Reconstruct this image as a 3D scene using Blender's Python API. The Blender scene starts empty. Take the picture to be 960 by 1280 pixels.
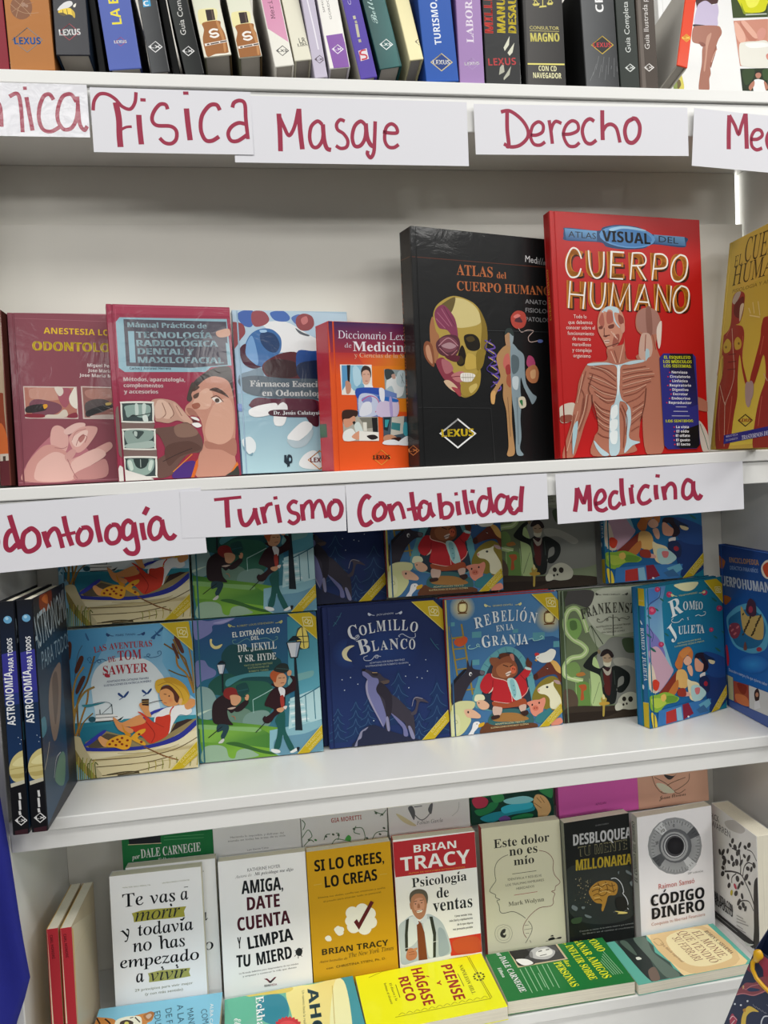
import bpy, bmesh, math, random, unicodedata
from mathutils import Matrix, Vector
from mathutils.geometry import tessellate_polygon
random.seed(4)
sc = bpy.context.scene
col = sc.collection
R = math.radians

# ------------------------------------------------------------------ camera, world, lights, exposure
cd = bpy.data.cameras.new('camera'); cam = bpy.data.objects.new('camera', cd); col.objects.link(cam)
cd.sensor_fit = 'VERTICAL'; cd.sensor_height = 36.0; cd.lens = 950.0 / 1280.0 * 36.0
cd.clip_start = 0.02; cd.clip_end = 60
cam.matrix_world = Matrix([[0.986218, 0.058913, -0.154605, 0.0], [-0.157763, 0.05335, -0.986035, -1.1], [-0.049842, 0.996837, 0.061909, 0.0], [0.0, 0.0, 0.0, 1.0]])
sc.camera = cam
sc.view_settings.view_transform = 'Standard'
try: sc.view_settings.look = 'None'
except Exception: pass
sc.view_settings.gamma = 1.0
sc.view_settings.use_curve_mapping = False
sc.view_settings.exposure = 0.0
w = bpy.data.worlds.new('shop_light'); sc.world = w; w.use_nodes = True
w.node_tree.nodes['Background'].inputs[0].default_value = (0.97, 0.98, 1.0, 1)
w.node_tree.nodes['Background'].inputs[1].default_value = 0.15
def area(name, loc, aim, sx, sy, watts, color=(1, .985, .95)):
    l = bpy.data.lights.new(name, 'AREA'); l.shape = 'RECTANGLE'; l.size = sx; l.size_y = sy
    l.energy = watts; l.color = color
    o = bpy.data.objects.new(name, l); col.objects.link(o); o.location = loc
    o.rotation_euler = (Vector(aim) - Vector(loc)).to_track_quat('-Z', 'Y').to_euler()
    return o
for _x in (-2.8, -.95, .95, 2.8):  # outer columns added, right one boosted, to brighten the left panel
    area('ceiling_panel', (_x, -1.05, 1.6), (_x, -1.0, 0), 1.3, .4, 19 if _x < 2 else 26)
    area('ceiling_panel', (_x, -2.75, 1.6), (_x, -2.5, 0), 1.3, .6, 12 if _x < 2 else 30)
    area('ceiling_panel', (_x, -5.4, 1.6), (_x, -4.2, 0), 1.3, .6, 19 if _x < 2 else 38)  # low-angle front fill row, added to reach the back rows of books

# ------------------------------------------------------------------ colour and materials
def lin(h, g=1.0):
    v = [int(h[i:i + 2], 16) / 255 for i in (0, 2, 4)]
    return tuple(min(.93, (c / 12.92 if c <= .04045 else ((c + .055) / 1.055) ** 2.4) / g) for c in v)

def mat(name, color=None, rough=.4, coat=0.0, bump=0.0, bscale=60, attr=False, metal=0.0, mott=.03, mscale=40, emit=0.0, stripes=0, spec=.5, coatr=.12):
    m = bpy.data.materials.new(name); m.use_nodes = True
    nt = m.node_tree; N = nt.nodes; L = nt.links
    p = N['Principled BSDF']
    p.inputs['Roughness'].default_value = rough
    p.inputs['Metallic'].default_value = metal
    p.inputs['Specular IOR Level'].default_value = spec
    p.inputs['Coat Weight'].default_value = coat
    p.inputs['Coat Roughness'].default_value = coatr
    tc = N.new('ShaderNodeTexCoord')
    nz = N.new('ShaderNodeTexNoise'); nz.inputs['Scale'].default_value = mscale; nz.inputs['Detail'].default_value = 3
    L.new(tc.outputs['Object'], nz.inputs['Vector'])
    mr = N.new('ShaderNodeMapRange')
    mr.inputs['To Min'].default_value = 1 - mott; mr.inputs['To Max'].default_value = 1 + mott
    L.new(nz.outputs['Fac'], mr.inputs['Value'])
    mx = N.new('ShaderNodeMix'); mx.data_type = 'RGBA'; mx.blend_type = 'MULTIPLY'; mx.inputs['Factor'].default_value = 1
    if attr:
        at = N.new('ShaderNodeVertexColor'); at.layer_name = 'Col'
        L.new(at.outputs['Color'], mx.inputs['A'])
    else:
        mx.inputs['A'].default_value = (*color, 1)
    src = mr.outputs['Result']
    if stripes:
        wv = N.new('ShaderNodeTexNoise'); wv.inputs['Scale'].default_value = 1.0; wv.inputs['Detail'].default_value = 1
        mp = N.new('ShaderNodeMapping'); mp.inputs['Scale'].default_value = (1500, 1500, 8) if stripes == 1 else (8, 1500, 1500)
        L.new(tc.outputs['Object'], mp.inputs['Vector']); L.new(mp.outputs['Vector'], wv.inputs['Vector'])
        mr2 = N.new('ShaderNodeMapRange'); mr2.inputs['To Min'].default_value = .72; mr2.inputs['To Max'].default_value = 1.18
        L.new(wv.outputs['Fac'], mr2.inputs['Value'])
        mm = N.new('ShaderNodeMath'); mm.operation = 'MULTIPLY'
        L.new(src, mm.inputs[0]); L.new(mr2.outputs['Result'], mm.inputs[1]); src = mm.outputs[0]
    cmb = N.new('ShaderNodeCombineColor')
    for k in ('Red', 'Green', 'Blue'): L.new(src, cmb.inputs[k])
    L.new(cmb.outputs['Color'], mx.inputs['B'])
    L.new(mx.outputs['Result'], p.inputs['Base Color'])
    if bump:
        n2 = N.new('ShaderNodeTexNoise'); n2.inputs['Scale'].default_value = bscale; n2.inputs['Detail'].default_value = 4
        n2.inputs['Distortion'].default_value = 1.2
        L.new(tc.outputs['Object'], n2.inputs['Vector'])
        b = N.new('ShaderNodeBump'); b.inputs['Strength'].default_value = bump; b.inputs['Distance'].default_value = .002
        L.new(n2.outputs['Fac'], b.inputs['Height'])
        L.new(b.outputs['Normal'], p.inputs['Coat Normal'])
        L.new(b.outputs['Normal'], p.inputs['Normal'])
    if emit:
        p.inputs['Emission Color'].default_value = (*color, 1); p.inputs['Emission Strength'].default_value = emit
    return m
M = {}
M['matte'] = mat('printed_matte', attr=True, rough=.55, mott=.02, spec=.2)
M['gloss'] = mat('printed_gloss', attr=True, rough=.4, coat=.06, coatr=.12, mott=.02, spec=.22)
M['wrap'] = mat('printed_shrink_wrapped', attr=True, rough=.4, spec=.2, coat=.28, coatr=.08, bump=.2, bscale=26, mott=.02)
M['dull'] = mat('printed_dull', attr=True, rough=.85, spec=.15, mott=.02)
M['paper'] = mat('sign_paper', attr=True, rough=.6, mott=.015, mscale=9)
M['tape'] = mat('sign_paper_taped', attr=True, rough=.4, coat=1.0, coatr=.1, bump=.5, bscale=40, mott=.015, mscale=9)
M['pages'] = mat('page_edges', lin('e6e0cc'), rough=.8, stripes=1, mott=.05)
M['pagesg'] = mat('page_edges_grey', lin('aaa49c'), rough=.8, stripes=1, mott=.05)
M['white'] = mat('white_laminate', lin('e9e9e6'), rough=.32, coat=.15, mott=.012, mscale=14)
M['back'] = mat('back_board_laminate', lin('e2dfd6'), rough=.45, mott=.03, mscale=6)
M['floor'] = mat('floor_tiles', lin('4c4844'), rough=.4, mott=.08)
M['wallp'] = mat('wall_paint', lin('dddbd4'), rough=.8)
M['led'] = mat('strip_light_glow', (1, 1, .97), emit=2.2)  # emitter standing in for brightness behind the back panel gap
M['blue'] = mat('blue_fabric', lin('121a80'), rough=.75, mott=.08, mscale=90, bump=.15, bscale=300)
M['ribbon'] = mat('ribbon_satin', lin('d8a51e'), rough=.3, coat=.2)

# ------------------------------------------------------------------ mesh helpers
def tag(o, label=None, cat=None, group=None, kind=None):
    if label: o['label'] = label
    if cat: o['category'] = cat
    if group: o['group'] = group
    if kind: o['kind'] = kind
    return o
def empty(name, loc=(0, 0, 0)):
    o = bpy.data.objects.new(name, None); col.objects.link(o); o.location = loc; o.empty_display_size = .02
    return o
def link(name, me, parent=None, mats=()):
    for m in mats: me.materials.append(m)
    o = bpy.data.objects.new(name, me); col.objects.link(o)
    if parent is not None: o.parent = parent
    return o
def slab(bm, x0, x1, y0, y1, z0, z1, bev=.0006, seg=1):
    r = bmesh.ops.create_cube(bm, size=1)
    vs = r['verts']
    for v in vs:
        v.co = Vector(((x0 + x1) / 2 + v.co.x * (x1 - x0), (y0 + y1) / 2 + v.co.y * (y1 - y0), (z0 + z1) / 2 + v.co.z * (z1 - z0)))
    if bev:
        es = list({e for v in vs for e in v.link_edges})
        bmesh.ops.bevel(bm, geom=es, offset=bev, segments=seg, affect='EDGES', profile=.5)
def box_obj(name, x0, x1, y0, y1, z0, z1, m, parent=None, bev=.0015, seg=2):
    bm = bmesh.new(); slab(bm, x0, x1, y0, y1, z0, z1, bev, seg)
    me = bpy.data.meshes.new(name); bm.to_mesh(me); bm.free()
    return link(name, me, parent, (m,))

# ------------------------------------------------------------------ printing: flat shapes and lettering laid on covers
def spline(p, closed, n=5):
    out = []; k = len(p)
    if k < 3: return p
    rng = range(k) if closed else range(k - 1)
    for i in rng:
        if closed: a, b, c, d = p[(i - 1) % k], p[i], p[(i + 1) % k], p[(i + 2) % k]
        else: a, b, c, d = p[max(i - 1, 0)], p[i], p[i + 1], p[min(i + 2, k - 1)]
        for t in range(n):
            t /= n
            out.append(tuple(.5 * (2 * b[j] + (c[j] - a[j]) * t + (2 * a[j] - 5 * b[j] + 4 * c[j] - d[j]) * t * t + (3 * b[j] - a[j] - 3 * c[j] + d[j]) * t ** 3) for j in (0, 1)))
    if not closed: out.append(p[-1])
    return out
STY = {'b': (0x1D5D4, 0x1D5EE, 0x1D7EC), 's': (0x1D400, 0x1D41A, 0x1D7CE), 'i': (0x1D434, 0x1D44E, 0), 'j': (0x1D468, 0x1D482, 0),
       'c': (0x1D4D0, 0x1D4EA, 0), 'm': (0x1D670, 0x1D68A, 0x1D7F6)}
STY['B'] = STY['b']; STY['S'] = STY['s']; STY['u'] = STY['i']; STY['U'] = STY['i']
def styled(ch, st):
    if st not in STY: return ch
    U, Lw, Dg = STY[st]
    if 'A' <= ch <= 'Z': return chr(U + ord(ch) - 65)
    if ch == 'h' and st in 'iuU': return '\u210e'
    if 'a' <= ch <= 'z': return chr(Lw + ord(ch) - 97)
    if '0' <= ch <= '9' and Dg: return chr(Dg + ord(ch) - 48)
    return ch
TC = {}
def raw(body):
    if body in TC: return TC[body]
    c = bpy.data.curves.new('t', 'FONT'); c.body = body; c.resolution_u = 2
    o = bpy.data.objects.new('t', c); me = o.to_mesh()
    V = [(v.co.x, v.co.y) for v in me.vertices]; F = [tuple(p.vertices) for p in me.polygons]
    o.to_mesh_clear(); bpy.data.objects.remove(o); bpy.data.curves.remove(c)
    TC[body] = (V, F)
    return TC[body]
def text(t, st):
    """outline triangles with x scaled to 0..1 and cap height 1"""
    key = (t, st)
    if key in TC: return TC[key]
    base, acc = '', []
    for ch in t:
        d = unicodedata.normalize('NFD', ch)
        if st in STY and len(d) > 1:
            acc.append((len(base), d[1], d[0].isupper())); base += styled(d[0], st)
        else: base += styled(ch, st)
    V, F = raw(base)
    if not V: TC[key] = ([], []); return TC[key]
    cap = max(y for x, y in raw(styled('H', st))[0])
    V = [(x, y / cap) for x, y in V]; F = list(F)
    if st in 'uU': V = [(x - y * cap * .22, y) for x, y in V]
    for i, a, up in acc:
        x1 = max(v[0] for v in raw(base[:i + 1])[0])
        g = raw(base[i])[0]; wd = max(v[0] for v in g) - min(v[0] for v in g)
        cx = x1 - wd / 2; y0 = 1.1 if up else .84; n = len(V); s = cap * .16
        if a == '\u0301': V += [(cx - s * .5, y0), (cx + s * .1, y0), (cx + s * 1.3, y0 + .24), (cx + s * .4, y0 + .24)]
        else: V += [(cx - s * 1.5, y0 + .02), (cx + s * 1.5, y0 + .1), (cx + s * 1.5, y0 + .2), (cx - s * 1.5, y0 + .12)]
        F.append((n, n + 1, n + 2, n + 3))
    if st in 'BSU':
        n = len(V); dx = cap * {'B': .05, 'S': .035, 'U': .03}[st]
        F = F + [tuple(k + n for k in f) for f in F]; V = V + [(x + dx, y) for x, y in V]
    a = min(x for x, y in V); b = max(x for x, y in V); b = max(b, a + 1e-4)
    V = [((x - a) / (b - a), y) for x, y in V]
    TC[key] = (V, F)
    return TC[key]
def clip(poly, x0, x1, y0, y1):
    for ax, lim, sg in ((0, x0, 1), (0, x1, -1), (1, y0, 1), (1, y1, -1)):
        out = []
        for i in range(len(poly)):
            a, b = poly[i - 1], poly[i]
            da, db = (a[ax] - lim) * sg, (b[ax] - lim) * sg
            if (da >= 0) != (db >= 0):
                t = da / (da - db); out.append(tuple(p + (q - p) * t for p, q in zip(a, b)))
            if db >= 0: out.append(b)
        poly = out
        if len(poly) < 3: return []
    return poly
class Print:
    def __init__(s, W, H, gain, wins=None):
        s.W, s.H, s.g = W, H, gain; s.wins = wins or [(0.0003, W - .0003, .0003, H - .0003)]
        s.V = []; s.F = []; s.k = 0
    def poly(s, pts):
        """pts: (x, y, r, g, b)"""
        for wn in s.wins:
            q = pts
            if not all(wn[0] <= p[0] <= wn[1] and wn[2] <= p[1] <= wn[3] for p in pts):
                q = clip(pts, *wn)
            if len(q) < 3: continue
            n = len(s.V); s.V += [(p[0], p[1], s.k, p[2:]) for p in q]
            if len(q) <= 3: s.F.append(tuple(range(n, n + len(q))))
            else:
                for t in tessellate_polygon([[Vector((p[0], p[1], 0)) for p in q]]): s.F.append(tuple(n + i for i in t))
    def run(s, lines):
        for ln in lines:
            s.k += 1
            op, rest = ln[0], ln[2:]
            if op == 'T':
                st, c, a, b, e, f, h, t = rest.split(' ', 8 - 1)
                c = lin(c, s.g); x0, y0, x1, y1, h = [float(v) * 1e-4 for v in (a, b, e, f, h)]
                dx, dy = x1 - x0, y1 - y0; dl = math.hypot(dx, dy) or 1e-6; nx, ny = -dy / dl * h, dx / dl * h
                V, F = text(t, st)
                Q = [(x0 + dx * u + nx * v, y0 + dy * u + ny * v) + c for u, v in V]
                for f in F: s.poly([Q[i] for i in f])
                continue
            p = rest.split(' ')
            if op in 'PS':
                c = lin(p[0], s.g); v = [float(q) * 1e-4 for q in p[1:]]; q = list(zip(v[::2], v[1::2]))
                if op == 'S': q = spline(q, True)
                s.poly([a + c for a in q])
            elif op == 'G':
                c0, c1 = lin(p[0], s.g), lin(p[1], s.g); v = [float(q) * 1e-4 for q in p[2:]]
                ax, ay, bx, by = v[:4]; q = list(zip(v[4::2], v[5::2])); dd = (bx - ax) ** 2 + (by - ay) ** 2
                o = []
                for x, y in q:
                    t = ((x - ax) * (bx - ax) + (y - ay) * (by - ay)) / dd; t = min(1, max(0, t))
                    o.append((x, y) + tuple(m + (n - m) * t for m, n in zip(c0, c1)))
                s.poly(o)
            elif op in 'ER':
                k = 1 if op == 'E' else 2
                c = lin(p[0], s.g); v = [float(q) * 1e-4 for q in p[k:]]; cx, cy, ax, ay, bx, by = v; n = 20
                ring = [(cx + ax * math.cos(6.28319 * i / n) + bx * math.sin(6.28319 * i / n), cy + ay * math.cos(6.28319 * i / n) + by * math.sin(6.28319 * i / n)) for i in range(n)]
                if op == 'E': s.poly([r + c for r in ring])
                else:
                    c1 = lin(p[1], s.g)
                    for i in range(n): s.poly([(cx, cy) + c, ring[i - 1] + c1, ring[i] + c1])
            elif op in 'Ll':
                c = lin(p[0], s.g); wd = float(p[1]) * 5e-5; v = [float(q) * 1e-4 for q in p[2:]]; q = list(zip(v[::2], v[1::2]))
                if op == 'L': q = spline(q, False, 6)
                if len(q) < 2: continue
                Lf, Rt = [], []
                for i, (x, y) in enumerate(q):
                    a = q[max(i - 1, 0)]; b = q[min(i + 1, len(q) - 1)]
                    tx, ty = b[0] - a[0], b[1] - a[1]; tl = math.hypot(tx, ty) or 1e-9
                    m = wd
                    if 0 < i < len(q) - 1:
                        t1 = (x - a[0], y - a[1]); l1 = math.hypot(*t1) or 1e-9
                        m = wd / max(.5, abs((t1[0] * tx + t1[1] * ty) / (l1 * tl)))
                    Lf.append((x - ty / tl * m, y + tx / tl * m)); Rt.append((x + ty / tl * m, y - tx / tl * m))
                for i in range(len(q) - 1):
                    s.poly([Lf[i] + c, Rt[i] + c, Rt[i + 1] + c]); s.poly([Lf[i] + c, Rt[i + 1] + c, Lf[i + 1] + c])
        return s
EPS = 1.6e-5
def mesh_of(name, slabs, base, prints):
    """slabs: bmesh already holding the body; base: its colour; prints: (Print, function mapping x, y, layer to a point)"""
    me = bpy.data.meshes.new(name)
    bm = slabs
    V = [tuple(v.co) for v in bm.verts]; bm.verts.index_update()
    F = [tuple(v.index for v in f.verts) for f in bm.faces]; nb = len(F); nv = len(V)
    cols = [base] * nv
    for P, fn in prints:
        n = len(V)
        V += [fn(x, y, EPS * (k + 1)) for x, y, k, c in P.V]; cols += [c for x, y, k, c in P.V]
        # wind the faces outwards
        a, b, c0 = Vector(fn(0, 0, 0)), Vector(fn(.1, 0, 0)), Vector(fn(0, .1, 0)); out = Vector(fn(0, 0, .1)) - a
        flip = (b - a).cross(c0 - a).dot(out) < 0
        for f in P.F:
            p = [P.V[i] for i in f]
            ar = (p[1][0] - p[0][0]) * (p[2][1] - p[0][1]) - (p[2][0] - p[0][0]) * (p[1][1] - p[0][1])
            if abs(ar) < 1e-11: continue
            f = tuple(n + i for i in f)
            if (ar < 0) != flip: f = f[::-1]
            F.append(f)
    bm.free()
    me.from_pydata(V, [], F); me.update()
    ca = me.color_attributes.new('Col', 'FLOAT_COLOR', 'CORNER')
    buf = []
    for l in me.loops: buf += [*cols[l.vertex_index], 1.0]
    ca.data.foreach_set('color', buf)
    return me
PROTO = {}
def book(name, label, cat, group, mode, w, h, d, loc, rot, ct, front, spine, backc, art, gain=1.0, m='gloss', hard=True, pages='pages', spine_art=(), side_art=(), like=None, over=.003):
    """mode F: front cover faces out; mode S: the spine faces out. Facing frame: x 0..w, z 0..h, depth d in +y."""
    mt = M[m]; root = empty(name)
    root.matrix_world = Matrix.Translation(loc) @ Matrix.Rotation(R(rot[0]), 4, 'Z') @ Matrix.Rotation(R(-rot[1]), 4, 'X') @ Matrix.Rotation(R(rot[2]), 4, 'Y')
    tag(root, label, cat, group)
    if like:
        for ch in PROTO[like]:
            c = ch.copy(); col.objects.link(c); c.parent = root
        return root
    kids = []
    lc = lambda c: lin(c, gain)
    bw = min(.0006, ct * .3)
    def part(nm, bm, base, prints, mm):
        o = link(nm, mesh_of(nm, bm, base, prints), root, (mm,)); kids.append(o)
    if mode == 'F':
        bm = bmesh.new(); wins = None
        g0, g1 = .0070, .0086
        if hard:
            slab(bm, 0, g0, 0, ct, 0, h, bw); slab(bm, g1, w, 0, ct, 0, h, bw); slab(bm, g0 - .0007, g1 + .0007, .0009, ct - .0002, .0002, h - .0002, 0)
            wins = [(.0004, g0 - .0004, .0004, h - .0004), (g1 + .0004, w - .0004, .0004, h - .0004)]
        else: slab(bm, 0, w, 0, ct, 0, h, bw)
        part('front_cover', bm, lc(front), [(Print(w, h, gain, wins).run(art), lambda x, y, k: (x, -k, y))], mt)
        bm = bmesh.new(); slab(bm, 0, w, d - ct, d, 0, h, bw); part('back_cover', bm, lc(backc), [], mt)
        bm = bmesh.new(); slab(bm, 0, ct, ct + .0001, d - ct - .0001, 0, h, bw)
        part('spine', bm, lc(spine), [(Print(d, h, gain).run(spine_art), lambda x, y, k: (-k, d - x, y))], mt)
        ov = over if hard else .0002
        bm = bmesh.new(); slab(bm, ct + .0002, w - ov, ct + .0002, d - ct - .0002, ov, h - ov, .0003)
    else:
        bm = bmesh.new(); slab(bm, 0, w, 0, ct, 0, h, min(.0015 if hard else .0005, ct * .45), 2)
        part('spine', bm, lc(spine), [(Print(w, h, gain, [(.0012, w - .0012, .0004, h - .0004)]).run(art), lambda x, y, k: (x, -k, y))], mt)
        bm = bmesh.new(); slab(bm, w - ct, w, ct + .0001, d, 0, h, bw)
        part('front_cover', bm, lc(front), [(Print(d, h, gain, [(.003, d - .0005, .0004, h - .0004)]).run(side_art), lambda x, y, k: (w + k, x, y))], M['dull'] if not side_art else mt)
        bm = bmesh.new(); slab(bm, 0, ct, ct + .0001, d, 0, h, bw); part('back_cover', bm, lc(backc), [], M['dull'])
        ov = over if hard else .0002
        bm = bmesh.new(); slab(bm, ct + .0002, w - ct - .0002, ct + .0002, d - ov, ov, h - ov, .0003)
    me = bpy.data.meshes.new('page_block'); bm.to_mesh(me); bm.free()
    kids.append(link('page_block', me, root, (M[pages],)))
    return root, kids
def make(key, *a, **k):
    r = book(*a, **k)
    if isinstance(r, tuple): PROTO[key] = r[1]; r = r[0]
    return r
def sign(name, label, w, h, loc, rot, art, m='paper', gain=1.0):
    bm = bmesh.new(); slab(bm, 0, w, 0, .0004, 0, h, 0)
    me = mesh_of(name, bm, lin('dedee4', gain), [(Print(w, h, gain).run(art), lambda x, y, k: (x, -k, y))])
    o = link(name, me, None, (M[m],))
    o.matrix_world = Matrix.Translation(loc) @ Matrix.Rotation(R(rot[0]), 4, 'Z') @ Matrix.Rotation(R(-rot[1]), 4, 'X') @ Matrix.Rotation(R(rot[2]), 4, 'Y')
    return tag(o, label, 'sign', 'handwritten shelf signs')

# ------------------------------------------------------------------ structure and shelving
XL, XR = -.376, .850
S1, S2, S3, S4 = .544, -.006, -.468, -.868
FLOOR = -1.36
tag(box_obj('floor', -6, 6.5, -7, .6, FLOOR - .05, FLOOR, M['floor'], bev=0), kind='structure')
tag(box_obj('wall_back', -6, 6.5, .6, .7, FLOOR, 1.6, M['wallp'], bev=0), kind='structure')
bc = empty('bookcase', (0, 0, FLOOR)); tag(bc, 'tall white laminate bookcase with four shelves of books', 'bookcase')
def bx(nm, x0, x1, y0, y1, z0, z1, m='white', bev=.0015):
    return box_obj(nm, x0, x1, y0, y1, z0 - FLOOR + .0003, z1 - FLOOR, M[m], bc, bev)
bx('side_panel', XL - .018, XL, 0, .30, FLOOR, .95)
bx('side_panel', XR, XR + .018, 0, .30, FLOOR, .4755)
XT = 1.10
bx('side_panel', XT, XT + .018, 0, .30, S1 + .0005, .95)
for S, fb, yb, xr in ((S1, .476, .235, XT + .018), (S2, -.059, .1395, XR), (S3, -.514, .235, XR), (S4, -.955, .27, XR)):
    o = bx('shelf', XL + .0005, xr - .0005, -.005, yb, S - .018, S)
    bm = bmesh.new(); slab(bm, XL + .0005, xr - .0005, 0, yb, fb - FLOOR, S - .0185 - FLOOR, .001, 1)
    me = bpy.data.meshes.new('shelf_fascia'); bm.to_mesh(me); bm.free(); link('shelf_fascia', me, o, (M['white'],))
bx('back_panel', XL + .0005, XT - .0005, .2355, .25, S1 + .0005, .95, 'back', 0)
bx('back_panel', XL + .0005, XR - .0085, .140, .1525, -.0590, .4755, 'back', 0)
bx('back_panel', XL + .0005, XR - .0005, .215, .2345, S3 + .0005, .05, 'back', 0)
bx('back_panel', XL + .0005, XR - .0005, .262, .2695, S4 + .0005, -.5145, 'back', 0)
bx('base_cabinet', XL - .018, XR + .018, -.42, .29, FLOOR, -1.02)
tag(box_obj('strip_light', XR - .0075, XR - .0015, .1450, .1540, .34, .4735, M['led'], bev=.001), 'thin white light strip glowing in the gap beside the back panel of the second shelf', 'light')  # added glowing bar imitating bright light from behind the gap
tag(box_obj('backing_board', XL + .001, XR - .004, .128, .1385, S2 + .0003, .3850, M['back'], bev=.0008), 'loose white backing board standing behind the medical books', 'board')
tag(box_obj('display_riser', XL + .002, XR - .002, .1920, .2145, S3 + .0003, -.2390, M['white']), 'white riser block behind the front row of illustrated storybooks', 'riser')
tag(box_obj('display_riser', -.266, .792, .1990, .2610, S4 + .0003, -.6700, M['white']), 'white riser block behind the front row of paperbacks', 'riser')

# ------------------------------------------------------------------ books
make('navy', 'book', 'dark navy book cut by the left edge of the photo on the top shelf', 'book', 'spine-out books on the top shelf', 'S', 0.0234, 0.1600, 0.19, (-0.3228, 0.0037, 0.5462), (0.00, 0.67, -1.60), 0.0025, '141c30', '8a2030', '141c30', (), gain=1, m='gloss', hard=True, pages='pagesg')
make('atom', 'book', 'thick orange-brown book with an atom drawing low on its spine', 'book', 'spine-out books on the top shelf', 'S', 0.0563, 0.1600, 0.19, (-0.2982, 0.0041, 0.5468), (-0.00, 0.84, -1.38), 0.0025, '7a4a22', 'b5763c', '7a4a22', (
    'E 8a5c40 211 814 138 22 7 -156',
    'L c09a78 5 78 855 158 779 271 738 423 749',
    'L c09a78 5 132 684 177 805 264 927 317 962',
    'L b58a68 5 88 752 230 841 368 878',
    'L c09a78 5 137 907 259 790 326 705',
    'E a98570 240 849 27 1 -3 -28',
    'E a98570 280 833 20 0 -2 -21',
    'l 8a8684 9 59 391 262 552 435 396 232 235 59 391 262 552',
    'T B 3a6ab0 79 336 415 340 90 LEXUS',), gain=1, m='wrap', hard=True, pages='pagesg')
make('bee', 'book', 'black and blue book with a yellow bee on its spine', 'book', 'spine-out books on the top shelf', 'S', 0.0436, 0.1600, 0.19, (-0.2393, 0.0036, 0.5677), (0.01, 7.15, -1.56), 0.0025, '1d2a3c', '23242c', '1d2a3c', (
    'S d8d8d8 59 628 97 690 169 748 239 763 262 722 216 674 128 640',
    'S e8c838 66 606 111 644 215 664 255 628 267 553 209 574 123 565',
    'S 5a4a18 73 587 125 597 174 566 122 554',
    'S e8e4d8 269 703 305 732 295 685 271 675',
    'S c8a828 239 646 279 600 277 525 250 552',
    'L 3a3014 8 128 635 132 569',
    'L 3a3014 8 180 649 188 574',
    'l b03848 7 64 325 200 442 320 328 184 212 64 325 200 442',
    'T B f4f4f4 62 273 336 287 86 LEXUS',), gain=1, m='gloss', hard=True, pages='pagesg')
make('gapb', 'book', 'plain black book pushed back beside the blue book with yellow lettering', 'book', 'spine-out books on the top shelf', 'S', 0.0095, 0.1600, 0.19, (-0.1885, 0.0240, 0.5507), (0.00, 1.94, -4.87), 0.0025, '101112', '141516', '101112', (), gain=1, m='matte', hard=True, pages='pagesg')  # added filler, keeps the pale back panel from showing in the gap
make('labeb', 'book', 'blue book with yellow capital lettering on its spine', 'book', 'spine-out books on the top shelf', 'S', 0.0426, 0.1600, 0.19, (-0.1725, 0.0040, 0.5504), (0.00, 1.94, -5.56), 0.0025, '22284a', '5668b4', '15161c', (
    'T b f0e040 266 601 264 974 128 LA B',
    'l c04858 5 141 374 220 427 281 365 202 311 141 374 220 427',
    'T B f4f4f4 125 350 290 347 39 LEXUS',), gain=1, m='gloss', hard=True, pages='pagesg')
make('cgrey', 'book', 'charcoal book with a small light blue square high on its spine', 'book', 'spine-out books on the top shelf', 'S', 0.0252, 0.1600, 0.19, (-0.1178, 0.0041, 0.5482), (0.00, 1.28, -6.72), 0.0025, '1a1b1e', '3a3b3e', '1a1b1e', (
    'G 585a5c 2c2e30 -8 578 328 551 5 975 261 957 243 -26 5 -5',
    'P 4aa8d8 64 971 162 964 160 884 58 876',
    'T b f4f4f4 68 887 142 894 67 C',
    'l f0f0f0 10 34 350 134 414 208 336 108 272 34 350 134 414',
    'T b f0f0f0 47 331 189 320 37 LX',), gain=1, m='wrap', hard=True, pages='pagesg')
make('gap', 'book', 'plain black book pushed back between a charcoal book and a black one', 'book', 'spine-out books on the top shelf', 'S', 0.0100, 0.1600, 0.19, (-0.0888, 0.0241, 0.5485), (0.00, 1.28, -7.87), 0.0025, '101112', '141516', '101112', (), gain=1, m='matte', hard=True, pages='pagesg')  # extra book so this gap reads dark instead of pale panel
make('guiaC', 'book', 'thin black book leaning beside two books with brown bottles', 'book', 'spine-out books on the top shelf', 'S', 0.0254, 0.1600, 0.19, (-0.0717, 0.0042, 0.5455), (0.00, 0.46, -9.65), 0.0025, '1d1e20', '2c2e2e', '101112', (
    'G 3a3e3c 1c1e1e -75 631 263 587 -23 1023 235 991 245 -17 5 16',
    'T r d8d8d4 133 539 178 1218 73 Guia Completa',
    'l e8e8e8 10 35 335 125 386 187 315 96 264 35 335 125 386',
    'T b e8e8e8 45 318 170 302 32 LX',), gain=1, m='gloss', hard=True, pages='pagesg')
make('bottleA', 'book', 'white book with a brown cosmetic bottle on its spine, left of two alike', 'book', 'spine-out books on the top shelf', 'S', 0.0375, 0.1600, 0.19, (-0.0454, 0.0038, 0.5711), (-0.00, 8.20, -8.78), 0.0025, '55452c', 'e6e2d0', '6a6a58', (
    'G dfe2cc eeeadb 168 828 195 559 -5 890 442 843 454 -90 69 -44',
    'S ece4ac 51 663 100 698 304 680 278 506 224 449 64 474 35 532',
    'P 3c3230 155 683 266 680 263 525 150 520',
    'P 6a5a50 233 679 249 677 246 524 225 522',
    'S a06a3e 84 500 309 506 317 424 349 298 348 77 326 31 168 32 49 7 32 114 35 268 78 395',
    'S c08a58 263 485 296 492 328 301 319 80 286 51 294 238',
    'L f2eee8 27 265 374 202 390 150 360 172 327 234 329 256 295 198 275 141 300',
    'l efe8e0 35 46 178 383 206',
    'l 4a3a32 20 75 179 108 182',
    'l 5a4a42 18 125 182 243 193',
    'l 5a4a42 18 260 196 353 203',), gain=1, m='gloss', hard=True, pages='pagesg')
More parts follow.
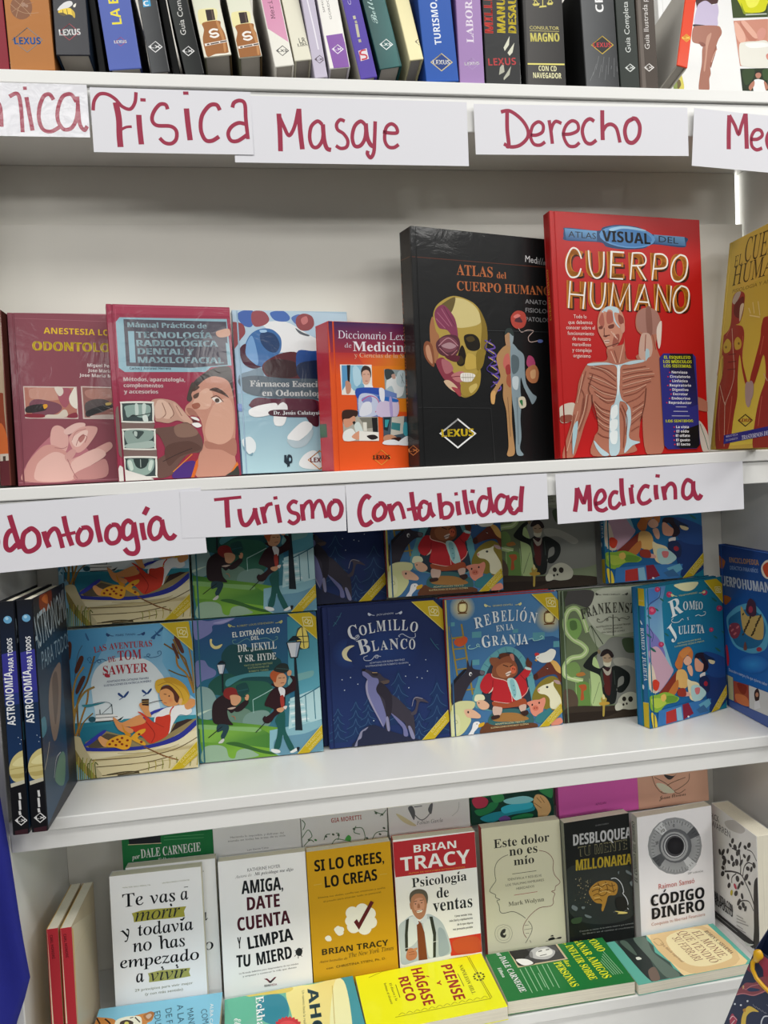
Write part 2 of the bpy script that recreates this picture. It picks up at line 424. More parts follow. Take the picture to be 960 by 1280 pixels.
make('bottleB', 'book', 'white book with a brown cosmetic bottle on its spine, right of two alike', 'book', 'spine-out books on the top shelf', 'S', 0.0323, 0.1600, 0.19, (0.0017, 0.0038, 0.5720), (-0.00, 8.46, -8.40), 0.0025, '55452c', 'e6e2d0', '6a6a58', (
    'G dfe2cc eeeadb -304 891 -276 621 -26 908 428 864 443 -79 53 -35',
    'S ece4ac 24 639 73 675 279 658 254 482 200 425 37 448 7 507',
    'P 3c3230 128 660 241 658 239 501 124 495',
    'P 6a5a50 208 656 224 655 222 501 200 498',
    'S a06a3e 57 475 285 483 293 399 326 273 326 50 304 3 144 3 24 -23 6 85 9 240 52 369',
    'S c08a58 239 461 272 469 306 275 297 53 264 23 271 212',
    'L f2eee8 27 241 349 177 365 125 335 147 301 210 303 233 269 174 249 116 273',
    'l efe8e0 35 20 150 362 180',
    'l 4a3a32 20 49 151 83 154',
    'l 5a4a42 18 100 155 220 166',
    'l 5a4a42 18 237 169 331 176',), gain=1, m='gloss', hard=True, pages='pagesg')
make('pinkm', 'book', 'slim book with a pink and white spine', 'book', 'spine-out books on the top shelf', 'S', 0.0270, 0.1600, 0.19, (0.0508, 0.0040, 0.5613), (-0.00, 5.22, -8.52), 0.0025, 'e8e4da', 'eeece2', 'd8d4cc', (
    'G d894b4 e0a4c0 31 960 218 336 -76 1057 277 1021 286 307 9 553 -34 1052',
    'T m 5a3a48 145 679 157 1076 55 Merill',
    'l 4a4a4a 9 67 228 165 288 234 210 136 150 67 228 165 288',
    'T b 4a4a4a 79 210 215 194 36 LXS',), gain=1, m='gloss', hard=True, pages='pagesg')
make('libsa', 'book', 'cream book with small dark lettering low on its plain spine', 'book', 'spine-out books on the top shelf', 'S', 0.0238, 0.1600, 0.19, (0.0790, 0.0040, 0.5705), (-0.00, 8.01, -8.06), 0.0025, 'cfcbb8', 'e6e3d0', 'cfcbb8', (
    'T s 3a3a38 81 203 259 211 44 LIBSA',
    'T r 3a3a38 117 253 212 257 75 LR',), gain=1, m='gloss', hard=True, pages='pagesg')
make('lilac', 'book', 'very thin pale lilac book on the top shelf', 'book', 'spine-out books on the top shelf', 'S', 0.0181, 0.1600, 0.19, (0.1059, 0.0039, 0.5479), (0.00, 1.19, -6.86), 0.0025, 'b8b0c4', 'c9c2d4', 'a8a2b4', (
    'L eeeaf4 19 78 1070 104 676 116 386',
    'l 5a4a5a 8 42 257 119 305 177 246 100 198 42 257 119 305',
    'T b 5a4a5a 52 243 163 234 28 LX',), gain=1, m='gloss', hard=True, pages='pagesg')
make('whitep', 'book', 'book with a white and violet two-part spine', 'book', 'spine-out books on the top shelf', 'S', 0.0295, 0.1600, 0.19, (0.1273, 0.0037, 0.5612), (-0.00, 5.19, -6.83), 0.0025, 'd8d4dc', 'f0eee8', 'd0ccd2', (
    'P 8a5aaa 33 476 270 492 314 3 59 -29',
    'T r 6a6668 161 705 159 1070 31 GORDON',
    'T r 6a6668 83 811 78 1076 26 SIMON',
    'l efe8f4 11 87 277 175 333 241 264 152 207 87 277 175 333',
    'T b efe8f4 98 260 224 249 33 LX',), gain=1, m='gloss', hard=True, pages='pagesg')
make('purple', 'book', 'purple book with a white and red square emblem low on its spine', 'book', 'spine-out books on the top shelf', 'S', 0.0244, 0.1600, 0.19, (0.1711, 0.0047, 0.5484), (-0.00, 1.32, -10.76), 0.0025, '46329a', '5a48a8', 'a8a498', (
    'T r c8c0e0 119 1035 117 1098 44 C',
    'l c8c4a8 38 115 878 116 830',
    'l b8b498 33 120 808 124 772',
    'l c8c4a8 38 121 762 111 578',
    'l b8b498 38 113 548 115 506',
    'P e8e0e4 58 392 185 411 184 263 60 248',
    'L c83848 21 171 392 101 386 84 342 151 319 152 276 78 267',
    'l c83848 10 72 386 58 257',), gain=1, m='gloss', hard=True, pages='pagesg')
make('teal', 'book', 'dark teal book leaning between a purple and a cream book', 'book', 'spine-out books on the top shelf', 'S', 0.0333, 0.1600, 0.19, (0.1993, 0.0045, 0.5630), (-0.00, 5.74, -10.48), 0.0025, '1c4a48', '1e5452', '1a3c3a', (
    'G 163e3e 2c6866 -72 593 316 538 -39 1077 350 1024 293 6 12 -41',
    'T c b4d0cc 142 663 129 1210 76 Belleza',
    'l e8f0ee 11 91 356 200 417 272 330 163 269 91 356 200 417',
    'T b e8f0ee 103 336 251 314 39 LXS',), gain=1, m='gloss', hard=True, pages='pagesg')
make('cream', 'book', 'pale yellow book with a cream side leaning left of a blue book', 'book', 'spine-out books on the top shelf', 'S', 0.0207, 0.1600, 0.19, (0.2433, 0.0033, 0.5761), (-0.01, 9.72, -8.56), 0.0025, 'e4dcae', 'efe6b4', 'd0c9a2', (
    'l 5a5648 7 145 276 225 325 277 262 198 213 145 276 225 325',
    'T b 5a5648 154 261 262 249 30 LXS',), gain=1, m='gloss', hard=True, pages='pagesg')
make('turism', 'book', 'upright bright blue book with white lettering up its spine', 'book', 'spine-out books on the top shelf', 'S', 0.0484, 0.1600, 0.19, (0.2665, 0.0041, 0.5468), (0.00, 0.85, -3.42), 0.0025, '1c4a9c', '2458b0', '1c3f88', (
    'T b e8eef8 283 525 272 1148 99 TURISMO,',
    'P 1c4088 98 279 267 396 410 270 240 154',
    'l d0c090 13 98 279 267 396 410 270 240 154 98 279 267 396',
    'T B f4f4f4 123 249 378 241 62 LEXUS',), gain=1, m='gloss', hard=True, pages='pagesg')
make('labor', 'book', 'lilac book with white lettering up its spine', 'book', 'spine-out books on the top shelf', 'S', 0.0370, 0.1600, 0.19, (0.3164, 0.0039, 0.5466), (-0.00, 0.79, -0.41), 0.0025, '8a6aa2', 'a584ba', '8a6aa2', (
    'T s e6dcea 236 578 240 1394 104 LABORAL',
    'l b8a0cc 6 93 280 201 362 301 285 193 202 93 280 201 362',
    'T B f4f0f6 83 256 305 274 42 LEXUS',), gain=1, m='gloss', hard=True, pages='pagesg')
make('mille', 'book', 'black book with red and yellow capitals on its spine', 'book', 'spine-out books on the top shelf', 'S', 0.0533, 0.1600, 0.19, (0.3559, 0.0041, 0.5460), (-0.00, 0.60, -0.24), 0.0025, '1c1d1e', '2c2d2e', '1c1d1e', (
    'T B d84038 141 732 148 1414 128 MILLER',
    'T B e8d030 324 743 345 1444 124 MANUAL',
    'T B e8d030 491 744 516 1494 120 DESAUTO',
    'P dcdcc8 286 533 386 702 370 574 302 486',
    'P dcdcc8 342 462 454 608 420 468 372 420',
    'P b8b8a8 217 249 275 315 283 187 198 142',
    'P b8b8a8 265 101 388 275 358 146 268 69',
    'T b b83a3c 45 270 467 294 102 LEXUS',), gain=1, m='wrap', hard=True, pages='pagesg')
make('magno', 'book', 'thick black book with gold scales and a cream band on its spine', 'book', 'spine-out books on the top shelf', 'S', 0.0619, 0.1600, 0.19, (0.4169, 0.0041, 0.5463), (-0.00, 0.69, -0.41), 0.0025, '232323', '2e2d2c', '1a1a1a', (
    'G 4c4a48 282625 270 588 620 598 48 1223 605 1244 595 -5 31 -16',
    'l d8cc6c 13 317 1298 309 1130',
    'P d8cc6c 250 1120 372 1137 359 1158 266 1146',
    'l d8cc6c 11 172 1164 198 1229',
    'l d8cc6c 11 198 1229 248 1171',
    'P d8cc6c 149 1172 268 1185 247 1150 171 1143',
    'P d8cc6c 374 1193 477 1205 457 1170 391 1163',
    'l d8cc6c 11 393 1193 424 1254 463 1200',
    'l d8cc6c 11 164 1228 466 1260',
    'T r dcd080 91 808 546 812 47 CONSULTOR',
    'l dcd080 6 90 787 545 790',
    'T B f0e67c 98 631 547 644 125 MAGNO',
    'l ece27c 22 34 311 606 317',
    'T b ece8b8 200 216 479 214 74 CON CD',
    'T b ece8b8 111 111 549 112 78 NAVEGADOR',), gain=1, m='gloss', hard=True, pages='pagesg')
make('crim', 'book', 'charcoal book in crinkled plastic with a red and yellow diamond emblem', 'book', 'spine-out books on the top shelf', 'S', 0.0532, 0.1600, 0.19, (0.5103, 0.0045, 0.5460), (0.00, 0.60, -1.98), 0.0025, '2a2b2c', '3c3d3e', '161718', (
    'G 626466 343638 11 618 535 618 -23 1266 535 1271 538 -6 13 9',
    'T b f0f0f0 360 1096 351 1356 125 CR',
    'P 2c2c2c 130 618 310 747 473 618 292 490',
    'l d0b040 11 130 618 310 747 473 618 292 490 130 618 310 747',
    'T b c83840 158 587 440 587 66 LEXUS',
    'l 8a8c8e 5 67 96 136 227',
    'l 8a8c8e 5 121 176 185 342',
    'l 8a8c8e 5 174 257 234 457',
    'l 8a8c8e 5 213 141 266 333',
    'l 8a8c8e 5 267 222 315 448',
    'l 8a8c8e 5 306 105 346 324',
    'l 8a8c8e 5 360 186 395 439',
    'l 8a8c8e 5 414 267 427 315',
    'l 8a8c8e 5 453 151 476 431',
    'l 8a8c8e 5 507 231 508 306',), gain=1, m='wrap', hard=True, pages='pagesg')
make('guiaK', 'book', 'slim black-green book left of a slim brown one', 'book', 'spine-out books on the top shelf', 'S', 0.0309, 0.1600, 0.19, (0.5655, 0.0045, 0.5467), (0.00, 0.82, -1.89), 0.0025, '1f2622', '2b322d', '1a201c', (
    'T r d8dcd8 197 522 199 1419 82 Guia Completa de',
    'l e0e4e0 13 98 298 175 352 243 298 167 244 98 298 175 352',
    'T b e0e4e0 110 285 229 285 28 LX',), gain=1, m='gloss', hard=True, pages='pagesg')
make('guiaI', 'book', 'slim dark brown book with thin white lettering up its spine', 'book', 'spine-out books on the top shelf', 'S', 0.0296, 0.1600, 0.19, (0.5966, 0.0040, 0.5468), (0.00, 0.84, -1.17), 0.0025, '3a312b', '4a4038', '2e2722', (
    'P 6a6058 29 1298 77 1299 96 12 35 12',
    'T r dcd8d4 185 581 182 1476 78 Guia Ilustrada para',
    'l e6e2de 13 87 310 163 365 233 312 156 257 87 310 163 365',
    'T b e6e2de 99 297 219 298 28 LX',), gain=1, m='gloss', hard=True, pages='pagesg')
make('orange', 'book', 'thin orange-red book leaning right with a grey back', 'book', 'spine-out books on the top shelf', 'S', 0.0177, 0.1600, 0.19, (0.6567, 0.0038, 0.5830), (-0.00, 10.51, 14.55), 0.0025, 'd8d4cc', 'e0431c', 'cac6be', (
    'P d88820 22 474 91 563 176 520 107 430',
    'l e0a02c 7 22 474 91 563 176 520 107 430 22 474 91 563',
    'T b f0d860 38 462 164 500 34 LX',), gain=1, m='gloss', hard=True, pages='pagesg')
make('masage', 'book', 'white face-out book with a bare leg photograph and slanted picture strip', 'book', 'spine-out books on the top shelf', 'F', 0.2200, 0.2600, 0.02, (0.7213, 0.1489, 0.5470), (-0.05, 5.12, 0.31), 0.0025, 'efefee', 'e8e8e8', 'e0e0e0', (
    'S 4a2a28 743 2513 1135 2533 1130 2330 1036 2300 761 2211 724 2259',
    'S c8bcd8 709 2158 767 2287 906 2357 1035 2287 1119 2317 1140 2179 1109 2050 1088 1918 872 1913 659 1923',
    'S 2c2830 648 1923 872 1913 816 1880 655 1878',
    'S a8705e 627 1851 737 1902 1088 1918 1160 1863 1164 1774 1096 1670 1030 1516 963 1337 903 1183 904 1057 867 956 843 754 661 748 691 1000 745 1228 768 1455 792 1562 713 1578 596 1624',
    'S c49480 878 1706 928 1764 970 1786 954 1710 887 1535 843 1307 798 1104 773 1128 829 1407 847 1584',
    'S 8a5244 715 1604 796 1607 846 1559 776 1531',
    'S 905c4c 917 1259 1032 1541 1045 1491 964 1286 912 1158',
    'L d8a894 13 1057 1504 983 1388 930 1260',
    'P 3a4a20 1386 2547 2124 2586 2087 2122 1403 2069',
    'S d8d810 1517 2554 2124 2586 2076 2327 1983 2207 1652 2183 1577 2276',
    'S f0f058 1678 2511 1953 2525 1882 2317 1715 2283',
    'S 8a9a10 1583 2353 1652 2183 1816 2181 1622 2151',
    'l b8c0b0 26 1649 2140 2064 2177',
    'P d0907c 1410 2019 2084 2086 2016 1225 1473 1215',
    'S e8b4a0 1422 1964 1473 1991 1596 1819 1612 1667 1500 1637 1430 1786',
    'S c07c68 1527 1981 1612 2023 1767 1903 1833 1702 1694 1670 1596 1819',
    'S e6b09c 1555 1995 1640 2024 1816 1829 1849 1728 1755 1749',
    'S d8988a 1874 1869 1961 1924 2025 1863 1973 1733 1887 1679 1840 1779',
    'S e8e6dc 1485 1585 1583 1645 1804 1670 2050 1660 2016 1225 1549 1212 1480 1306',
    'S f8f8f4 1608 1616 1885 1653 2048 1634 2044 1583 1711 1544',
    'S d89080 1991 1428 2034 1455 2026 1353 1999 1364',
    'P 1c2c14 1469 1164 2013 1194 1981 790 1486 759',
    'S 2e4420 1515 1130 1736 1163 1695 984 1550 878',
    'S 36502a 1899 1144 2012 1173 1998 995 1915 992',
    'E b8806c 1811 1064 55 2 -5 -61',
    'S 181410 1751 1067 1777 1119 1856 1122 1872 1077 1841 1104 1786 1099',
    'S eeeeee 1714 947 1777 987 1846 984 1925 946 1924 758 1709 751',
    'S b87c66 1606 829 1656 907 1725 955 1719 871 1676 819 1638 779',
    'S b87c66 1912 953 1964 917 1980 841 1940 789 1918 865',
    'S d8cc58 260 1034 317 1086 355 988 372 759 213 753 199 883',
    'S 6a5a30 259 910 305 924 325 837 266 760 237 834',
    'S 8a9a4a 187 932 245 1009 247 754 186 752',), gain=1, m='gloss', hard=True, pages='pages')
make('sliver', 'book', 'brown spine cut by the left edge of the photo, first book of the second shelf', 'book', 'face-out medical books', 'S', 0.0140, 0.2453, 0.085, (-0.3622, 0.0340, -0.0028), (-0.00, 2.06, 0.43), 0.0025, '4a2018', '6a3026', '4a2018', (
    'P 8c7a66 20 2450 236 2288 224 1409 147 730 -78 738',
    'S b09a80 120 2230 171 2130 155 1531 76 812 -29 936 39 2132',
    'S 8a3a1c 104 1292 163 1010 174 528 126 349 -100 358 -56 1137',
    'S c8642c 42 874 126 690 148 408 14 373 -52 536',
    'S a89078 124 1651 172 1490 143 730 123 710 106 1132',
    'l 3a241c 18 161 1040 226 1048',
    'l 3a241c 18 155 940 220 948',
    'l 3a241c 18 150 840 214 848',
    'l 3a241c 18 144 740 209 748',
    'P c8bcae 18 444 143 449 132 137 11 123',
    'P 4a3830 54 412 91 415 84 150 49 141',
    'P 5c2028 -101 338 202 356 208 -37 -122 -22',), gain=1.1, m='wrap', hard=True, pages='pages')
make('anest', 'book', 'maroon dental anaesthesia book with two small photos and pale hands', 'book', 'face-out medical books', 'F', 0.1700, 0.2470, 0.018, (-0.3437, 0.0492, -0.0042), (8.27, 3.55, 0.20), 0.0025, '8c4a56', '6c2c3c', '7c3444', (
    'l a86a74 6 67 2392 1649 2348',
    'l b87a84 8 10 44 1504 31',
    'l 7a3848 6 123 1917 85 50',
    'P b4707c 477 2472 1333 2451 1334 2468 478 2484',
    'T b e8c02c 467 2176 1808 2135 87 ANESTESIA LOCAL EN',
    'T B f0d038 304 1933 1681 1895 132 ODONTOLOGÍA',
    'T b f2e6e4 1025 1694 1606 1664 46 Miguel Peñarrocha',
    'T b f2e6e4 1029 1618 1601 1588 46 Jose María Sanchis',
    'T b f2e6e4 907 1550 1597 1517 46 Jose María Martínez',
    'P d8c4bc 149 1420 863 1402 857 933 151 959',
    'P b87868 163 1403 846 1385 843 954 164 980',
    'S c89484 250 1381 526 1390 657 1334 631 1230 458 1208 270 1237 225 1279',
    'S 7c4a58 219 1176 326 1232 589 1168 642 1084 522 1004 312 999 230 1052',
    'S a85a68 601 1355 757 1382 788 1269 701 1104 628 1168',
    'S e0d4c8 561 1397 661 1396 675 1312 615 1272',
    'S ece6d8 792 1331 846 1385 856 1100 780 1123 747 1228',
    'S 2c2628 168 1115 283 1154 416 1151 431 1078 315 1046 173 1041',
    'S e0a030 397 1147 447 1155 452 1117 409 1089',
    'S d8ccbc 445 1006 579 1006 660 1071 709 1053 692 966 424 969',
    'S 8a2838 172 1025 389 1011 386 966 167 976',
    'S 8a3040 733 998 832 1027 843 954 711 957',
    'P d8c4bc 918 1409 1468 1385 1458 912 920 931',
    'P 9a6860 936 1392 1466 1368 1460 934 941 951',
    'S b88478 989 1349 1306 1366 1379 1258 1177 1209 1002 1244',
    'S 5a5050 967 1161 1138 1220 1294 1175 1247 1049 1045 991 968 1014',
    'S 2c2c2e 969 1035 1131 1105 1333 1153 1350 1100 1146 1020 984 961',
    'S d4b868 1243 1155 1314 1166 1316 1132 1251 1121',
    'S c8b8b0 1064 980 1362 983 1359 930 1042 938',
    'S b8727c 160 355 444 674 602 752 937 511 1001 277 830 44 105 60',
    'S dcaaa2 490 797 570 847 663 792 705 665 685 520 622 439 509 485 460 612',
    'S cf978f 190 385 361 553 514 558 680 437 745 246 753 48 86 61 116 254',
    'S e2b6ac 331 368 508 465 658 396 725 227 714 50 255 62 248 248',
    'S e4bcb4 652 771 803 867 930 872 937 821 835 766 696 707',
    'S daa69e 713 665 837 787 956 825 1093 810 1098 736 1022 613 916 491 816 442 743 518',
    'S ecc8be 750 643 873 744 972 761 946 657 861 545 783 537',
    'S b47670 838 650 910 711 927 658 864 587',
    'L 9c5c5c 8 803 547 837 630 899 690 956 667 922 585',
    'L a86a6a 6 749 622 815 745 954 787',
    'S d8a49c 712 331 932 427 1136 535 1268 583 1292 497 1126 377 922 260 740 163',
    'S e4bab0 730 310 1034 486 1171 460 1185 375 959 237 758 141',
    'S c48c88 758 141 1000 256 1192 332 1187 79 792 52',
    'S d09c96 639 397 741 497 797 453 691 311',
    'L a06464 8 674 354 740 163 793 67',
    'L a86c6c 6 512 527 626 512 686 541',), gain=1.1, m='wrap', hard=True, pages='pages')
make('manual', 'book', 'maroon radiology manual with a woman touching her mouth and three x-ray frames', 'book', 'face-out medical books', 'F', 0.1748, 0.2521, 0.02, (-0.2019, 0.0267, -0.0051), (12.73, 2.58, -0.06), 0.0025, '9a2f4a', '8a2840', '8a2840', (
    'P a83a54 16 2512 1759 2503 1751 2388 47 2388',
    'l c46a80 6 123 2498 1759 2494',
    'l b85068 8 126 2453 35 -9',
    'P 8fb6c4 117 2265 171 2333 1693 2343 1716 1651 1409 1623 1322 1553 186 1556 111 1619',
    'P 4e4a56 223 2309 1683 2303 1677 1662 1134 1614 215 1640',
    'T B a9c8d2 271 2195 1389 2197 72 Mánual Práctico de',
    'P 8fb6c4 271 2139 355 2140 347 1690 267 1690',
    'T B a9c8d2 380 2044 1461 2050 89 TECNOLOGÍA',
    'T B a9c8d2 376 1926 1532 1929 89 RADIOLÓGICA',
    'T B a9c8d2 384 1808 1178 1804 89 DENTAL Y',
    'T B a9c8d2 379 1686 1602 1680 89 MAXILOFACIAL',
    'P 8fb6c4 1652 1991 1695 1970 1704 1667 1660 1662',
    'S c89880 1519 2143 1583 2177 1715 2199 1722 2102 1597 2067 1533 2088',
    'T b 3a4a58 256 1590 828 1589 34 Carlos J. Ambrosi Herrera',
    'T B f0dcdc 161 1427 1019 1412 55 Métodos, aparatología,',
    'T B f0dcdc 158 1339 704 1329 55 complementos',
    'T B f0dcdc 156 1251 628 1241 55 y accesorios',
    'S 38302e 1086 1230 1141 1403 1299 1532 1478 1619 1675 1629 1713 1486 1693 958 1549 1400 1336 1445 1153 1273 1104 1187',
    'S 463c36 1030 1188 1119 1403 1197 1294 1143 1143 1047 1123',
    'S c8907c 1166 1316 1314 1445 1468 1488 1658 1399 1713 1090 1710 737 1668 297 1677 -35 1104 -4 1124 277 1226 512 1215 708 1219 773 1169 904 1042 907 987 973 1010 1059 1101 1144 1096 1230',
    'S d8a690 1440 1095 1661 1135 1690 760 1595 520 1353 485 1255 620 1292 836',
    'S dcae98 1192 1229 1326 1314 1406 1226 1349 1031 1197 1001 1095 1057',
    'S b07866 1249 533 1483 470 1686 561 1679 297 1477 393 1263 424',
    'S a87060 1007 1016 1092 1014 1169 904 1063 907',
    'S 4a342c 1100 1284 1168 1342 1221 1337 1197 1303 1135 1269',
    'S 4a342c 1359 1288 1456 1322 1561 1268 1642 1168 1536 1224 1431 1265',
    'S 5a4238 1122 1208 1204 1250 1189 1186 1134 1161',
    'S efe4dc 1391 1157 1468 1177 1529 1115 1462 1090',
    'E 4a382e 1464 1129 35 -1 -2 -33',
    'L 3a2a24 11 1376 1166 1459 1199 1530 1137 1554 1104',
    'S a2604c 1092 1075 1183 1099 1212 1055 1177 1017 1113 1014',
    'S a04a50 1036 886 1106 917 1185 839 1218 762 1157 740 1076 799',
    'S 5a2a30 1082 872 1163 818 1191 769 1097 798',
    'S f0eee8 1062 894 1146 883 1185 835 1102 858',
    'S f4f2ee 1068 795 1162 805 1209 756 1136 736',
    'S c39a88 518 1132 644 1168 827 1131 925 1039 1021 908 1088 809 1013 796 869 847 742 812 620 832 560 855 559 983',
    'S dcb8a4 600 1131 683 1150 781 1063 812 913 726 872 636 917 613 1024',
    'S d2a894 825 1105 923 1018 1078 820 1013 805 895 911',
    'L 8a6456 11 670 1108 711 958 665 895',
    'L 8a6456 11 763 1106 825 955 768 880',
    'L 8a6456 9 864 1062 937 910',
    'S dab8a6 563 1046 620 1130 664 1023 645 896 563 898',
    'S 7c6660 29 1025 129 1034 135 845 516 814 530 729 544 346 477 264 79 324 24 535',
    'S 6a4c44 510 729 801 763 993 818 1113 711 1204 556 1174 384 958 328 822 183 730 59 522 28 518 262 670 383 605 620',
    'S 5c3e36 676 468 974 543 1139 483 1165 406 874 321 698 189',
    'S 8a6a5c 822 763 1013 800 1152 666 1062 604 853 612',
    'L 3c2a26 11 620 257 834 355 1050 432',
    'S 9a2c3c 958 328 1130 353 1074 171 982 68 906 179',
    'S 4a2a7a 752 79 909 222 1079 236 1021 22 768 4',
    'P d86a24 1124 277 1089 235 998 -9 1044 -11 1116 169',
    'P e07c30 1694 208 1713 163 1603 14 1578 37',
    'S 3a3a34 1492 -14 1630 78 1701 141 1700 -25',
    'l d88838 13 754 101 1044 346',
    'S e6e6dc 97 1093 124 1134 518 1128 552 1085 540 860 512 822 127 837 94 871',
    'S 3a4848 120 1076 142 1109 500 1103 526 1072 516 873 494 844 140 858 114 883',
    'S e6e6dc 94 706 120 747 514 735 548 692 536 467 509 430 123 450 90 485',
    'S 3a4848 116 689 139 722 496 711 523 680 513 481 490 452 137 470 111 496',
    'S e6e6dc 86 313 113 354 507 337 540 293 528 68 501 31 115 56 82 91',
    'S 3a4848 108 295 131 328 489 312 515 281 505 82 482 53 129 76 103 103',
    'S 8fa8a0 172 1075 474 1080 496 963 441 901 340 903 262 947 180 907 156 991',
    'S c8d8d0 293 1089 333 1089 333 956 292 936',
    'S c8d8d0 393 1088 444 1087 425 964 387 944',
    'l 28302e 11 221 927 362 934 506 963',
    'S d8e4dc 386 923 443 932 457 847 396 847',
    'S 8fa49c 146 719 488 709 513 623 437 562 314 535 191 508 136 573',
    'S 3c4a48 235 706 288 599 340 629 386 701',
    'S b8c8c0 255 705 295 694 284 631 252 653',
    'S a8bab2 132 521 314 545 498 560 491 465 149 472',
    'S 90a89e 133 300 217 307 240 211 308 166 391 204 418 298 499 284 480 157 382 77 222 86 138 174',
    'S 2c3a38 228 313 419 304 381 204 308 176 246 211',
    'S c8d8cc 135 279 186 287 207 171 166 152',
    'S c8d8cc 487 263 441 276 409 161 444 138',
    'l b8c8c0 8 313 303 309 187',
    'S e0dcd6 22 222 126 154 460 20 415 -30 16 -8',), gain=1.1, m='wrap', hard=True, pages='pages')
make('farm', 'book', 'pale blue pharmacy book with blue capsules and white tablets', 'book', 'face-out medical books', 'F', 0.1789, 0.2487, 0.018, (-0.0313, 0.0658, -0.0032), (7.37, 4.33, 0.47), 0.0025, 'a8c4d8', '28466c', '5a7898', (
    'G bcd4e4 94b8d4 153 2495 70 1114 -10 2513 2095 2441 2007 1083 -12 1115',
    'G 8cb4c8 b4d6de 70 1114 2 -29 -5 1219 2014 1192 1927 -136 0 -50',
    'P 1e2c58 -23 2500 6 2501 22 -30 -35 -28 -40 1324',
    'S eceff0 453 2289 813 2315 1187 2105 1612 1891 1609 1848 700 1846 550 2163',
    'S 4868b0 88 2431 194 2485 318 2477 331 2351 283 2234 180 2244 102 2326',
    'S 9a5058 317 2466 485 2469 562 2354 493 2268 345 2235 288 2329',
    'S 4a70b8 589 2460 781 2485 882 2390 835 2326 687 2324 605 2376',
    'S 5a78b8 903 2380 1035 2435 1072 2340 982 2274',
    'S 94484c 989 2392 1101 2447 1228 2406 1253 2277 1171 2191 1041 2189 971 2274',
    'S c87878 1052 2361 1141 2405 1157 2319 1079 2275',
    'S 5a6068 957 2220 1061 2157 1166 2115 1143 2094 1016 2136',
    'S 92464c -15 2262 59 2301 160 2264 184 2139 105 2033 37 1929 -15 1907',
    'S 3c6ea8 276 2129 427 2204 594 2195 714 2080 722 1931 677 1825 522 1698 391 1614 267 1635 134 1824 185 1992',
    'S 78a4d4 183 1950 274 2098 328 1951 353 1677 246 1635 152 1782',
    'S 1c3c68 423 2141 611 2132 697 1974 636 1846 511 1867 414 1993',
    'S a4c8e8 405 2183 499 2188 507 2154 423 2145',
    'S 4a1c30 86 1887 184 1971 174 1803 310 1656 391 1624 265 1593 125 1678',
    'S 7890a0 52 1490 200 1552 410 1593 394 1319 243 1237 64 1344',
    'S 581824 459 1698 741 1836 996 1804 970 1398 714 1401 506 1445 409 1572',
    'S 341018 457 1677 651 1740 945 1676 933 1484 675 1443 468 1508',
    'S 1c4e98 955 1842 1216 1864 1609 1848 1577 1350 1013 1398',
    'S 14284c 988 1676 1600 1696 1577 1350 1015 1419',
    'S 5e1c38 192 1070 321 1152 654 1105 864 1059 818 1017 544 1033 228 996',
    'S 741c34 655 1126 1125 1119 1336 1008 1111 883 854 910 733 1019',
    'S 4c1024 1035 1056 1209 1074 1230 709 1101 734 1006 928',
    'S f2f4f4 164 956 271 1016 461 1055 588 1059 604 979 515 896 303 854 191 882',
    'S d0d8dc 172 924 347 900 582 969 557 906 324 854 190 878',
    'S eef2f2 549 937 618 1031 694 1072 755 1018 747 891 695 744 619 708 537 748',
    'S cdd6da 542 832 723 849 684 734 608 708 543 744',
    'S f2f6f6 748 573 929 738 1039 774 1126 716 1095 627 935 493 805 465 735 499',
    'S b8ccd4 735 499 935 483 1117 648 1115 541 994 396 821 369 732 447',
    'S e6eef0 45 520 161 559 238 462 222 337 124 299 50 427',
    'S 7aa0b0 50 427 124 299 187 318 164 266 65 343',
    'S eef4f4 880 123 986 268 1161 305 1231 45 972 45',
    'S 8098d0 -5 1053 67 1051 92 968 19 948',
    'S 50606c 49 1438 300 1488 717 1443 1232 1428 1492 1394 1474 1113 1039 1120 488 1149 159 1217 62 1323',
    'S 5a1c34 169 1039 341 1131 697 1125 1124 1097 1203 967 896 888 688 977 313 1016',
    'S f2f4f4 164 956 271 1016 461 1055 588 1059 604 979 515 896 303 854 191 882',
    'S eef2f2 549 937 618 1031 694 1072 755 1018 747 891 695 744 619 708 537 748',
    'S 4c2030 539 959 1200 924 1194 839 534 864',
    'T S f4f6f6 207 1321 1486 1294 92 Fármacos Esenciales',
    'T S f4f6f6 381 1176 1433 1153 93 en Odontología',
    'T s e8eef0 535 887 1284 871 55 Dr. Jesús Calatayud',
    'P 1a2a38 661 263 697 262 701 151 743 139 734 76 654 153',
    'S 1a2a38 712 257 775 246 777 148 720 119 718 87 697 88',
    'E 9cc4d4 746 192 15 -1 -2 -30',
    'l d88a28 13 1029 173 1215 310 1385 159 1197 23 1029 173 1215 310',
    'T B 8a1c24 1059 137 1350 125 73 LEXUS',), gain=1.1, m='wrap', hard=True, pages='pages')
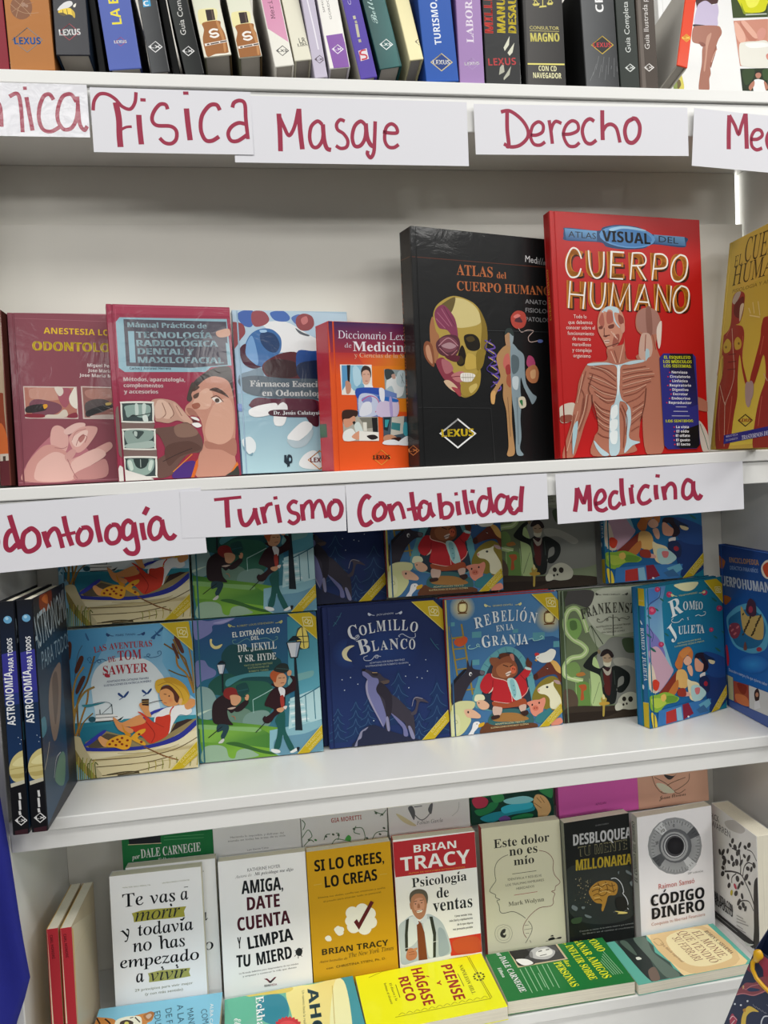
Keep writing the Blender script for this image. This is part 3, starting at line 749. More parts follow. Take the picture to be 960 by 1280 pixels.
make('dicc', 'book', 'purple to orange medical dictionary with a red spine and five photo squares', 'book', 'face-out medical books', 'F', 0.1500, 0.2181, 0.05, (0.1048, 0.0189, -0.0060), (17.50, -1.45, -0.02), 0.0025, 'e85a24', 'cc3444', 'c43a2c', (
    'G 382458 a82e38 212 2115 253 1719 -2 2179 1693 2224 1672 1689 22 1660',
    'G b83234 e85a20 193 1718 200 1428 6 1732 1673 1728 1661 1401 29 1390',
    'G f0a020 e85c24 1674 1747 566 987 597 1670 1672 1689 1639 861 420 951',
    'G d8402c f0a020 433 1668 1229 1625 435 1704 1673 1724 1665 1517 589 1505',
    'P e8581f 30 1408 462 1412 437 877 1640 880 1602 -92 51 -16',
    'G f09a20 e8601f 1138 1511 413 1246 468 1540 1667 1555 1639 842 437 877',
    'T u e8e2ee 148 1937 1377 1938 112 Diccionario Lexus',
    'T u d8ccd8 249 1806 358 1805 65 de',
    'T s f0eaf0 380 1758 1361 1763 139 Medicina',
    'T u e8c0a0 396 1667 1427 1670 66 y Ciencias de la Salud',
    'P f0ece6 158 1558 675 1561 672 1219 433 1219 399 1114 169 1118',
    'P 5a9ac8 185 1546 275 1547 281 1356 231 1246 179 1173',
    'P 8ec0d8 326 1547 530 1550 516 1246 369 1173 304 1246',
    'S b8dcec 364 1502 427 1540 503 1412 454 1246 374 1283',
    'P 1c2028 270 1552 326 1553 300 1246 271 1246',
    'S c89078 234 1301 275 1319 323 1264 307 1154 246 1136',
    'S 3a2c28 494 1449 529 1532 591 1545 651 1505 659 1395 624 1357 521 1357',
    'S dcae98 515 1449 588 1483 640 1441 640 1339 600 1274 538 1274 512 1338',
    'l 5a3a34 7 528 1416 565 1420',
    'l 5a3a34 7 598 1420 631 1417',
    'l b05a54 9 556 1320 598 1320',
    'S f4f4f4 454 1246 534 1274 578 1246 641 1274 672 1219 431 1191',
    'S 7ab0d0 434 1246 517 1283 535 1219 431 1191',
    'P 9aa8a8 881 1497 1441 1480 1424 1056 883 1063',
    'S e4e8e8 916 1321 1004 1397 1153 1360 1213 1247 1163 1095 991 1077 909 1172',
    'S 3c4648 891 1489 1008 1491 1048 1416 917 1340',
    'S c8a090 1005 1416 1059 1425 1067 1360 1015 1359',
    'S c8d8dc 1114 1454 1222 1474 1281 1323 1191 1228 1085 1284',
    'L 6a8088 8 1155 1417 1215 1285',
    'L 6a8088 8 1200 1445 1171 1285',
    'S b0c4cc 888 1172 998 1247 1034 1096 905 1068',
    'P 6c86c4 408 1213 785 1220 1079 1134 1072 783 413 793',
    'S 2c50b0 412 1209 764 1213 780 1116 614 1135 425 1062',
    'S c8d0e8 447 1099 614 1135 757 1060 770 873 682 799 454 803',
    'S 8a90c8 487 1062 633 1098 650 1005 525 987',
    'L c84880 13 485 1025 612 1098 736 1060 773 948 706 855',
    'S e6e8f2 504 988 629 1005 643 856 516 802 435 822',
    'S d8c8e4 775 1004 1075 1058 1073 793 745 798',
    'S 2c6cc0 779 1097 1075 1049 1073 1001 798 1041',
    'S b0a0d4 947 1059 990 1059 1000 794 957 795',
    'S f0f0f8 784 1209 868 1190 860 1022 798 1041',
    'P b4b0a4 162 881 417 885 413 793 745 783 745 423 165 441',
    'S 3c241c 170 881 397 885 401 804 310 769 184 679',
    'S d89a7c 172 753 269 769 352 805 369 731 284 659 203 642',
    'P 2a2624 317 713 353 735 425 618 393 591',
    'S eef0ec 171 569 303 621 379 508 335 443 169 448',
    'S d8e4e0 345 657 430 711 503 505 418 461',
    'S e0a080 297 501 424 581 482 505 397 452',
    'P 7e7c70 433 776 723 776 738 630 549 615',
    'P e8e6da 491 710 553 708 552 578 494 579',
    'P 1c1c1e 639 772 734 776 734 555 650 547',
    'P f0eee6 424 581 747 554 746 426 417 437',
    'S 2a2020 544 504 670 519 731 470 625 445',
    'P 4a5c68 825 782 1413 787 1395 344 828 367',
    'P 1c3038 841 774 956 772 900 569 833 590',
    'P 38a0a8 859 740 933 739 894 626 854 627',
    'P ccc8bc 978 776 1194 791 1161 524 944 492',
    'P 3c8488 974 700 1124 678 1109 564 959 596',
    'S c89070 838 495 966 511 1092 431 1003 377 834 420',
    'S 3a1c18 964 454 1115 468 1091 393 961 397',
    'S eef0f2 834 420 1006 434 1132 357 832 367',
    'S f0f2f4 1091 412 1247 484 1307 347 1067 355',
    'S 48a8b8 1190 696 1275 636 1225 484 1162 544',
    'l e0a040 9 625 178 782 284 930 166 772 61 625 178 782 284',
    'T B 2a1c1c 637 148 920 140 64 LEXUS',), gain=1.1, m='wrap', hard=True, pages='pages', spine_art=(
    'T s e09a98 14 1044 -97 1883 203 MEDICINA',
    'P 4a5a4a -131 715 273 708 288 507 -95 499',
    'P d86a70 -235 2204 -137 2226 -116 -1 -221 -2',
    'S 3a6a4a -59 670 220 677 234 546 -23 544',))
make('atlas', 'book', 'large black anatomy atlas with a gold half-muscle skull', 'book', 'face-out medical books', 'F', 0.2650, 0.3526, 0.037, (0.2331, 0.0160, -0.0053), (15.93, -0.45, 0.15), 0.0025, '141516', '26211f', '141414', (
    'l 5a2c1c 11 -4 3080 2884 3083',
    'T r d8d8d8 2019 3144 2242 3128 101 Med',
    'T c a8a8a8 2253 3120 2492 3114 113 illum',
    'T s b8683a 755 2865 1404 2863 154 ATLAS',
    'T s b8683a 1476 2855 1651 2859 97 del',
    'T s b8683a 752 2636 2494 2641 136 CUERPO HUMANO',
    'T r 9a9a9c 1994 2493 2618 2484 68 ANATOMIA',
    'T r 9a9a9c 1996 2358 2605 2352 68 FISIOLOGIA',
    'T r 9a9a9c 1998 2216 2569 2212 68 PATOLOGIA',
    'S b49a48 436 2434 680 2545 955 2493 1126 2376 1252 2142 1257 1931 1219 1689 1125 1507 1099 1235 1001 1085 828 1019 685 1086 553 1234 424 1410 339 1615 290 1789 326 2081 329 2284',
    'S d8c888 643 2502 885 2499 1090 2375 1153 2168 902 2085 694 2093 600 2295',
    'S 8a7228 1126 2376 1252 2142 1262 1871 1189 1658 1138 1808 1168 2109',
    'S 6a5a30 469 2406 713 2529 634 2296 500 2349',
    'S 863a58 346 2285 486 2407 634 2296 714 2152 737 1888 652 1915 554 2030 403 2069',
    'L b87088 9 396 2287 591 2089',
    'L b87088 9 466 2348 642 2091',
    'L 5c2440 9 508 2379 687 2093',
    'L b87088 9 365 2198 521 2058',
    'S a8704a 250 2020 309 2225 357 2023 413 1908 363 1556 282 1614',
    'S 8a5034 139 1785 193 1859 290 1789 310 1497 227 1525 149 1641',
    'S c49070 171 1757 223 1802 267 1672 278 1526 198 1612',
    'S 5a2c38 360 1849 517 1955 722 1946 768 1800 675 1650 469 1646 370 1717',
    'S 7c4450 412 1879 584 1937 718 1858 679 1738 506 1705',
    'S b08a90 441 1792 580 1848 698 1798 593 1751',
    'L c49098 12 391 1791 566 1913 733 1799',
    'L b87880 12 406 1762 571 1648 713 1739',
    'S 1c160c 844 1950 1003 1984 1106 1912 1119 1777 1010 1730 889 1772',
    'S 4a3c18 878 1921 984 1954 1035 1895 928 1863',
    'S 1a1008 767 1770 820 1801 866 1653 825 1518 738 1502 699 1576',
    'S 3a2e10 708 1621 779 1651 827 1563 738 1517',
    'S c8aa50 885 1683 1025 1656 1089 1506 945 1445 841 1474',
    'S 907828 1063 1716 1207 1749 1161 1507 1051 1446',
    'S 8c3848 336 1556 468 1617 597 1441 695 1324 758 1175 735 1032 585 1175 422 1352',
    'S b06870 432 1587 568 1559 631 1442 491 1382',
    'S 5c2030 503 1647 744 1651 705 1561 569 1589',
    'S c07878 593 1353 751 1419 837 1384 815 1279 692 1258',
    'L 7a2838 12 599 1329 731 1342 827 1324',
    'S d8b898 459 1263 555 1279 689 1175 668 1100 550 1160',
    'S a8444c 585 1175 722 1145 735 1041',
    'S eeeae0 760 1378 873 1396 1006 1373 1009 1295 902 1259 770 1276',
    'l 8a8270 9 765 1324 1004 1325',
    'l 9a9280 6 802 1384 801 1270',
    'l 9a9280 6 844 1384 843 1271',
    'l 9a9280 6 886 1384 885 1271',
    'l 9a9280 6 928 1385 927 1271',
    'l 9a9280 6 971 1385 969 1271',
    'S a68c3a 768 1235 937 1259 1105 1446 1099 1235 1001 1085 839 1031 754 1085',
    'S d0b868 898 1175 1025 1235 1040 1175 930 1085',
    'L 6a50a8 24 1213 1894 1337 1843 1389 1783 1243 1750',
    'l d0b860 12 1241 1876 1361 1819',
    'L 6a50a8 24 1236 1768 1360 1716 1405 1656 1270 1624',
    'l d0b860 12 1264 1750 1378 1692',
    'L 6a50a8 24 1260 1642 1384 1589 1422 1529 1297 1497',
    'l d0b860 12 1288 1624 1394 1565',
    'L 6a50a8 24 1283 1515 1408 1462 1439 1401 1325 1370',
    'l d0b860 12 1312 1497 1411 1437',
    'L 6a50a8 24 1307 1388 1432 1334 1455 1273 1352 1242',
    'l d0b860 12 1335 1370 1428 1309',
    'L 6a50a8 24 1331 1260 1456 1205 1472 1144 1380 1114',
    'l d0b860 12 1359 1242 1444 1181',
    'L 4a3c88 15 1321 1909 1208 1779 1382 1631 1230 1448 1461 1328 1291 1175',
    'S b48a5c 1580 1818 1478 1740 1412 1632 1448 1450 1472 1328 1364 1175 1287 1084 1288 931 1346 925 1373 1053 1513 1236 1511 1021 1562 806 1577 527 1584 248 1549 119 1615 91 1700 151 1675 463 1665 773 1698 1821',
    'S 8a9ca4 1684 1820 1830 1762 1932 1671 1939 1455 1961 1237 2069 1081 2152 1018 2070 906 2009 1003 1913 1175 1859 1330 1844 1144 1854 926 1826 678 1834 396 1800 210 1865 107 1766 98 1724 181 1727 462 1709 773 1677 1082',
    'S b08864 1589 2031 1657 2079 1692 2035 1684 1820 1610 1819 1584 1909',
    'S 94a2a8 1679 2077 1737 2051 1739 1913 1683 1814',
    'S 2e3a38 1579 1985 1605 2075 1694 2096 1748 2030 1734 1975 1655 2027',
    'S c86a60 1567 1665 1642 1697 1664 1513 1577 1451 1532 1542',
    'S a03838 1578 1497 1654 1528 1667 1390 1592 1374',
    'S 5a6a70 1696 1667 1826 1639 1818 1453 1704 1391',
    'S a85a40 1599 1359 1665 1360 1658 1175 1586 1236',
    'S c8d4d8 1701 1329 1814 1330 1788 1144 1703 1175',
    'S d8a868 1287 1084 1369 1114 1346 925 1289 946',
    'L 7a5a3c 9 1596 1021 1628 402',
    'L 5c6c74 9 1772 1020 1773 273',
    'S b8483c 1709 2279 1817 2369 1958 2350 1999 2229 1938 2119 1806 2093 1719 2158',
    'S 5a3038 1773 2205 1851 2285 1922 2195',
    'S e08078 1757 2281 1833 2321 1888 2292 1793 2252',
    'L c8b0a8 12 1844 2100 1897 2041 2012 2075 2125 2063 2027 1967 2062 1891 2235 1920',
    'E 6878b8 2254 1908 54 1 -1 -28',
    'S b04870 2016 1673 2110 1643 2143 1519 2046 1471 1973 1548',
    'S b87850 1969 1455 2125 1534 2205 1426 2172 1269 2056 1244 1965 1330',
    'S d8a878 2044 1424 2141 1456 2136 1331 2059 1315',
    'S d8d0b8 1801 1004 1915 1019 1940 879 1825 849',
    'S 3a7a4a 1818 958 1875 973 1872 879',
    'P 161616 362 484 674 692 975 468 656 260',
    'l f0f0f0 24 362 484 674 692 975 468 656 260 362 484 674 692',
    'T B e8c828 380 430 952 432 113 LEXUS',
    'l 3a3b3c 6 -35 879 1278 852 1316 10',
    'l 46484a 6 1255 2045 2453 2057',), gain=1.1, m='wrap', hard=True, pages='pages', spine_art=(
    'T s 8a5236 58 910 23 2938 172 ATLAS DEL CUERPO HUMANO',
    'l c88850 12 -31 253 175 320 360 241 161 174 -31 253 175 320',
    'T b c88850 4 234 325 225 38 LX',
    'l 6a4430 9 -116 3119 313 3095',
    'T c 8a8a88 46 3181 16 3421 93 Medillum',))
make('rojo', 'book', 'tall red anatomy atlas with two muscle figures', 'book', 'face-out medical books', 'F', 0.2784, 0.3826, 0.02, (0.4602, 0.0284, -0.0040), (8.16, 1.86, 0.27), 0.0025, 'b81414', 'a41414', 'a81616', (
    'S 123c68 238 3528 283 3579 844 3557 943 3616 1201 3667 1590 3648 1849 3548 2489 3526 2505 3435 2429 3358 1874 3386 1671 3311 1278 3284 990 3311 866 3377 273 3379 227 3447',
    'G 6aa0cc 1c4478 438 3587 412 3385 252 3567 828 3551 820 3392 273 3384',
    'G 6aa0cc 1c4478 2184 3549 2158 3359 1882 3544 2472 3531 2489 3383 1891 3395',
    'R 2c64a0 5c94c8 1386 3482 516 -23 -30 -172',
    'E 3a76b0 1385 3471 457 -21 -24 -139',
    'S 9cc8e4 1069 3600 1330 3652 1655 3623 1719 3592 1328 3613 1099 3563',
    'T r 0c1420 313 3435 805 3424 93 ATLAS',
    'T B 0a1018 918 3396 1814 3384 172 VISUAL',
    'T r 0c1420 1970 3430 2347 3412 97 DEL',
    'T B 4a1a08 248 2805 580 2799 409 C',
    'T B 4a1a08 621 2794 959 2793 412 U',
    'T B 4a1a08 1007 2794 1323 2792 416 E',
    'T B 4a1a08 1404 2789 1740 2787 420 R',
    'T B 4a1a08 1817 2795 2142 2792 425 P',
    'T B 4a1a08 2192 2788 2540 2786 428 O',
    'T B c87a1c 225 2832 550 2825 409 C',
    'T B c87a1c 597 2821 929 2820 412 U',
    'T B c87a1c 983 2821 1292 2819 416 E',
    'T B c87a1c 1380 2816 1708 2814 420 R',
    'T B c87a1c 1791 2822 2109 2820 424 P',
    'T B c87a1c 2167 2816 2507 2814 428 O',
    'L f2ece2 25 525 3107 466 3241 359 3258 264 3098 249 2935 319 2818 445 2838 510 2957',
    'L f2ece2 25 657 3243 671 2976 742 2825 853 2839 915 2984 935 3232',
    'l f2ece2 25 1308 3233 1076 3237 1034 2817 1266 2813',
    'l f2ece2 22 1058 3030 1238 3028',
    'l f2ece2 25 1399 2805 1464 3236',
    'L f2ece2 25 1464 3230 1634 3231 1709 3150 1658 3050 1427 3029',
    'l f2ece2 25 1541 3027 1691 2802',
    'l f2ece2 25 1810 2806 1886 3235',
    'L f2ece2 25 1886 3230 2033 3230 2116 3151 2073 3022 1854 2992',
    'L f2ece2 26 2372 3237 2248 3141 2181 2969 2215 2828 2332 2803 2450 2892 2508 3093 2473 3206 2372 3237',
    'T B 4a1a08 258 2313 575 2296 433 H',
    'T B 4a1a08 638 2308 965 2297 425 U',
    'T B 4a1a08 1006 2298 1408 2293 428 M',
    'T B 4a1a08 1467 2294 1804 2294 421 A',
    'T B 4a1a08 1864 2294 2173 2288 431 N',
    'T B 4a1a08 2200 2288 2535 2282 435 O',
    'T B c87a1c 222 2334 551 2318 432 H',
    'T B c87a1c 602 2329 940 2319 424 U',
    'T B c87a1c 969 2319 1383 2315 427 M',
    'T B c87a1c 1428 2316 1778 2316 420 A',
    'T B c87a1c 1825 2316 2147 2310 431 N',
    'T B c87a1c 2161 2310 2509 2305 434 O',
    'l f2ece2 24 307 2753 253 2334',
    'l f2ece2 25 574 2744 507 2322',
    'l f2ece2 22 277 2552 544 2536',
    'L f2ece2 25 681 2747 654 2484 716 2342 827 2350 895 2489 934 2743',
    'l f2ece2 25 1001 2325 1081 2741 1182 2384 1372 2732 1362 2303',
    'l f2ece2 25 1448 2310 1661 2729 1751 2310',
    'l f2ece2 22 1528 2457 1719 2450',
    'l f2ece2 25 1851 2311 1914 2735 2114 2315 2169 2725',
    'L f2ece2 26 2366 2730 2252 2630 2195 2459 2229 2317 2340 2296 2458 2392 2509 2579 2474 2693 2366 2730',
    'T r f0d8d0 333 2177 564 2175 57 Todo lo',
    'T r f0d8d0 234 2088 662 2087 57 que debemos',
    'T r f0d8d0 194 2005 705 2004 57 conocer sobre el',
    'T r f0d8d0 213 1917 682 1910 57 funcionamiento',
    'T r f0d8d0 291 1834 618 1826 57 de nuestro',
    'T r f0d8d0 286 1746 619 1737 57 maravilloso',
    'T r f0d8d0 281 1658 626 1648 57 y complejo',
    'T r f0d8d0 294 1570 603 1559 57 organismo',
    'S b0705a 1464 2197 1533 2318 1692 2366 1849 2323 1930 2177 1927 1988 1821 1799 1875 1611 1933 1503 1864 1395 1613 1450 1431 1571 1561 1664 1588 1878 1470 2011',
    'S a4766a 1479 2198 1564 2319 1723 2356 1878 2284 1921 2123 1861 1961 1670 1932 1501 2011',
    'S 8a5c50 1659 2334 1755 2357 1766 1960 1670 1946',
    'S e0d0c4 1848 2014 1951 2150 1917 1799 1868 1718',
    'S c8a494 1542 1905 1640 1959 1732 1906 1751 1665 1647 1504 1494 1584',
    'L 8a4a3a 16 1638 1932 1608 1664',
    'L 8a4a3a 16 1765 1933 1816 1691',
    'S a8c4cc 1625 1691 1688 1678 1679 1503 1616 1504',
    'S b0705a 1616 1504 1904 1557 1989 1340 2036 1015 2554 925 2797 810 2790 672 2542 705 2025 798 1947 528 1857 29 1539 41 1516 808',
    'S d0c4b8 2585 511 2740 341 2808 34 2640 26',
    'L 5a7a6a 14 2613 469 2701 232 2758 36',
    'S d0c4b4 14 798 267 858 272 676 193 574 16 565',
    'S 8a4a3a 21 656 213 672 193 574 31 563',
    'S b0705a 914 1717 1193 1770 1229 1876 1246 1611 1304 1531 1554 1525 1768 1396 1874 1287 1880 1098 1724 1154 1593 1075 1580 833 1472 567 1428 327 1438 219 1341 169 1319 49 566 17 596 300 678 429 661 667 585 931 560 1036 579 826 426 489 323 231 207 13 21 8 88 265 190 522 246 729 328 987 375 1195 506 1429 630 1494 842 1506 906 1559',
    'S c4866e 755 2135 824 2307 979 2370 1161 2338 1251 2168 1220 1982 1133 1796 974 1696 900 1730 830 1848 761 1978',
    'S b8d0d8 822 2267 949 2369 1116 2356 1158 2272 1066 2271 1089 2139 1161 2035 1116 2061 1045 2165 1037 2297 946 2309 900 2137 869 2294',
    'S a85c4c 779 2136 852 2268 880 2111 840 2031',
    'S a85c4c 928 2269 1021 2283 1043 2139 934 2098',
    'S 8a4438 1141 2246 1231 2194 1225 2088 1149 2114',
    'S 6a3428 774 2044 841 2063 839 2018 784 2010',
    'S 6a3428 948 2064 1050 2092 1041 2033 961 2020',
    'L 4a2018 13 870 2032 869 1900 924 1901',
    'L 5a2018 16 848 1900 970 1917',
    'S d8b0a0 860 1835 951 1843 943 1796 875 1790',
    'L 5a2018 11 865 1816 956 1822',
    'S 9a5444 1046 1902 1140 1929 1117 1796 1006 1730',
    'L e0b8a4 11 989 1980 1075 1875',
    'L e0b8a4 11 1034 1954 1105 1849',
    'L 5a2a20 13 900 1730 1133 1796',
    'S c8907c 1172 2074 1241 2102 1241 1982 1187 1955',
    'S b06854 911 1664 1004 1690 1025 1505 933 1506',
    'L d8a890 16 972 1664 1054 1479',
    'L d8a890 16 1208 1770 1116 1479',
    'L 8a4a3a 16 1034 1677 1091 1479',
    'L 8a4a3a 13 1234 1664 1242 1531',
    'S b8d0d8 553 1468 871 1485 1083 1447 1334 1505 1554 1525 1568 1493 1331 1451 1144 1420 1098 1134 1123 922 1206 840 1279 759 1258 653 1220 813 1130 868 1081 816 1067 445 1041 60 870 26 874 397 925 766 996 844 1058 1082 1063 1410 869 1448 582 1434',
    'S e4eef0 1075 1399 1124 1399 1095 1081 1058 976',
    'S e8f0f0 923 740 1035 817 1041 658 930 581',
    'S e8f0f0 898 555 1031 578 1018 446 905 396',
    'S e8f0f0 888 370 1021 393 999 208 901 211',
    'S b8d0d8 588 261 708 138 855 27 732 16 624 141',
    'S b8d0d8 1196 654 1279 759 1283 545 1238 279 1437 206 1294 157 1132 43 1191 281',
    'L 8a4a3a 13 595 1402 803 1348 1039 1188',
    'L 8a4a3a 13 561 1324 798 1243 1035 1109',
    'L 8a4a3a 13 527 1246 762 1138 1047 1042',
    'L 8a4a3a 13 537 1167 757 1046 1028 976',
    'L 8a4a3a 13 656 1428 896 1374 1055 1267',
    'L 8a4a3a 13 635 1035 811 927 1009 910',
    'L 8a4a3a 13 720 929 868 847 991 871',
    'L d8a890 10 626 1423 864 1356 1047 1228',
    'L d8a890 10 558 1272 795 1191 1045 1074',
    'L d8a890 10 580 1127 785 1006 1020 945',
    'L d8a890 11 663 982 839 887 992 892',
    'L 8a4a3a 13 1172 1372 1422 1398 1611 1423',
    'L 8a4a3a 13 1166 1266 1417 1317 1734 1342',
    'L 8a4a3a 13 1161 1160 1413 1224 1761 1261',
    'L 8a4a3a 13 1149 1054 1406 1104 1694 1181',
    'L 8a4a3a 13 1165 948 1401 997 1595 1102',
    'L 8a4a3a 13 1206 840 1428 916 1559 1022',
    'L d8a890 11 1169 1319 1420 1358 1673 1385',
    'L d8a890 11 1163 1213 1415 1269 1763 1301',
    'L d8a890 11 1158 1107 1409 1163 1696 1221',
    'L d8a890 11 1164 995 1403 1051 1596 1128',
    'L 8a4a3a 13 627 878 742 770 906 714',
    'L 8a4a3a 13 651 772 767 664 886 609',
    'L 8a4a3a 13 659 641 761 559 880 503',
    'L 8a4a3a 13 683 508 784 426 874 397',
    'L 8a4a3a 13 660 377 748 322 869 291',
    'L 8a4a3a 13 1326 758 1453 809 1535 861',
    'L 8a4a3a 13 1303 625 1416 702 1513 754',
    'L 8a4a3a 13 1280 492 1394 569 1475 621',
    'L 8a4a3a 13 1275 385 1371 436 1435 461',
    'L d8a890 11 639 825 754 717 904 661',
    'L d8a890 11 663 706 764 612 883 556',
    'L d8a890 11 671 574 773 493 877 450',
    'L d8a890 11 1316 691 1435 756 1532 807',
    'L d8a890 11 1284 559 1407 636 1494 687',
    'L 8a4a3a 13 1093 763 1159 548 1121 123',
    'L 8a4a3a 13 1127 815 1208 601 1179 335',
    'L 8a4a3a 13 384 1091 451 959 406 673',
    'L 8a4a3a 13 502 1351 415 1116 328 883',
    'L 8a4a3a 13 435 933 359 622 175 236',
    'L 8a4a3a 13 527 984 469 724 332 413',
    'L 8a4a3a 13 258 676 182 366 77 57',
    'L d8a890 13 440 1299 384 1091 312 857',
    'L d8a890 13 498 985 422 699 304 440',
    'L d8a890 13 320 727 215 443 94 109',
    'S a8c8d0 233 495 311 571 285 363 230 156 194 53 202 313',
    'L 6a3428 13 619 1297 533 1089 557 984',
    'L 5a2a20 13 587 983 591 773 657 588',
    'L 5a2a20 13 1593 1075 1548 807 1455 541',
    'P 2a2c80 1872 1557 1946 1627 2517 1621 2574 1567 2586 131 2516 61 1955 71 1888 139',
    'G 0c0c14 2a2c80 2378 1338 2025 798 2068 1621 2517 1621 2580 787 2412 735 2271 1175 2053 1340',
    'P 0c0c14 2197 357 2576 456 2578 112 2516 67 2188 73',
    'G 101018 2a2c80 2191 248 2061 253 2067 361 2213 357 2199 79 2053 84',
    'T B e8ec28 1955 1540 2467 1534 49 EL ESQUELETO',
    'T B e8ec28 1938 1470 2489 1463 49 LOS MÚSCULOS',
    'T B e8ec28 1941 1400 2479 1392 49 LOS SISTEMAS:',
    'T b e8e8f0 2090 1302 2395 1294 41 Nervioso',
    'E d83030 2052 1318 13 0 -1 -11',
    'T b e8e8f0 2054 1231 2444 1222 41 Circulatorio',
    'E d83030 2016 1248 13 0 -1 -11',
    'T b e8e8f0 2096 1160 2394 1152 41 Linfático',
    'E d83030 2058 1177 13 0 -1 -11',
    'T b e8e8f0 2040 1090 2456 1080 41 Respiratorio',
    'E d83030 2003 1107 13 0 -1 -11',
    'T b e8e8f0 2088 1019 2400 1009 41 Digestivo',
    'E d83030 2050 1036 13 0 -1 -11',
    'T b e8e8f0 2098 948 2383 938 41 Excretor',
    'E d83030 2060 965 13 0 -1 -11',
    'T b e8e8f0 2068 878 2426 866 41 Endocrino',
    'E d83030 2030 895 13 0 -1 -11',
    'T b e8e8f0 2006 809 2448 795 41 Reproductor',
    'E d83030 1969 826 13 0 -1 -11',
    'l a8a8c8 14 2139 757 2348 750',
    'l a8a8c8 14 2090 685 2370 676',
    'l a8a8c8 14 2054 612 2399 601',
    'T B e8ec28 1933 507 2472 498 43 LOS SENTIDOS:',
    'T b f4f4f8 2128 409 2375 401 41 La vista',
    'E d83030 2090 426 13 0 -1 -11',
    'T b f4f4f8 2131 338 2372 330 41 El oído',
    'E d83030 2093 355 13 0 -1 -11',
    'T b f4f4f8 2114 267 2388 258 41 El olfato',
    'E d83030 2076 285 13 0 -1 -11',
    'T b f4f4f8 2117 196 2384 187 41 El gusto',
    'E d83030 2079 214 13 0 -1 -11',
    'T b f4f4f8 2126 125 2387 116 41 El tacto',
    'E d83030 2088 143 13 0 -1 -11',), gain=1.1, m='gloss', hard=True, pages='pages', spine_art=(
    'T s c89028 111 2167 79 2962 54 CUERPO HUMANO',))
make('yell', 'book', 'yellow human body book with red muscle figures leaning against the right panel', 'book', 'face-out medical books', 'F', 0.2002, 0.3475, 0.02, (0.7580, 0.1001, -0.0020), (-93.38, 6.77, 0.47), 0.0025, 'd4b44c', 'c8a640', 'c8a640', (
    'G e0c84c b8983c 948 1831 1077 3159 235 2568 2684 2831 3091 111 152 49',
    'T u 4a3a14 214 3021 456 3014 178 EL',
    'T u 4a3a14 498 3022 1753 2942 382 CUERPO',
    'T u 4a3a14 210 2715 1847 2622 307 HUMANO',
    'T r 7a642a 243 2591 1825 2488 56 FISIOLOGIA Y ANATOMIA',
    'S 9c3426 257 2440 320 2565 511 2562 621 2484 630 2333 618 2186 544 2050 437 2038 638 1973 718 1810 726 1451 885 1134 957 1008 889 1015 762 1237 634 1523 641 1161 683 855 636 556 564 10 196 1 80 528 55 941 173 1275 117 1595 34 1228 -95 762 -177 672 -124 925 -13 1329 4 1738 64 1901 223 1984 283 2127',
    'S b8a898 266 2453 347 2568 490 2561 470 2487 349 2390',
    'S 6c2018 349 2390 554 2469 614 2396 607 2158 475 2138 348 2238',
    'S c8a438 113 1753 218 1845 348 1748 329 1627 171 1619',
    'S c8a438 440 1764 528 1826 652 1731 643 1627 496 1628',
    'E 7a5a20 202 1708 29 -4 4 -22',
    'E 7a5a20 580 1712 28 -4 4 -22',
    'L d8b8a0 13 334 1996 416 1676 530 1173 370 805 320 763 117 1093',
    'L d8b8a0 13 326 793 433 43',
    'L c86a50 16 180 899 177 585 278 141',
    'L c86a50 16 527 869 524 563 486 135',
    'L c86a50 16 276 2006 180 1898',
    'L c86a50 12 680 1816 726 1451',
    'L 6c2018 13 294 1571 520 1554',
    'L 6c2018 13 304 1446 552 1429',
    'L 6c2018 13 314 1321 562 1306',
    'L 6c2018 13 128 1531 184 1212',
    'L c86a50 13 65 1728 36 1386 -79 1017',
    'S b09890 889 1015 976 1051 1076 909 1085 704 1018 650 932 760',
    'S 9c3426 1312 2010 1182 1920 1173 1678 1095 1401 1000 1063 1113 993 1205 1185 1311 1429 1417 1075 1318 801 1251 461 1261 12 1592 6 2329 84 2060 1803',
    'L c86a50 15 1263 1721 1212 1443',
    'L c86a50 15 1367 796 1345 341',
    'S b09890 1002 1048 1110 1008 1127 817 1029 738',
    'L d8b8a0 12 1359 1139 1475 1013',
    'S d8c8a8 525 2324 630 2333 584 2132 539 2081',
    'L e8d890 19 776 2244 845 2142',
    'L e8d890 18 878 2312 950 2122',
    'L e8d890 18 1022 2296 1110 2063',
    'L e8d890 18 823 2117 1115 2033',
    'l 2a2420 15 783 457 969 539 1180 436 1000 354 783 457 969 539',
    'T b a02820 823 432 1149 415 49 LEXUS',
    'P 2c2c84 401 230 2283 375 2304 242 414 87',
    'T s d8d8e8 932 140 1632 193 66 TRASTORNOS DE',
    'T r c8c8e0 476 191 813 216 31 BIBLIOTECA',
    'T r c8c8e0 475 129 823 156 31 DE CONSULTA',), gain=1.1, m='gloss', hard=True, pages='pages')
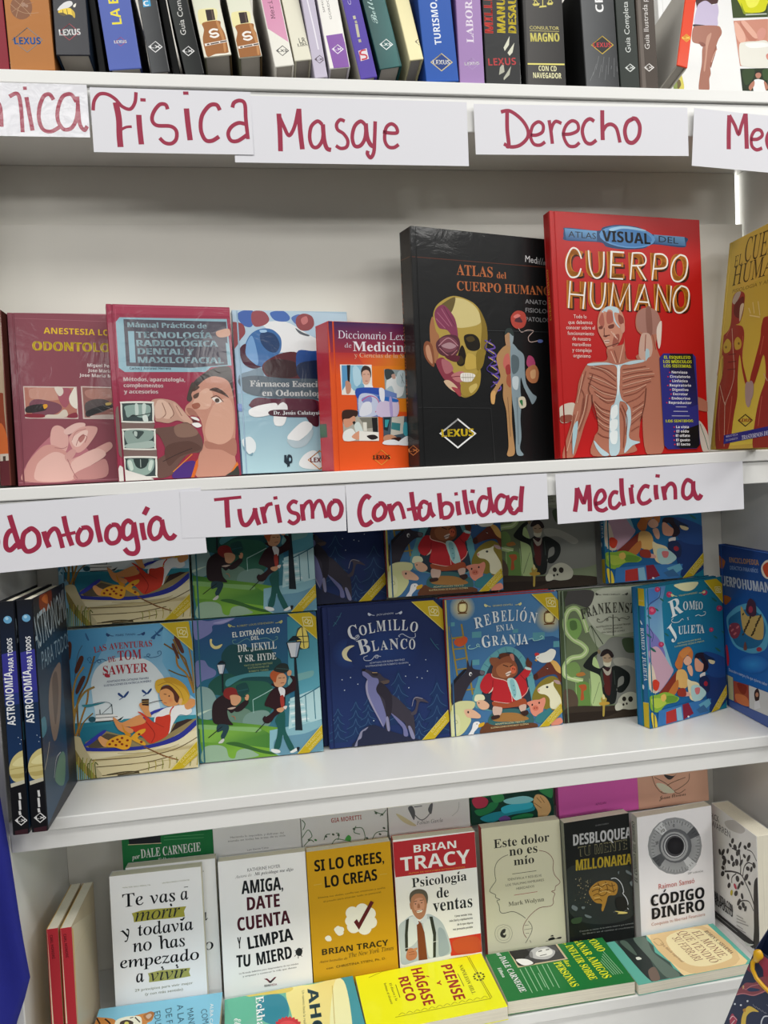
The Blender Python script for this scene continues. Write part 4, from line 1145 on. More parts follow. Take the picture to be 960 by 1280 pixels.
make('tom', 'book', 'light blue storybook with a straw-hatted boy in a rowing boat, front row', 'book', 'illustrated storybooks face-out in the front row', 'F', 0.2028, 0.2323, 0.014, (-0.3305, 0.1191, -0.4656), (0.24, 8.61, 0.08), 0.0025, '8cc0dc', '7fb0c8', '7a8a4a', (
    'G 5ba4d0 b4dcec 641 2287 663 1053 -7 2413 2080 2343 2094 671 8 832',
    'G 3f88b8 5ba4d0 65 1828 621 1779 -7 2413 714 2354 704 2111 528 1787 228 1191 10 880',
    'G 4a92c0 7fc0e0 1985 1413 1411 1466 1570 2335 2080 2343 2086 1012 1695 1391 1541 1698',
    'S e6f0f2 450 1265 447 1505 548 1713 763 1815 1047 1827 1328 1741 1510 1530 1552 1404 1448 1219 1407 836 586 870 478 1071',
    'G 3a98a8 1f6f88 821 918 575 585 33 877 447 860 865 842 913 866 2053 821 2067 625 1368 503 294 472',
    'L 8a6a30 26 163 675 155 1103 124 1535 70 1972 103 2259',
    'L 7a5a28 28 232 668 228 1191 377 1488 508 1886',
    'L a08040 33 142 724 201 1098 325 1325 490 1405',
    'L 5a4a24 21 96 729 44 1208 32 1543',
    'L a87a30 28 186 672 289 970 366 1178 396 1366',
    'L 8a6a30 21 234 715 308 873 452 1002',
    'L 4a6a80 12 193 1529 253 1908 329 2070',
    'L 4a6a80 12 67 1206 8 1498 -4 1834',
    'L b08a40 28 174 982 162 1293 217 1550 340 1732',
    'L 6a5a2a 19 124 868 41 1114 26 1353',
    'S 5a3024 110 2113 145 2146 171 2084 148 1893 112 1848 97 1945',
    'S 5a3024 275 1882 327 1906 339 1840 256 1667 209 1642 204 1708',
    'S 5a3428 287 1556 335 1593 356 1550 257 1355 214 1316 207 1384',
    'S 3c3430 52 1781 99 1801 113 1728 111 1536 73 1516 49 1614',
    'S 3a6a9a 382 2260 404 2234 436 2146 413 2141 385 2211',
    'L 8a6a30 27 2000 1216 1964 1464 1812 1822 1726 2050',
    'L 7a5a28 24 1983 1364 1923 1615 1857 1768 1578 1989',
    'L a08040 24 2024 1214 1997 1658 1961 1907 1921 2084',
    'L 6a5a2a 20 1961 1415 1795 1479 1631 1568',
    'L a87a30 29 2009 1166 1915 1469 1778 1628 1765 1850',
    'L 5a4a24 17 2038 1261 2041 1556 2042 1826',
    'S 5a3024 1739 2074 1788 2095 1886 1852 1848 1818 1792 1922',
    'S 5a3428 1697 1954 1734 1976 1788 1824 1807 1724 1761 1777',
    'S 2a5a8a 1380 2104 1467 2170 1567 2261 1569 2211 1465 2134 1438 2074 1403 2082',
    'S 2a5a8a 1444 2209 1490 2156 1537 2128 1489 2124',
    'T r 2a4a7a 843 2168 1141 2163 32 MARK TWAIN',
    'L 2a4a7a 10 810 2176 768 2184 736 2211',
    'S 2a4a7a 750 2190 709 2233 694 2205 721 2173',
    'L 2a4a7a 10 1175 2165 1218 2166 1252 2188',
    'S 2a4a7a 1237 2170 1282 2205 1295 2175 1265 2148',
    'T s b04040 510 1934 699 1966 93 LAS',
    'T s b04040 736 1968 1395 1965 97 AVENTURAS',
    'T s b83840 714 1766 832 1780 83 DE',
    'T s b03040 861 1782 1225 1784 151 TOM',
    'T s b83040 625 1576 1311 1567 140 SAWYER',
    'S b83040 656 1602 719 1577 729 1537 682 1537 650 1559',
    'L 3a6a94 10 417 1816 400 1852 442 1872 459 1827 430 1791 504 1780 567 1827 603 1790 569 1774 552 1804 623 1827 692 1792',
    'L 3a6a94 10 1255 1806 1331 1809 1356 1836 1323 1849 1308 1821 1359 1787 1474 1797 1528 1831 1521 1876 1477 1870 1485 1830',
    'T r 4a5a80 679 1455 1320 1454 31 ADAPTADO POR CATALINA TRAVERS',
    'T r 4a5a80 634 1397 1356 1403 31 ILUSTRACIONES DE PATRICIA ROMERO',
    'S 2a4a84 922 1216 855 1282 839 1252 903 1203',
    'S 2a4a84 922 1216 991 1291 1004 1266 945 1199',
    'l 2a4a84 12 855 1169 956 1227',
    'S 2a4a84 1282 1235 1221 1295 1207 1268 1265 1223',
    'S 2a4a84 1282 1235 1345 1303 1357 1280 1303 1220',
    'l 2a4a84 12 1221 1193 1313 1245',
    'S 3a8a98 290 1142 457 1145 644 1151 479 1114 363 1101',
    'L 2a5a68 7 457 1145 597 1160 713 1132 747 1045',
    'P f2f2ee 493 974 753 963 890 887 819 865 484 870',
    'l 3a4a4a 10 493 974 753 963',
    'l 3a4a4a 10 486 922 821 913',
    'P 2a3a3c 470 872 819 865 915 909 865 851 493 855',
    'l 3a4a4a 10 740 1118 748 963',
    'l 3a4a4a 7 590 979 740 1099',
    'l 3a4a4a 10 558 1051 562 967',
    'E 2a5a68 437 908 55 -6 -2 -43',
    'P 96865a 320 564 627 711 856 628 1368 503 1663 714 2050 772 1993 584 1317 413 339 444',
    'P 5a5040 342 538 648 673 879 601 873 459 386 462',
    'P 3a2a26 1712 733 1882 770 1977 760 1658 606 1609 575',
    'P ddd0a4 294 472 1363 384 2059 699 2047 -13 552 -32 315 423',
    'P c8b888 402 284 2042 361 2047 312 412 247',
    'P e8deb8 372 393 1266 322 2042 603 2041 385 403 295',
    'L 6a5a3a 14 391 285 795 265 1263 263 1693 325 2048 481',
    'L 6a5a3a 14 456 172 837 163 1259 168 1640 223',
    'L 6a5a3a 14 554 31 1019 39 1493 107',
    'L 4a4028 19 624 35 903 52 1112 24 785 13',
    'L b8a878 9 798 348 1360 312 1744 392',
    'L b8a878 9 1024 157 1638 163',
    'S 2c3494 295 496 478 462 965 425 1366 441 1751 555 2030 755 2041 676 1747 464 1363 384 963 369 338 430',
    'S 343ca4 296 524 580 715 631 693 388 524',
    'S 343ca4 1195 857 1389 958 1628 984 1387 910 1289 848',
    'L 8a5a30 19 1199 411 1499 238 1720 149',
    'l 5a3a20 7 1210 400 1498 226',
    'S c4b890 93 635 232 663 296 519 424 246 554 43 439 32 199 388',
    'S 8a7a44 114 562 286 261 484 4 414 -24 172 273',
    'L 6a7a2c 14 26 3 41 170 26 406',
    'L 94a43c 14 56 9 68 174 55 316',
    'L b0a04c 14 85 15 96 178 89 390',
    'L 5a6424 14 114 -7 123 182 118 300',
    'L 6a7a2c 14 144 -1 151 186 153 374',
    'L 94a43c 14 174 5 178 190 182 284',
    'L b0a04c 14 203 -17 206 194 216 358',
    'L 5a6424 14 233 -11 234 198 245 267',
    'L 6a7a2c 14 263 -5 261 202 280 341',
    'L 94a43c 14 292 -27 289 206 309 251',
    'L b0a04c 14 322 -21 317 210 344 325',
    'L 5a6424 14 352 -15 344 214 373 235',
    'L 6a7a2c 14 381 -37 372 218 408 309',
    'L 94a43c 14 411 -31 400 222 437 218',
    'L b0a04c 14 441 -25 428 227 472 293',
    'L 5a6424 14 470 -47 455 231 501 202',
    'L 8a8a3c 12 1253 37 1268 107 1254 168',
    'L b0a04c 12 1359 38 1374 110 1363 176',
    'L 8a8a3c 12 1466 38 1481 113 1472 183',
    'L b0a04c 12 1572 38 1588 116 1582 191',
    'L 8a8a3c 12 1679 39 1695 119 1692 198',
    'L b0a04c 12 1787 39 1802 121 1802 206',
    'L 8a8a3c 12 1894 40 1910 124 1912 213',
    'L b0a04c 12 2002 40 2018 127 2023 221',
    'S f0f0ee 1409 884 1532 969 1676 991 1845 999 1939 954 1964 878 1885 832 1765 849 1663 714 1597 576 1517 632 1380 766',
    'S d03c28 1128 960 1198 934 1289 848 1380 766 1408 848 1503 851 1623 863 1621 718 1572 554 1414 474 1295 451 1182 570 1001 728 1239 780 1210 880',
    'L c8342a 19 1623 863 1638 934 1688 990',
    'L 8a2018 10 1240 804 1373 599 1319 460',
    'L a83020 10 1380 766 1519 680',
    'E e8c860 1619 883 12 -1 -1 -12',
    'S e0985c 750 901 797 887 887 816 1150 910 1209 856 1239 780 1048 737 908 754 1000 708 1057 667 974 639 859 687 803 752',
    'S e4a468 518 591 554 639 622 592 690 549 687 478 594 474',
    'S e0985c 908 754 1046 692 1021 635 882 673',
    'S e09c60 1156 1065 1205 1097 1298 1052 1304 967 1337 867 1266 874 1200 972',
    'P 3a2420 1198 1151 1311 1145 1302 1035 1203 1054',
    'l d8b060 7 1197 1117 1310 1111',
    'l d8b060 7 1200 1083 1306 1078',
    'S e09c60 1858 1034 1945 1087 2028 1055 2012 971 1913 920 1861 949',
    'S e2a064 1476 1216 1546 1283 1712 1243 1801 1088 1749 1008 1605 998 1513 1067',
    'S 5a3022 1488 1264 1524 1314 1644 1322 1781 1188 1751 1045 1705 1085 1686 1197 1594 1278',
    'S dcae38 1416 1295 1433 1415 1554 1448 1697 1444 1860 1327 1943 1148 1894 1031 1797 1004 1779 1139 1644 1322 1524 1321 1467 1217',
    'S c89828 1554 1443 1697 1444 1883 1300 1937 1124 1857 1254 1717 1340 1598 1375',
    'L b08428 10 1453 1340 1622 1373 1784 1236 1848 1060',
    'S e8b878 1777 1091 1821 1099 1809 1015 1773 1006',
    'L 2a2020 10 1311 1075 1419 1096 1519 1101',
    'L 4a2a20 10 1542 1198 1585 1187',
    'E 3a2020 1624 1159 12 -1 -1 -12',
    'L b85a48 10 1536 1065 1583 1049',
    'R e08858 e2a064 1645 1091 43 -4 -2 -44',
    'S e8a82c 691 573 786 611 903 623 1018 563 988 423 894 395 756 447 640 469 643 530',
    'S e8a82c 1043 608 1140 670 1235 685 1221 633 1111 554 1214 483 1223 427 1131 468 1017 551',
    'S d89020 886 792 929 692 1020 611 949 606 905 682',
    'E 8a2a18 736 545 21 -2 -1 -17',
    'E 8a2a18 807 561 21 -2 -1 -17',
    'E 8a2a18 878 578 21 -2 -1 -17',
    'E 8a2a18 958 534 21 -2 -1 -17',
    'E 8a2a18 780 480 21 -2 -1 -17',
    'E 8a2a18 874 483 21 -2 -1 -17',
    'E 8a2a18 943 452 21 -2 -1 -17',
    'E 8a2a18 688 502 21 -2 -1 -17',
    'E 8a2a18 1137 611 21 -2 -1 -17',
    'E 8a2a18 1167 488 21 -2 -1 -17',
    'E 8a2a18 840 522 21 -2 -1 -17',
    'P cbb022 1536 2327 1981 2326 2044 1826',
    'l e6d878 12 1536 2327 2044 1826',
    'l ece4a8 12 1792 2227 1940 2220 1960 2098 1950 2067 1811 2083 1792 2227',
    'L ece4a8 15 1824 2162 1860 2195 1885 2157 1848 2125 1824 2162',
    'L ece4a8 15 1874 2122 1903 2174 1932 2144 1900 2103 1874 2122',
    'P cbb022 1595 5 2033 420 2047 216 1788 15',
    'l e6d878 10 1595 5 2033 420',
    'T r e6dc90 1758 97 1997 288 37 CLÁSICOS',
    'T r e6dc90 1811 53 2036 241 37 ILUSTRADOS',), gain=1.18, m='matte', hard=True, pages='pages')
make('jekyll', 'book', 'green and blue storybook with two men in top hats by street lamps, front row', 'book', 'illustrated storybooks face-out in the front row', 'F', 0.2002, 0.2301, 0.014, (-0.1275, 0.1347, -0.4658), (-0.63, 5.88, 0.21), 0.0025, '3a7888', '6a8cb0', '3a7878', (
    'G 2a4880 2a6a84 160 2303 339 1249 0 2362 2011 2310 1993 1154 11 1184',
    'P 2a6a88 1566 2102 2019 2019 2033 1006 1499 910 1491 1197',
    'G 3a8a9c 62aabc 1555 1910 2021 1633 1526 2249 2030 2212 2012 1056 1645 945 1491 1197',
    'S 7c80b4 21 2314 228 2274 392 2286 580 2296 673 2284 481 2208 317 2197 301 2103 216 2039 51 1981 9 2078',
    'S 7a80b4 9 1607 150 1642 214 1543 326 1462 298 1370 110 1316 13 1230',
    'S a0a0cc 319 2232 484 2267 626 2280 482 2220',
    'S e8d890 259 1969 294 1973 291 1914 347 1858 453 1883 403 1820 321 1817 266 1874',
    'S 1e4c50 458 1759 604 1866 883 1796 1212 1746 1300 1619 1390 1516 1325 1211 1034 1094 662 1174 512 1447 428 1619',
    'S 22564c 199 1238 345 1367 556 1396 758 1213 696 934 375 1057 238 1093',
    'S 2c6450 422 1053 665 1244 948 1244 1181 1176 1260 884 1056 618 775 644 549 806',
    'S 4c9098 505 1306 813 1374 1192 1390 1336 1401 1375 1255 1140 1299 763 1307 499 1188',
    'S 7ab0b0 1519 1266 1762 1318 1907 1329 1877 1236 1658 1183 1487 1126',
    'S 8aa8a4 11 1184 174 1205 284 1089 320 874 218 696 13 761',
    'S 6a8a78 504 834 783 808 871 682 720 507 444 581',
    'S c4d8c4 202 838 13 761 27 807 249 857',
    'S 7a9a90 778 714 1016 763 1155 703 1145 515 954 485 723 554',
    'G 3a7a30 7cb03c 308 640 402 209 11 715 957 532 1471 413 1448 -12 67 9 17 387',
    'G 8cc04c 4a8438 417 513 517 198 28 596 955 497 1137 373 1124 138 521 268 38 338',
    'S 88b870 29 620 535 544 954 485 950 415 486 487 25 550',
    'S 9ab89c 79 241 288 267 425 207 464 62 555 30 608 142 749 163 886 91 882 21 90 -5',
    'S 3a6830 428 277 615 282 982 129 1307 25 1072 49 703 180',
    'P 8cbcc8 1140 420 2054 525 1999 4 1305 -22 1122 91',
    'S 6a9ab0 1226 270 1705 319 2021 384 2001 28 1306 2',
    'P b8dce0 1499 910 2012 1056 2018 528 1666 466 1448 415',
    'P 9cccd4 1473 865 1688 869 1711 843 1471 831',
    'P e2f0f0 1479 802 1704 810 1729 784 1477 769',
    'P 9cccd4 1485 740 1720 752 1747 725 1483 706',
    'P e2f0f0 1491 677 1736 693 1766 666 1489 644',
    'P 9cccd4 1497 615 1752 634 1784 607 1495 582',
    'P e2f0f0 1503 552 1768 575 1802 548 1501 519',
    'P 9cccd4 1509 490 1784 517 1820 489 1507 457',
    'L 2a6a80 17 1642 897 1864 997 2025 1079',
    'l 3a7a8c 14 1753 959 1752 505',
    'l 3a7a8c 14 1893 1007 1898 539',
    'L a8d0c8 12 896 940 1077 1019 1223 1089',
    'l a8d0c8 9 896 940 897 727',
    'P 3a4a48 1647 1927 1687 2045 1757 2083 1831 2034 1866 1886 1861 1706 1711 1694 1646 1831',
    'S ecd86c 1666 1926 1705 2019 1760 2058 1816 2015 1847 1888 1843 1724 1736 1714 1670 1829',
    'l 4a4a3a 14 1761 2063 1775 1715',
    'l 4a4a3a 14 1656 1912 1858 1906',
    'l 4a4a3a 12 1665 1815 1853 1815',
    'P 18242c 1503 1838 1599 1926 1657 1927 1739 1853',
    'P 18242c 1488 1829 1743 1838 1732 1820 1660 1561 1545 1566',
    'P e4e8ec 1507 1818 1713 1816 1647 1581 1556 1584',
    'P b8c4d4 1655 1816 1713 1816 1647 1581 1618 1581',
    'P 18242c 1603 1566 1636 1563 1675 374 1556 386',
    'P 18242c 354 1564 411 1618 446 1618 496 1573',
    'P 18242c 345 1555 498 1564 492 1553 449 1395 380 1398',
    'P e4e8ec 356 1552 480 1551 441 1407 386 1409',
    'P b8c4d4 445 1551 480 1551 441 1407 424 1407',
    'P 18242c 421 1395 444 1393 438 1099 410 1101',
    'S 2a1c20 234 788 265 950 375 1046 492 1059 560 1017 621 847 547 759 479 813 495 670 560 570 444 581 260 621',
    'S 2a1c20 597 825 743 930 803 960 823 899 712 791 617 772',
    'S 26444c 317 593 467 578 487 506 397 350 353 401 393 491 299 477',
    'l 1c1c20 12 156 397 385 558',
    'S d0d0c8 309 300 386 363 408 337 371 294',
    'S 8a2a28 433 1052 462 1156 591 1168 680 1078 689 1030 584 1039 534 973',
    'S d8a078 538 1043 632 1046 704 1005 696 934 623 875 554 900 539 972',
    'S d8a078 770 999 807 1038 837 1016 819 947 779 951',
    'S 1e4a48 638 1164 675 1208 794 1229 836 1147 840 1075 761 1047 794 1001 678 1031',
    'l 2a6060 14 658 1103 828 1124',
    'S c8b0a0 481 836 551 853 621 847 550 818',
    'L b07858 12 544 712 590 696 599 648',
    'S 30161c 1204 1174 1272 1109 1366 1089 1460 1057 1605 1092 1602 1247 1532 1284 1519 1266 1551 1192 1438 1094 1323 1164',
    'S 30161c 1198 1056 1272 1109 1367 1100 1421 1012 1395 753 1247 647 1171 560 1076 557 1045 642 1117 659 1228 744 1160 798 1080 841 1134 966',
    'S 30161c 1438 1094 1593 1093 1602 1044 1504 1000 1407 966',
    'S e8e8e8 1319 1098 1367 1112 1424 1060 1412 965 1369 922 1334 1020',
    'S a83a30 1339 948 1395 967 1398 800 1349 781',
    'S 1e5a54 1244 600 1393 717 1396 420 1462 247 1525 87 1452 59 1368 256 1348 329 1289 122 1194 119 1252 315 1272 455',
    'S e8ece8 1159 123 1276 95 1290 51 1214 49 1150 88',
    'S e8ece8 1451 47 1574 106 1596 73 1498 26',
    'S 1c2028 1562 107 1612 102 1581 34',
    'L 26161a 19 1082 663 1046 619 1076 559 1147 552',
    'l 202024 12 915 413 1076 557',
    'S d8a078 1234 1291 1333 1354 1449 1296 1447 1177 1367 1112 1273 1132 1242 1207',
    'S b85a30 1193 1318 1240 1386 1335 1390 1427 1334 1355 1328 1305 1285 1276 1192 1220 1244',
    'S d8a078 1277 763 1373 778 1394 741 1345 700 1286 720',
    'S d8a078 1475 1342 1513 1375 1548 1355 1532 1289 1484 1288',
    'S 26302e 1263 1384 1303 1452 1389 1497 1483 1473 1507 1387 1476 1351 1404 1336',
    'l 3a5450 14 1299 1424 1502 1387',
    'S e4d8d0 1385 789 1445 796 1423 745 1395 753',
    'L 3a2420 10 1328 1259 1375 1260',
    'L 3a2420 10 1399 1258 1435 1259',
    'L 8a4a38 10 1359 1173 1419 1179',
    'T r b8b878 708 2143 1294 2161 29 ROBERT LOUIS STEVENSON',
    'L b8b878 9 675 2150 633 2158 602 2185',
    'S b8b878 615 2165 575 2206 559 2178 586 2148',
    'L b8b878 10 1327 2163 1370 2165 1405 2186',
    'S b8b878 1390 2168 1435 2203 1447 2173 1417 2147',
    'T b e6ece8 624 1978 1393 2005 86 EL EXTRAÑO CASO',
    'T b e6ece8 922 1912 1055 1916 62 DEL',
    'T s e6ece8 696 1735 1326 1746 119 DR. JEKYLL',
    'T s e6ece8 697 1569 1312 1571 109 Y SR. HYDE',
    'L 6a9c98 9 678 1936 626 1931 633 1883 698 1873 843 1942 912 1899',
    'L 6a9c98 10 1065 1925 1174 1928 1267 1880 1344 1898 1346 1936 1312 1934',
    'T r a8b880 782 1491 1246 1500 28 TEXTO DE ELENA MARTÍNEZ',
    'T r a8b880 845 1447 1186 1452 28 ILUSTRACIONES DE',
    'T r a8b880 857 1394 1174 1396 28 ROBERTO TORRES',
    'P cbb022 1534 2306 1890 2300 2020 2198 2013 1836',
    'l e6d878 12 1534 2306 2013 1836',
    'l ece4a8 12 1774 2223 1922 2216 1941 2098 1931 2068 1793 2083 1774 2223',
    'L ece4a8 14 1806 2160 1842 2192 1866 2155 1830 2123 1806 2160',
    'L ece4a8 14 1856 2121 1884 2171 1913 2143 1881 2102 1856 2121',
    'P cbb022 1573 4 2006 443 2018 241 1764 4',
    'l e6d878 9 1573 4 2006 443',
    'T r e6dc90 1729 98 1981 316 36 CLÁSICOS',
    'T r e6dc90 1781 45 2002 262 36 ILUSTRADOS',), gain=1.18, m='matte', hard=True, pages='pages')
make('colmillo', 'book', 'dark blue storybook with a howling wolf and crescent moon, front row', 'book', 'illustrated storybooks face-out in the front row', 'F', 0.2055, 0.2344, 0.014, (0.0828, 0.1368, -0.4659), (-0.19, 4.85, 0.27), 0.0025, '1e2c5e', '1c2850', '1c2850', (
    'G 1a2a58 203468 661 2262 1018 389 133 2347 2063 2347 2051 11 23 -5',
    'R 2a4a84 1e3064 387 1547 254 -21 -14 -251',
    'R 24407c 1c2e60 1019 1588 659 -53 -27 -460',
    'S e6dcb0 510 1671 429 1677 334 1632 295 1555 336 1455 454 1414 395 1478 376 1548 426 1625',
    'P 1a3460 177 697 97 499 236 509',
    'P 1a3460 171 583 53 362 264 369',
    'P 1a3460 164 470 8 226 293 230',
    'P 1a3460 158 357 -36 89 322 90',
    'L 3a5c84 9 175 651 128 564 85 523',
    'L 3a5c84 9 175 651 207 566 250 521',
    'L 3a5c84 9 168 527 121 433 50 390',
    'L 3a5c84 9 168 527 199 435 270 382',
    'L 3a5c84 9 161 402 114 302 15 257',
    'L 3a5c84 9 161 402 192 303 290 244',
    'L 3a5c84 9 153 277 106 170 -20 124',
    'L 3a5c84 9 153 277 184 172 309 105',
    'P 1a3460 482 788 394 569 547 580',
    'P 1a3460 475 662 344 418 579 426',
    'P 1a3460 468 537 295 267 611 272',
    'P 1a3460 461 412 246 117 643 118',
    'L 3a5c84 9 480 737 428 641 380 596',
    'L 3a5c84 9 480 737 515 644 563 594',
    'L 3a5c84 9 472 600 420 496 341 449',
    'L 3a5c84 9 472 600 506 498 585 440',
    'L 3a5c84 9 464 462 412 351 302 302',
    'L 3a5c84 9 464 462 498 353 606 287',
    'L 3a5c84 9 456 324 403 206 263 155',
    'L 3a5c84 9 456 324 490 208 628 134',
    'P 1a3460 694 828 621 649 747 658',
    'P 1a3460 688 725 580 525 773 531',
    'P 1a3460 682 623 539 401 799 405',
    'P 1a3460 676 520 499 277 825 279',
    'L 3a5c84 9 691 787 649 708 609 671',
    'L 3a5c84 9 691 787 720 710 760 669',
    'L 3a5c84 9 685 674 642 589 577 550',
    'L 3a5c84 9 685 674 713 591 778 543',
    'L 3a5c84 9 678 561 635 470 545 429',
    'L 3a5c84 9 678 561 706 472 796 418',
    'L 3a5c84 9 672 448 628 351 513 309',
    'L 3a5c84 9 672 448 700 353 813 292',
    'P 1a3460 1232 1223 1108 922 1321 938',
    'P 1a3460 1222 1051 1040 714 1366 726',
    'P 1a3460 1212 878 971 506 1410 513',
    'P 1a3460 1202 706 903 299 1454 301',
    'L 3a5c84 9 1228 1154 1157 1022 1089 958',
    'L 3a5c84 9 1228 1154 1277 1025 1344 957',
    'L 3a5c84 9 1217 965 1145 822 1035 756',
    'L 3a5c84 9 1217 965 1265 825 1374 746',
    'L 3a5c84 9 1206 775 1133 622 981 553',
    'L 3a5c84 9 1206 775 1253 625 1404 535',
    'L 3a5c84 9 1194 585 1121 423 927 351',
    'L 3a5c84 9 1194 585 1241 425 1434 324',
    'P 1a3460 1884 1005 1758 702 1975 717',
    'P 1a3460 1874 831 1688 492 2019 503',
    'P 1a3460 1863 657 1619 283 2063 289',
    'P 1a3460 1853 484 1549 74 2108 76',
    'L 3a5c84 9 1880 935 1807 802 1739 738',
    'L 3a5c84 9 1880 935 1930 805 1997 736',
    'L 3a5c84 9 1868 744 1795 601 1684 534',
    'L 3a5c84 9 1868 744 1917 604 2027 524',
    'L 3a5c84 9 1857 553 1783 400 1629 331',
    'L 3a5c84 9 1857 553 1905 402 2058 311',
    'L 3a5c84 9 1845 363 1771 199 1574 128',
    'L 3a5c84 9 1845 363 1893 201 2088 98',
    'P 1a3460 1544 501 1461 300 1604 310',
    'P 1a3460 1537 386 1414 162 1633 168',
    'P 1a3460 1530 271 1368 23 1662 26',
    'P 1a3460 1523 156 1322 -116 1692 -116',
    'L 3a5c84 9 1541 455 1493 367 1448 325',
    'L 3a5c84 9 1541 455 1574 368 1619 322',
    'L 3a5c84 9 1533 328 1485 233 1411 190',
    'L 3a5c84 9 1533 328 1566 235 1639 182',
    'L 3a5c84 9 1526 202 1477 100 1375 55',
    'L 3a5c84 9 1526 202 1558 101 1659 41',
    'L 3a5c84 9 1518 75 1469 -33 1338 -80',
    'L 3a5c84 9 1518 75 1550 -32 1679 -100',
    'E c8d4e4 531 1031 9 -1 -1 -9',
    'E c8d4e4 415 1151 9 -1 -1 -9',
    'E c8d4e4 271 1127 9 -1 -1 -9',
    'E c8d4e4 302 950 9 -1 -1 -9',
    'E c8d4e4 1390 895 9 -1 -1 -9',
    'E c8d4e4 1347 1093 9 -1 -1 -9',
    'E c8d4e4 1542 1058 9 -1 -1 -9',
    'E c8d4e4 1709 1341 9 -1 -1 -9',
    'E c8d4e4 1726 1147 9 -1 -1 -9',
    'E c8d4e4 1624 1037 9 -1 -1 -9',
    'E c8d4e4 762 402 9 -1 -1 -9',
    'E c8d4e4 85 477 9 -1 -1 -9',
    'E c8d4e4 1425 1277 9 -1 -1 -9',
    'L 3a6a84 11 323 2241 259 2131 172 2023',
    'L 3a6a84 9 308 2173 239 2179',
    'L 3a6a84 9 232 2053 188 2091',
    'L 3a6a84 12 1807 1699 1872 1589 1950 1489',
    'L 3a6a84 9 1896 1587 1943 1572',
    'L 3a6a84 9 109 1913 84 1881',
    'S 242a44 402 2 467 121 544 251 735 335 1008 217 1329 82 1468 34 1559 -33 992 -57',
    'S 8a8aa4 493 164 544 251 663 308 614 255 566 237 537 137 477 97 461 8 414 1',
    'S 3c3844 614 1253 673 1271 786 1220 901 1182 967 1108 1058 1054 1007 1000 960 993 1045 847 1180 743 1357 542 1444 418 1446 59 1375 59 1338 220 1237 114 1295 293 1160 398 1047 478 1020 227 962 229 946 350 881 448 795 571 691 787 656 974 685 1086',
    'S 7476a4 625 1241 704 1199 781 1124 872 1093 879 1000 837 889 900 768 958 556 974 439 944 327 897 308 795 571 725 761 666 950 697 1085 621 1172',
    'S 9a98b4 657 997 697 1085 697 878 776 641 879 402 922 271 855 404 731 669 671 835',
    'S 8c8cac 968 417 1009 436 1027 227 985 222',
    'S 7476a4 1060 500 1183 396 1293 270 1331 105 1260 101 1244 229 1157 353',
    'S 8a8aac 1339 243 1386 238 1446 52 1387 53',
    'S 2a2630 766 1194 833 1211 878 1184 863 1140 794 1157',
    'L c8a878 9 781 1202 867 1195',
    'S 5a4c48 916 1043 1058 1054 1043 1004 937 995',
    'S 2c2834 867 1001 938 1018 1089 797 1059 477 977 485 967 716 837 889',
    'S 1c1c28 615 1276 673 1276 659 1238 620 1241',
    'S 4a4450 1400 468 1475 531 1506 667 1461 706 1511 736 1604 704 1717 613 1577 649 1538 594 1494 459 1421 431',
    'L 9a98a8 9 1425 581 1461 694 1510 724 1615 692',
    'T r c8d0e0 911 2147 1198 2153 28 JACK LONDON',
    'L c8d0e0 9 878 2154 837 2162 806 2187',
    'S c8d0e0 818 2168 779 2207 763 2181 789 2151',
    'L c8d0e0 9 1231 2155 1274 2157 1308 2178',
    'S c8d0e0 1293 2160 1337 2194 1350 2165 1320 2140',
    'T s dfe2e6 435 1773 599 1806 226 C',
    'T s dfe2e6 612 1833 742 1850 161 O',
    'T s dfe2e6 768 1857 876 1867 171 L',
    'T s dfe2e6 900 1879 1059 1881 180 M',
    'T s dfe2e6 1102 1882 1154 1883 176 I',
    'T s dfe2e6 1182 1881 1295 1877 180 L',
    'T s dfe2e6 1318 1870 1426 1857 176 L',
    'T s dfe2e6 1458 1841 1590 1817 167 O',
    'T s dfe2e6 594 1512 787 1556 243 B',
    'T s dfe2e6 811 1554 924 1568 176 L',
    'T s dfe2e6 947 1566 1074 1570 152 A',
    'T s dfe2e6 1106 1562 1257 1564 176 N',
    'T s dfe2e6 1285 1557 1403 1552 167 C',
    'T s dfe2e6 1431 1541 1540 1537 167 O',
    'L b8c0d4 11 494 1791 544 1769 598 1815 567 1846 528 1821',
    'L b8c0d4 12 1551 1806 1547 1741 1475 1728 1383 1777 1329 1809 1266 1781 1288 1761',
    'L b8c0d4 11 721 1492 657 1470 670 1418 774 1414 848 1482 895 1483 888 1442 847 1450 876 1475 945 1460',
    'T r b8c0d4 748 1352 1347 1362 28 ADAPTADO POR ELENA MARTÍNEZ',
    'T r b8c0d4 679 1303 1403 1306 28 ILUSTRACIONES DE ROBERTO GUZMÁN',
    'P cbb022 1524 2339 1894 2336 2063 2159 2049 1821',
    'l e6d878 12 1524 2339 2049 1821',
    'l ece4a8 12 1808 2230 1963 2224 1983 2102 1972 2072 1827 2087 1808 2230',
    'L ece4a8 14 1841 2166 1879 2199 1904 2161 1866 2128 1841 2166',
    'L ece4a8 14 1893 2126 1923 2178 1954 2149 1919 2107 1893 2126',
    'P cbb022 1566 -1 2043 464 2056 279 1775 1',
    'l e6d878 9 1566 -1 2043 464',
    'T r e6dc90 1746 106 1999 342 36 CLÁSICOS',
    'T r e6dc90 1791 60 2020 282 36 ILUSTRADOS',), gain=1.18, m='matte', hard=True, pages='pages')
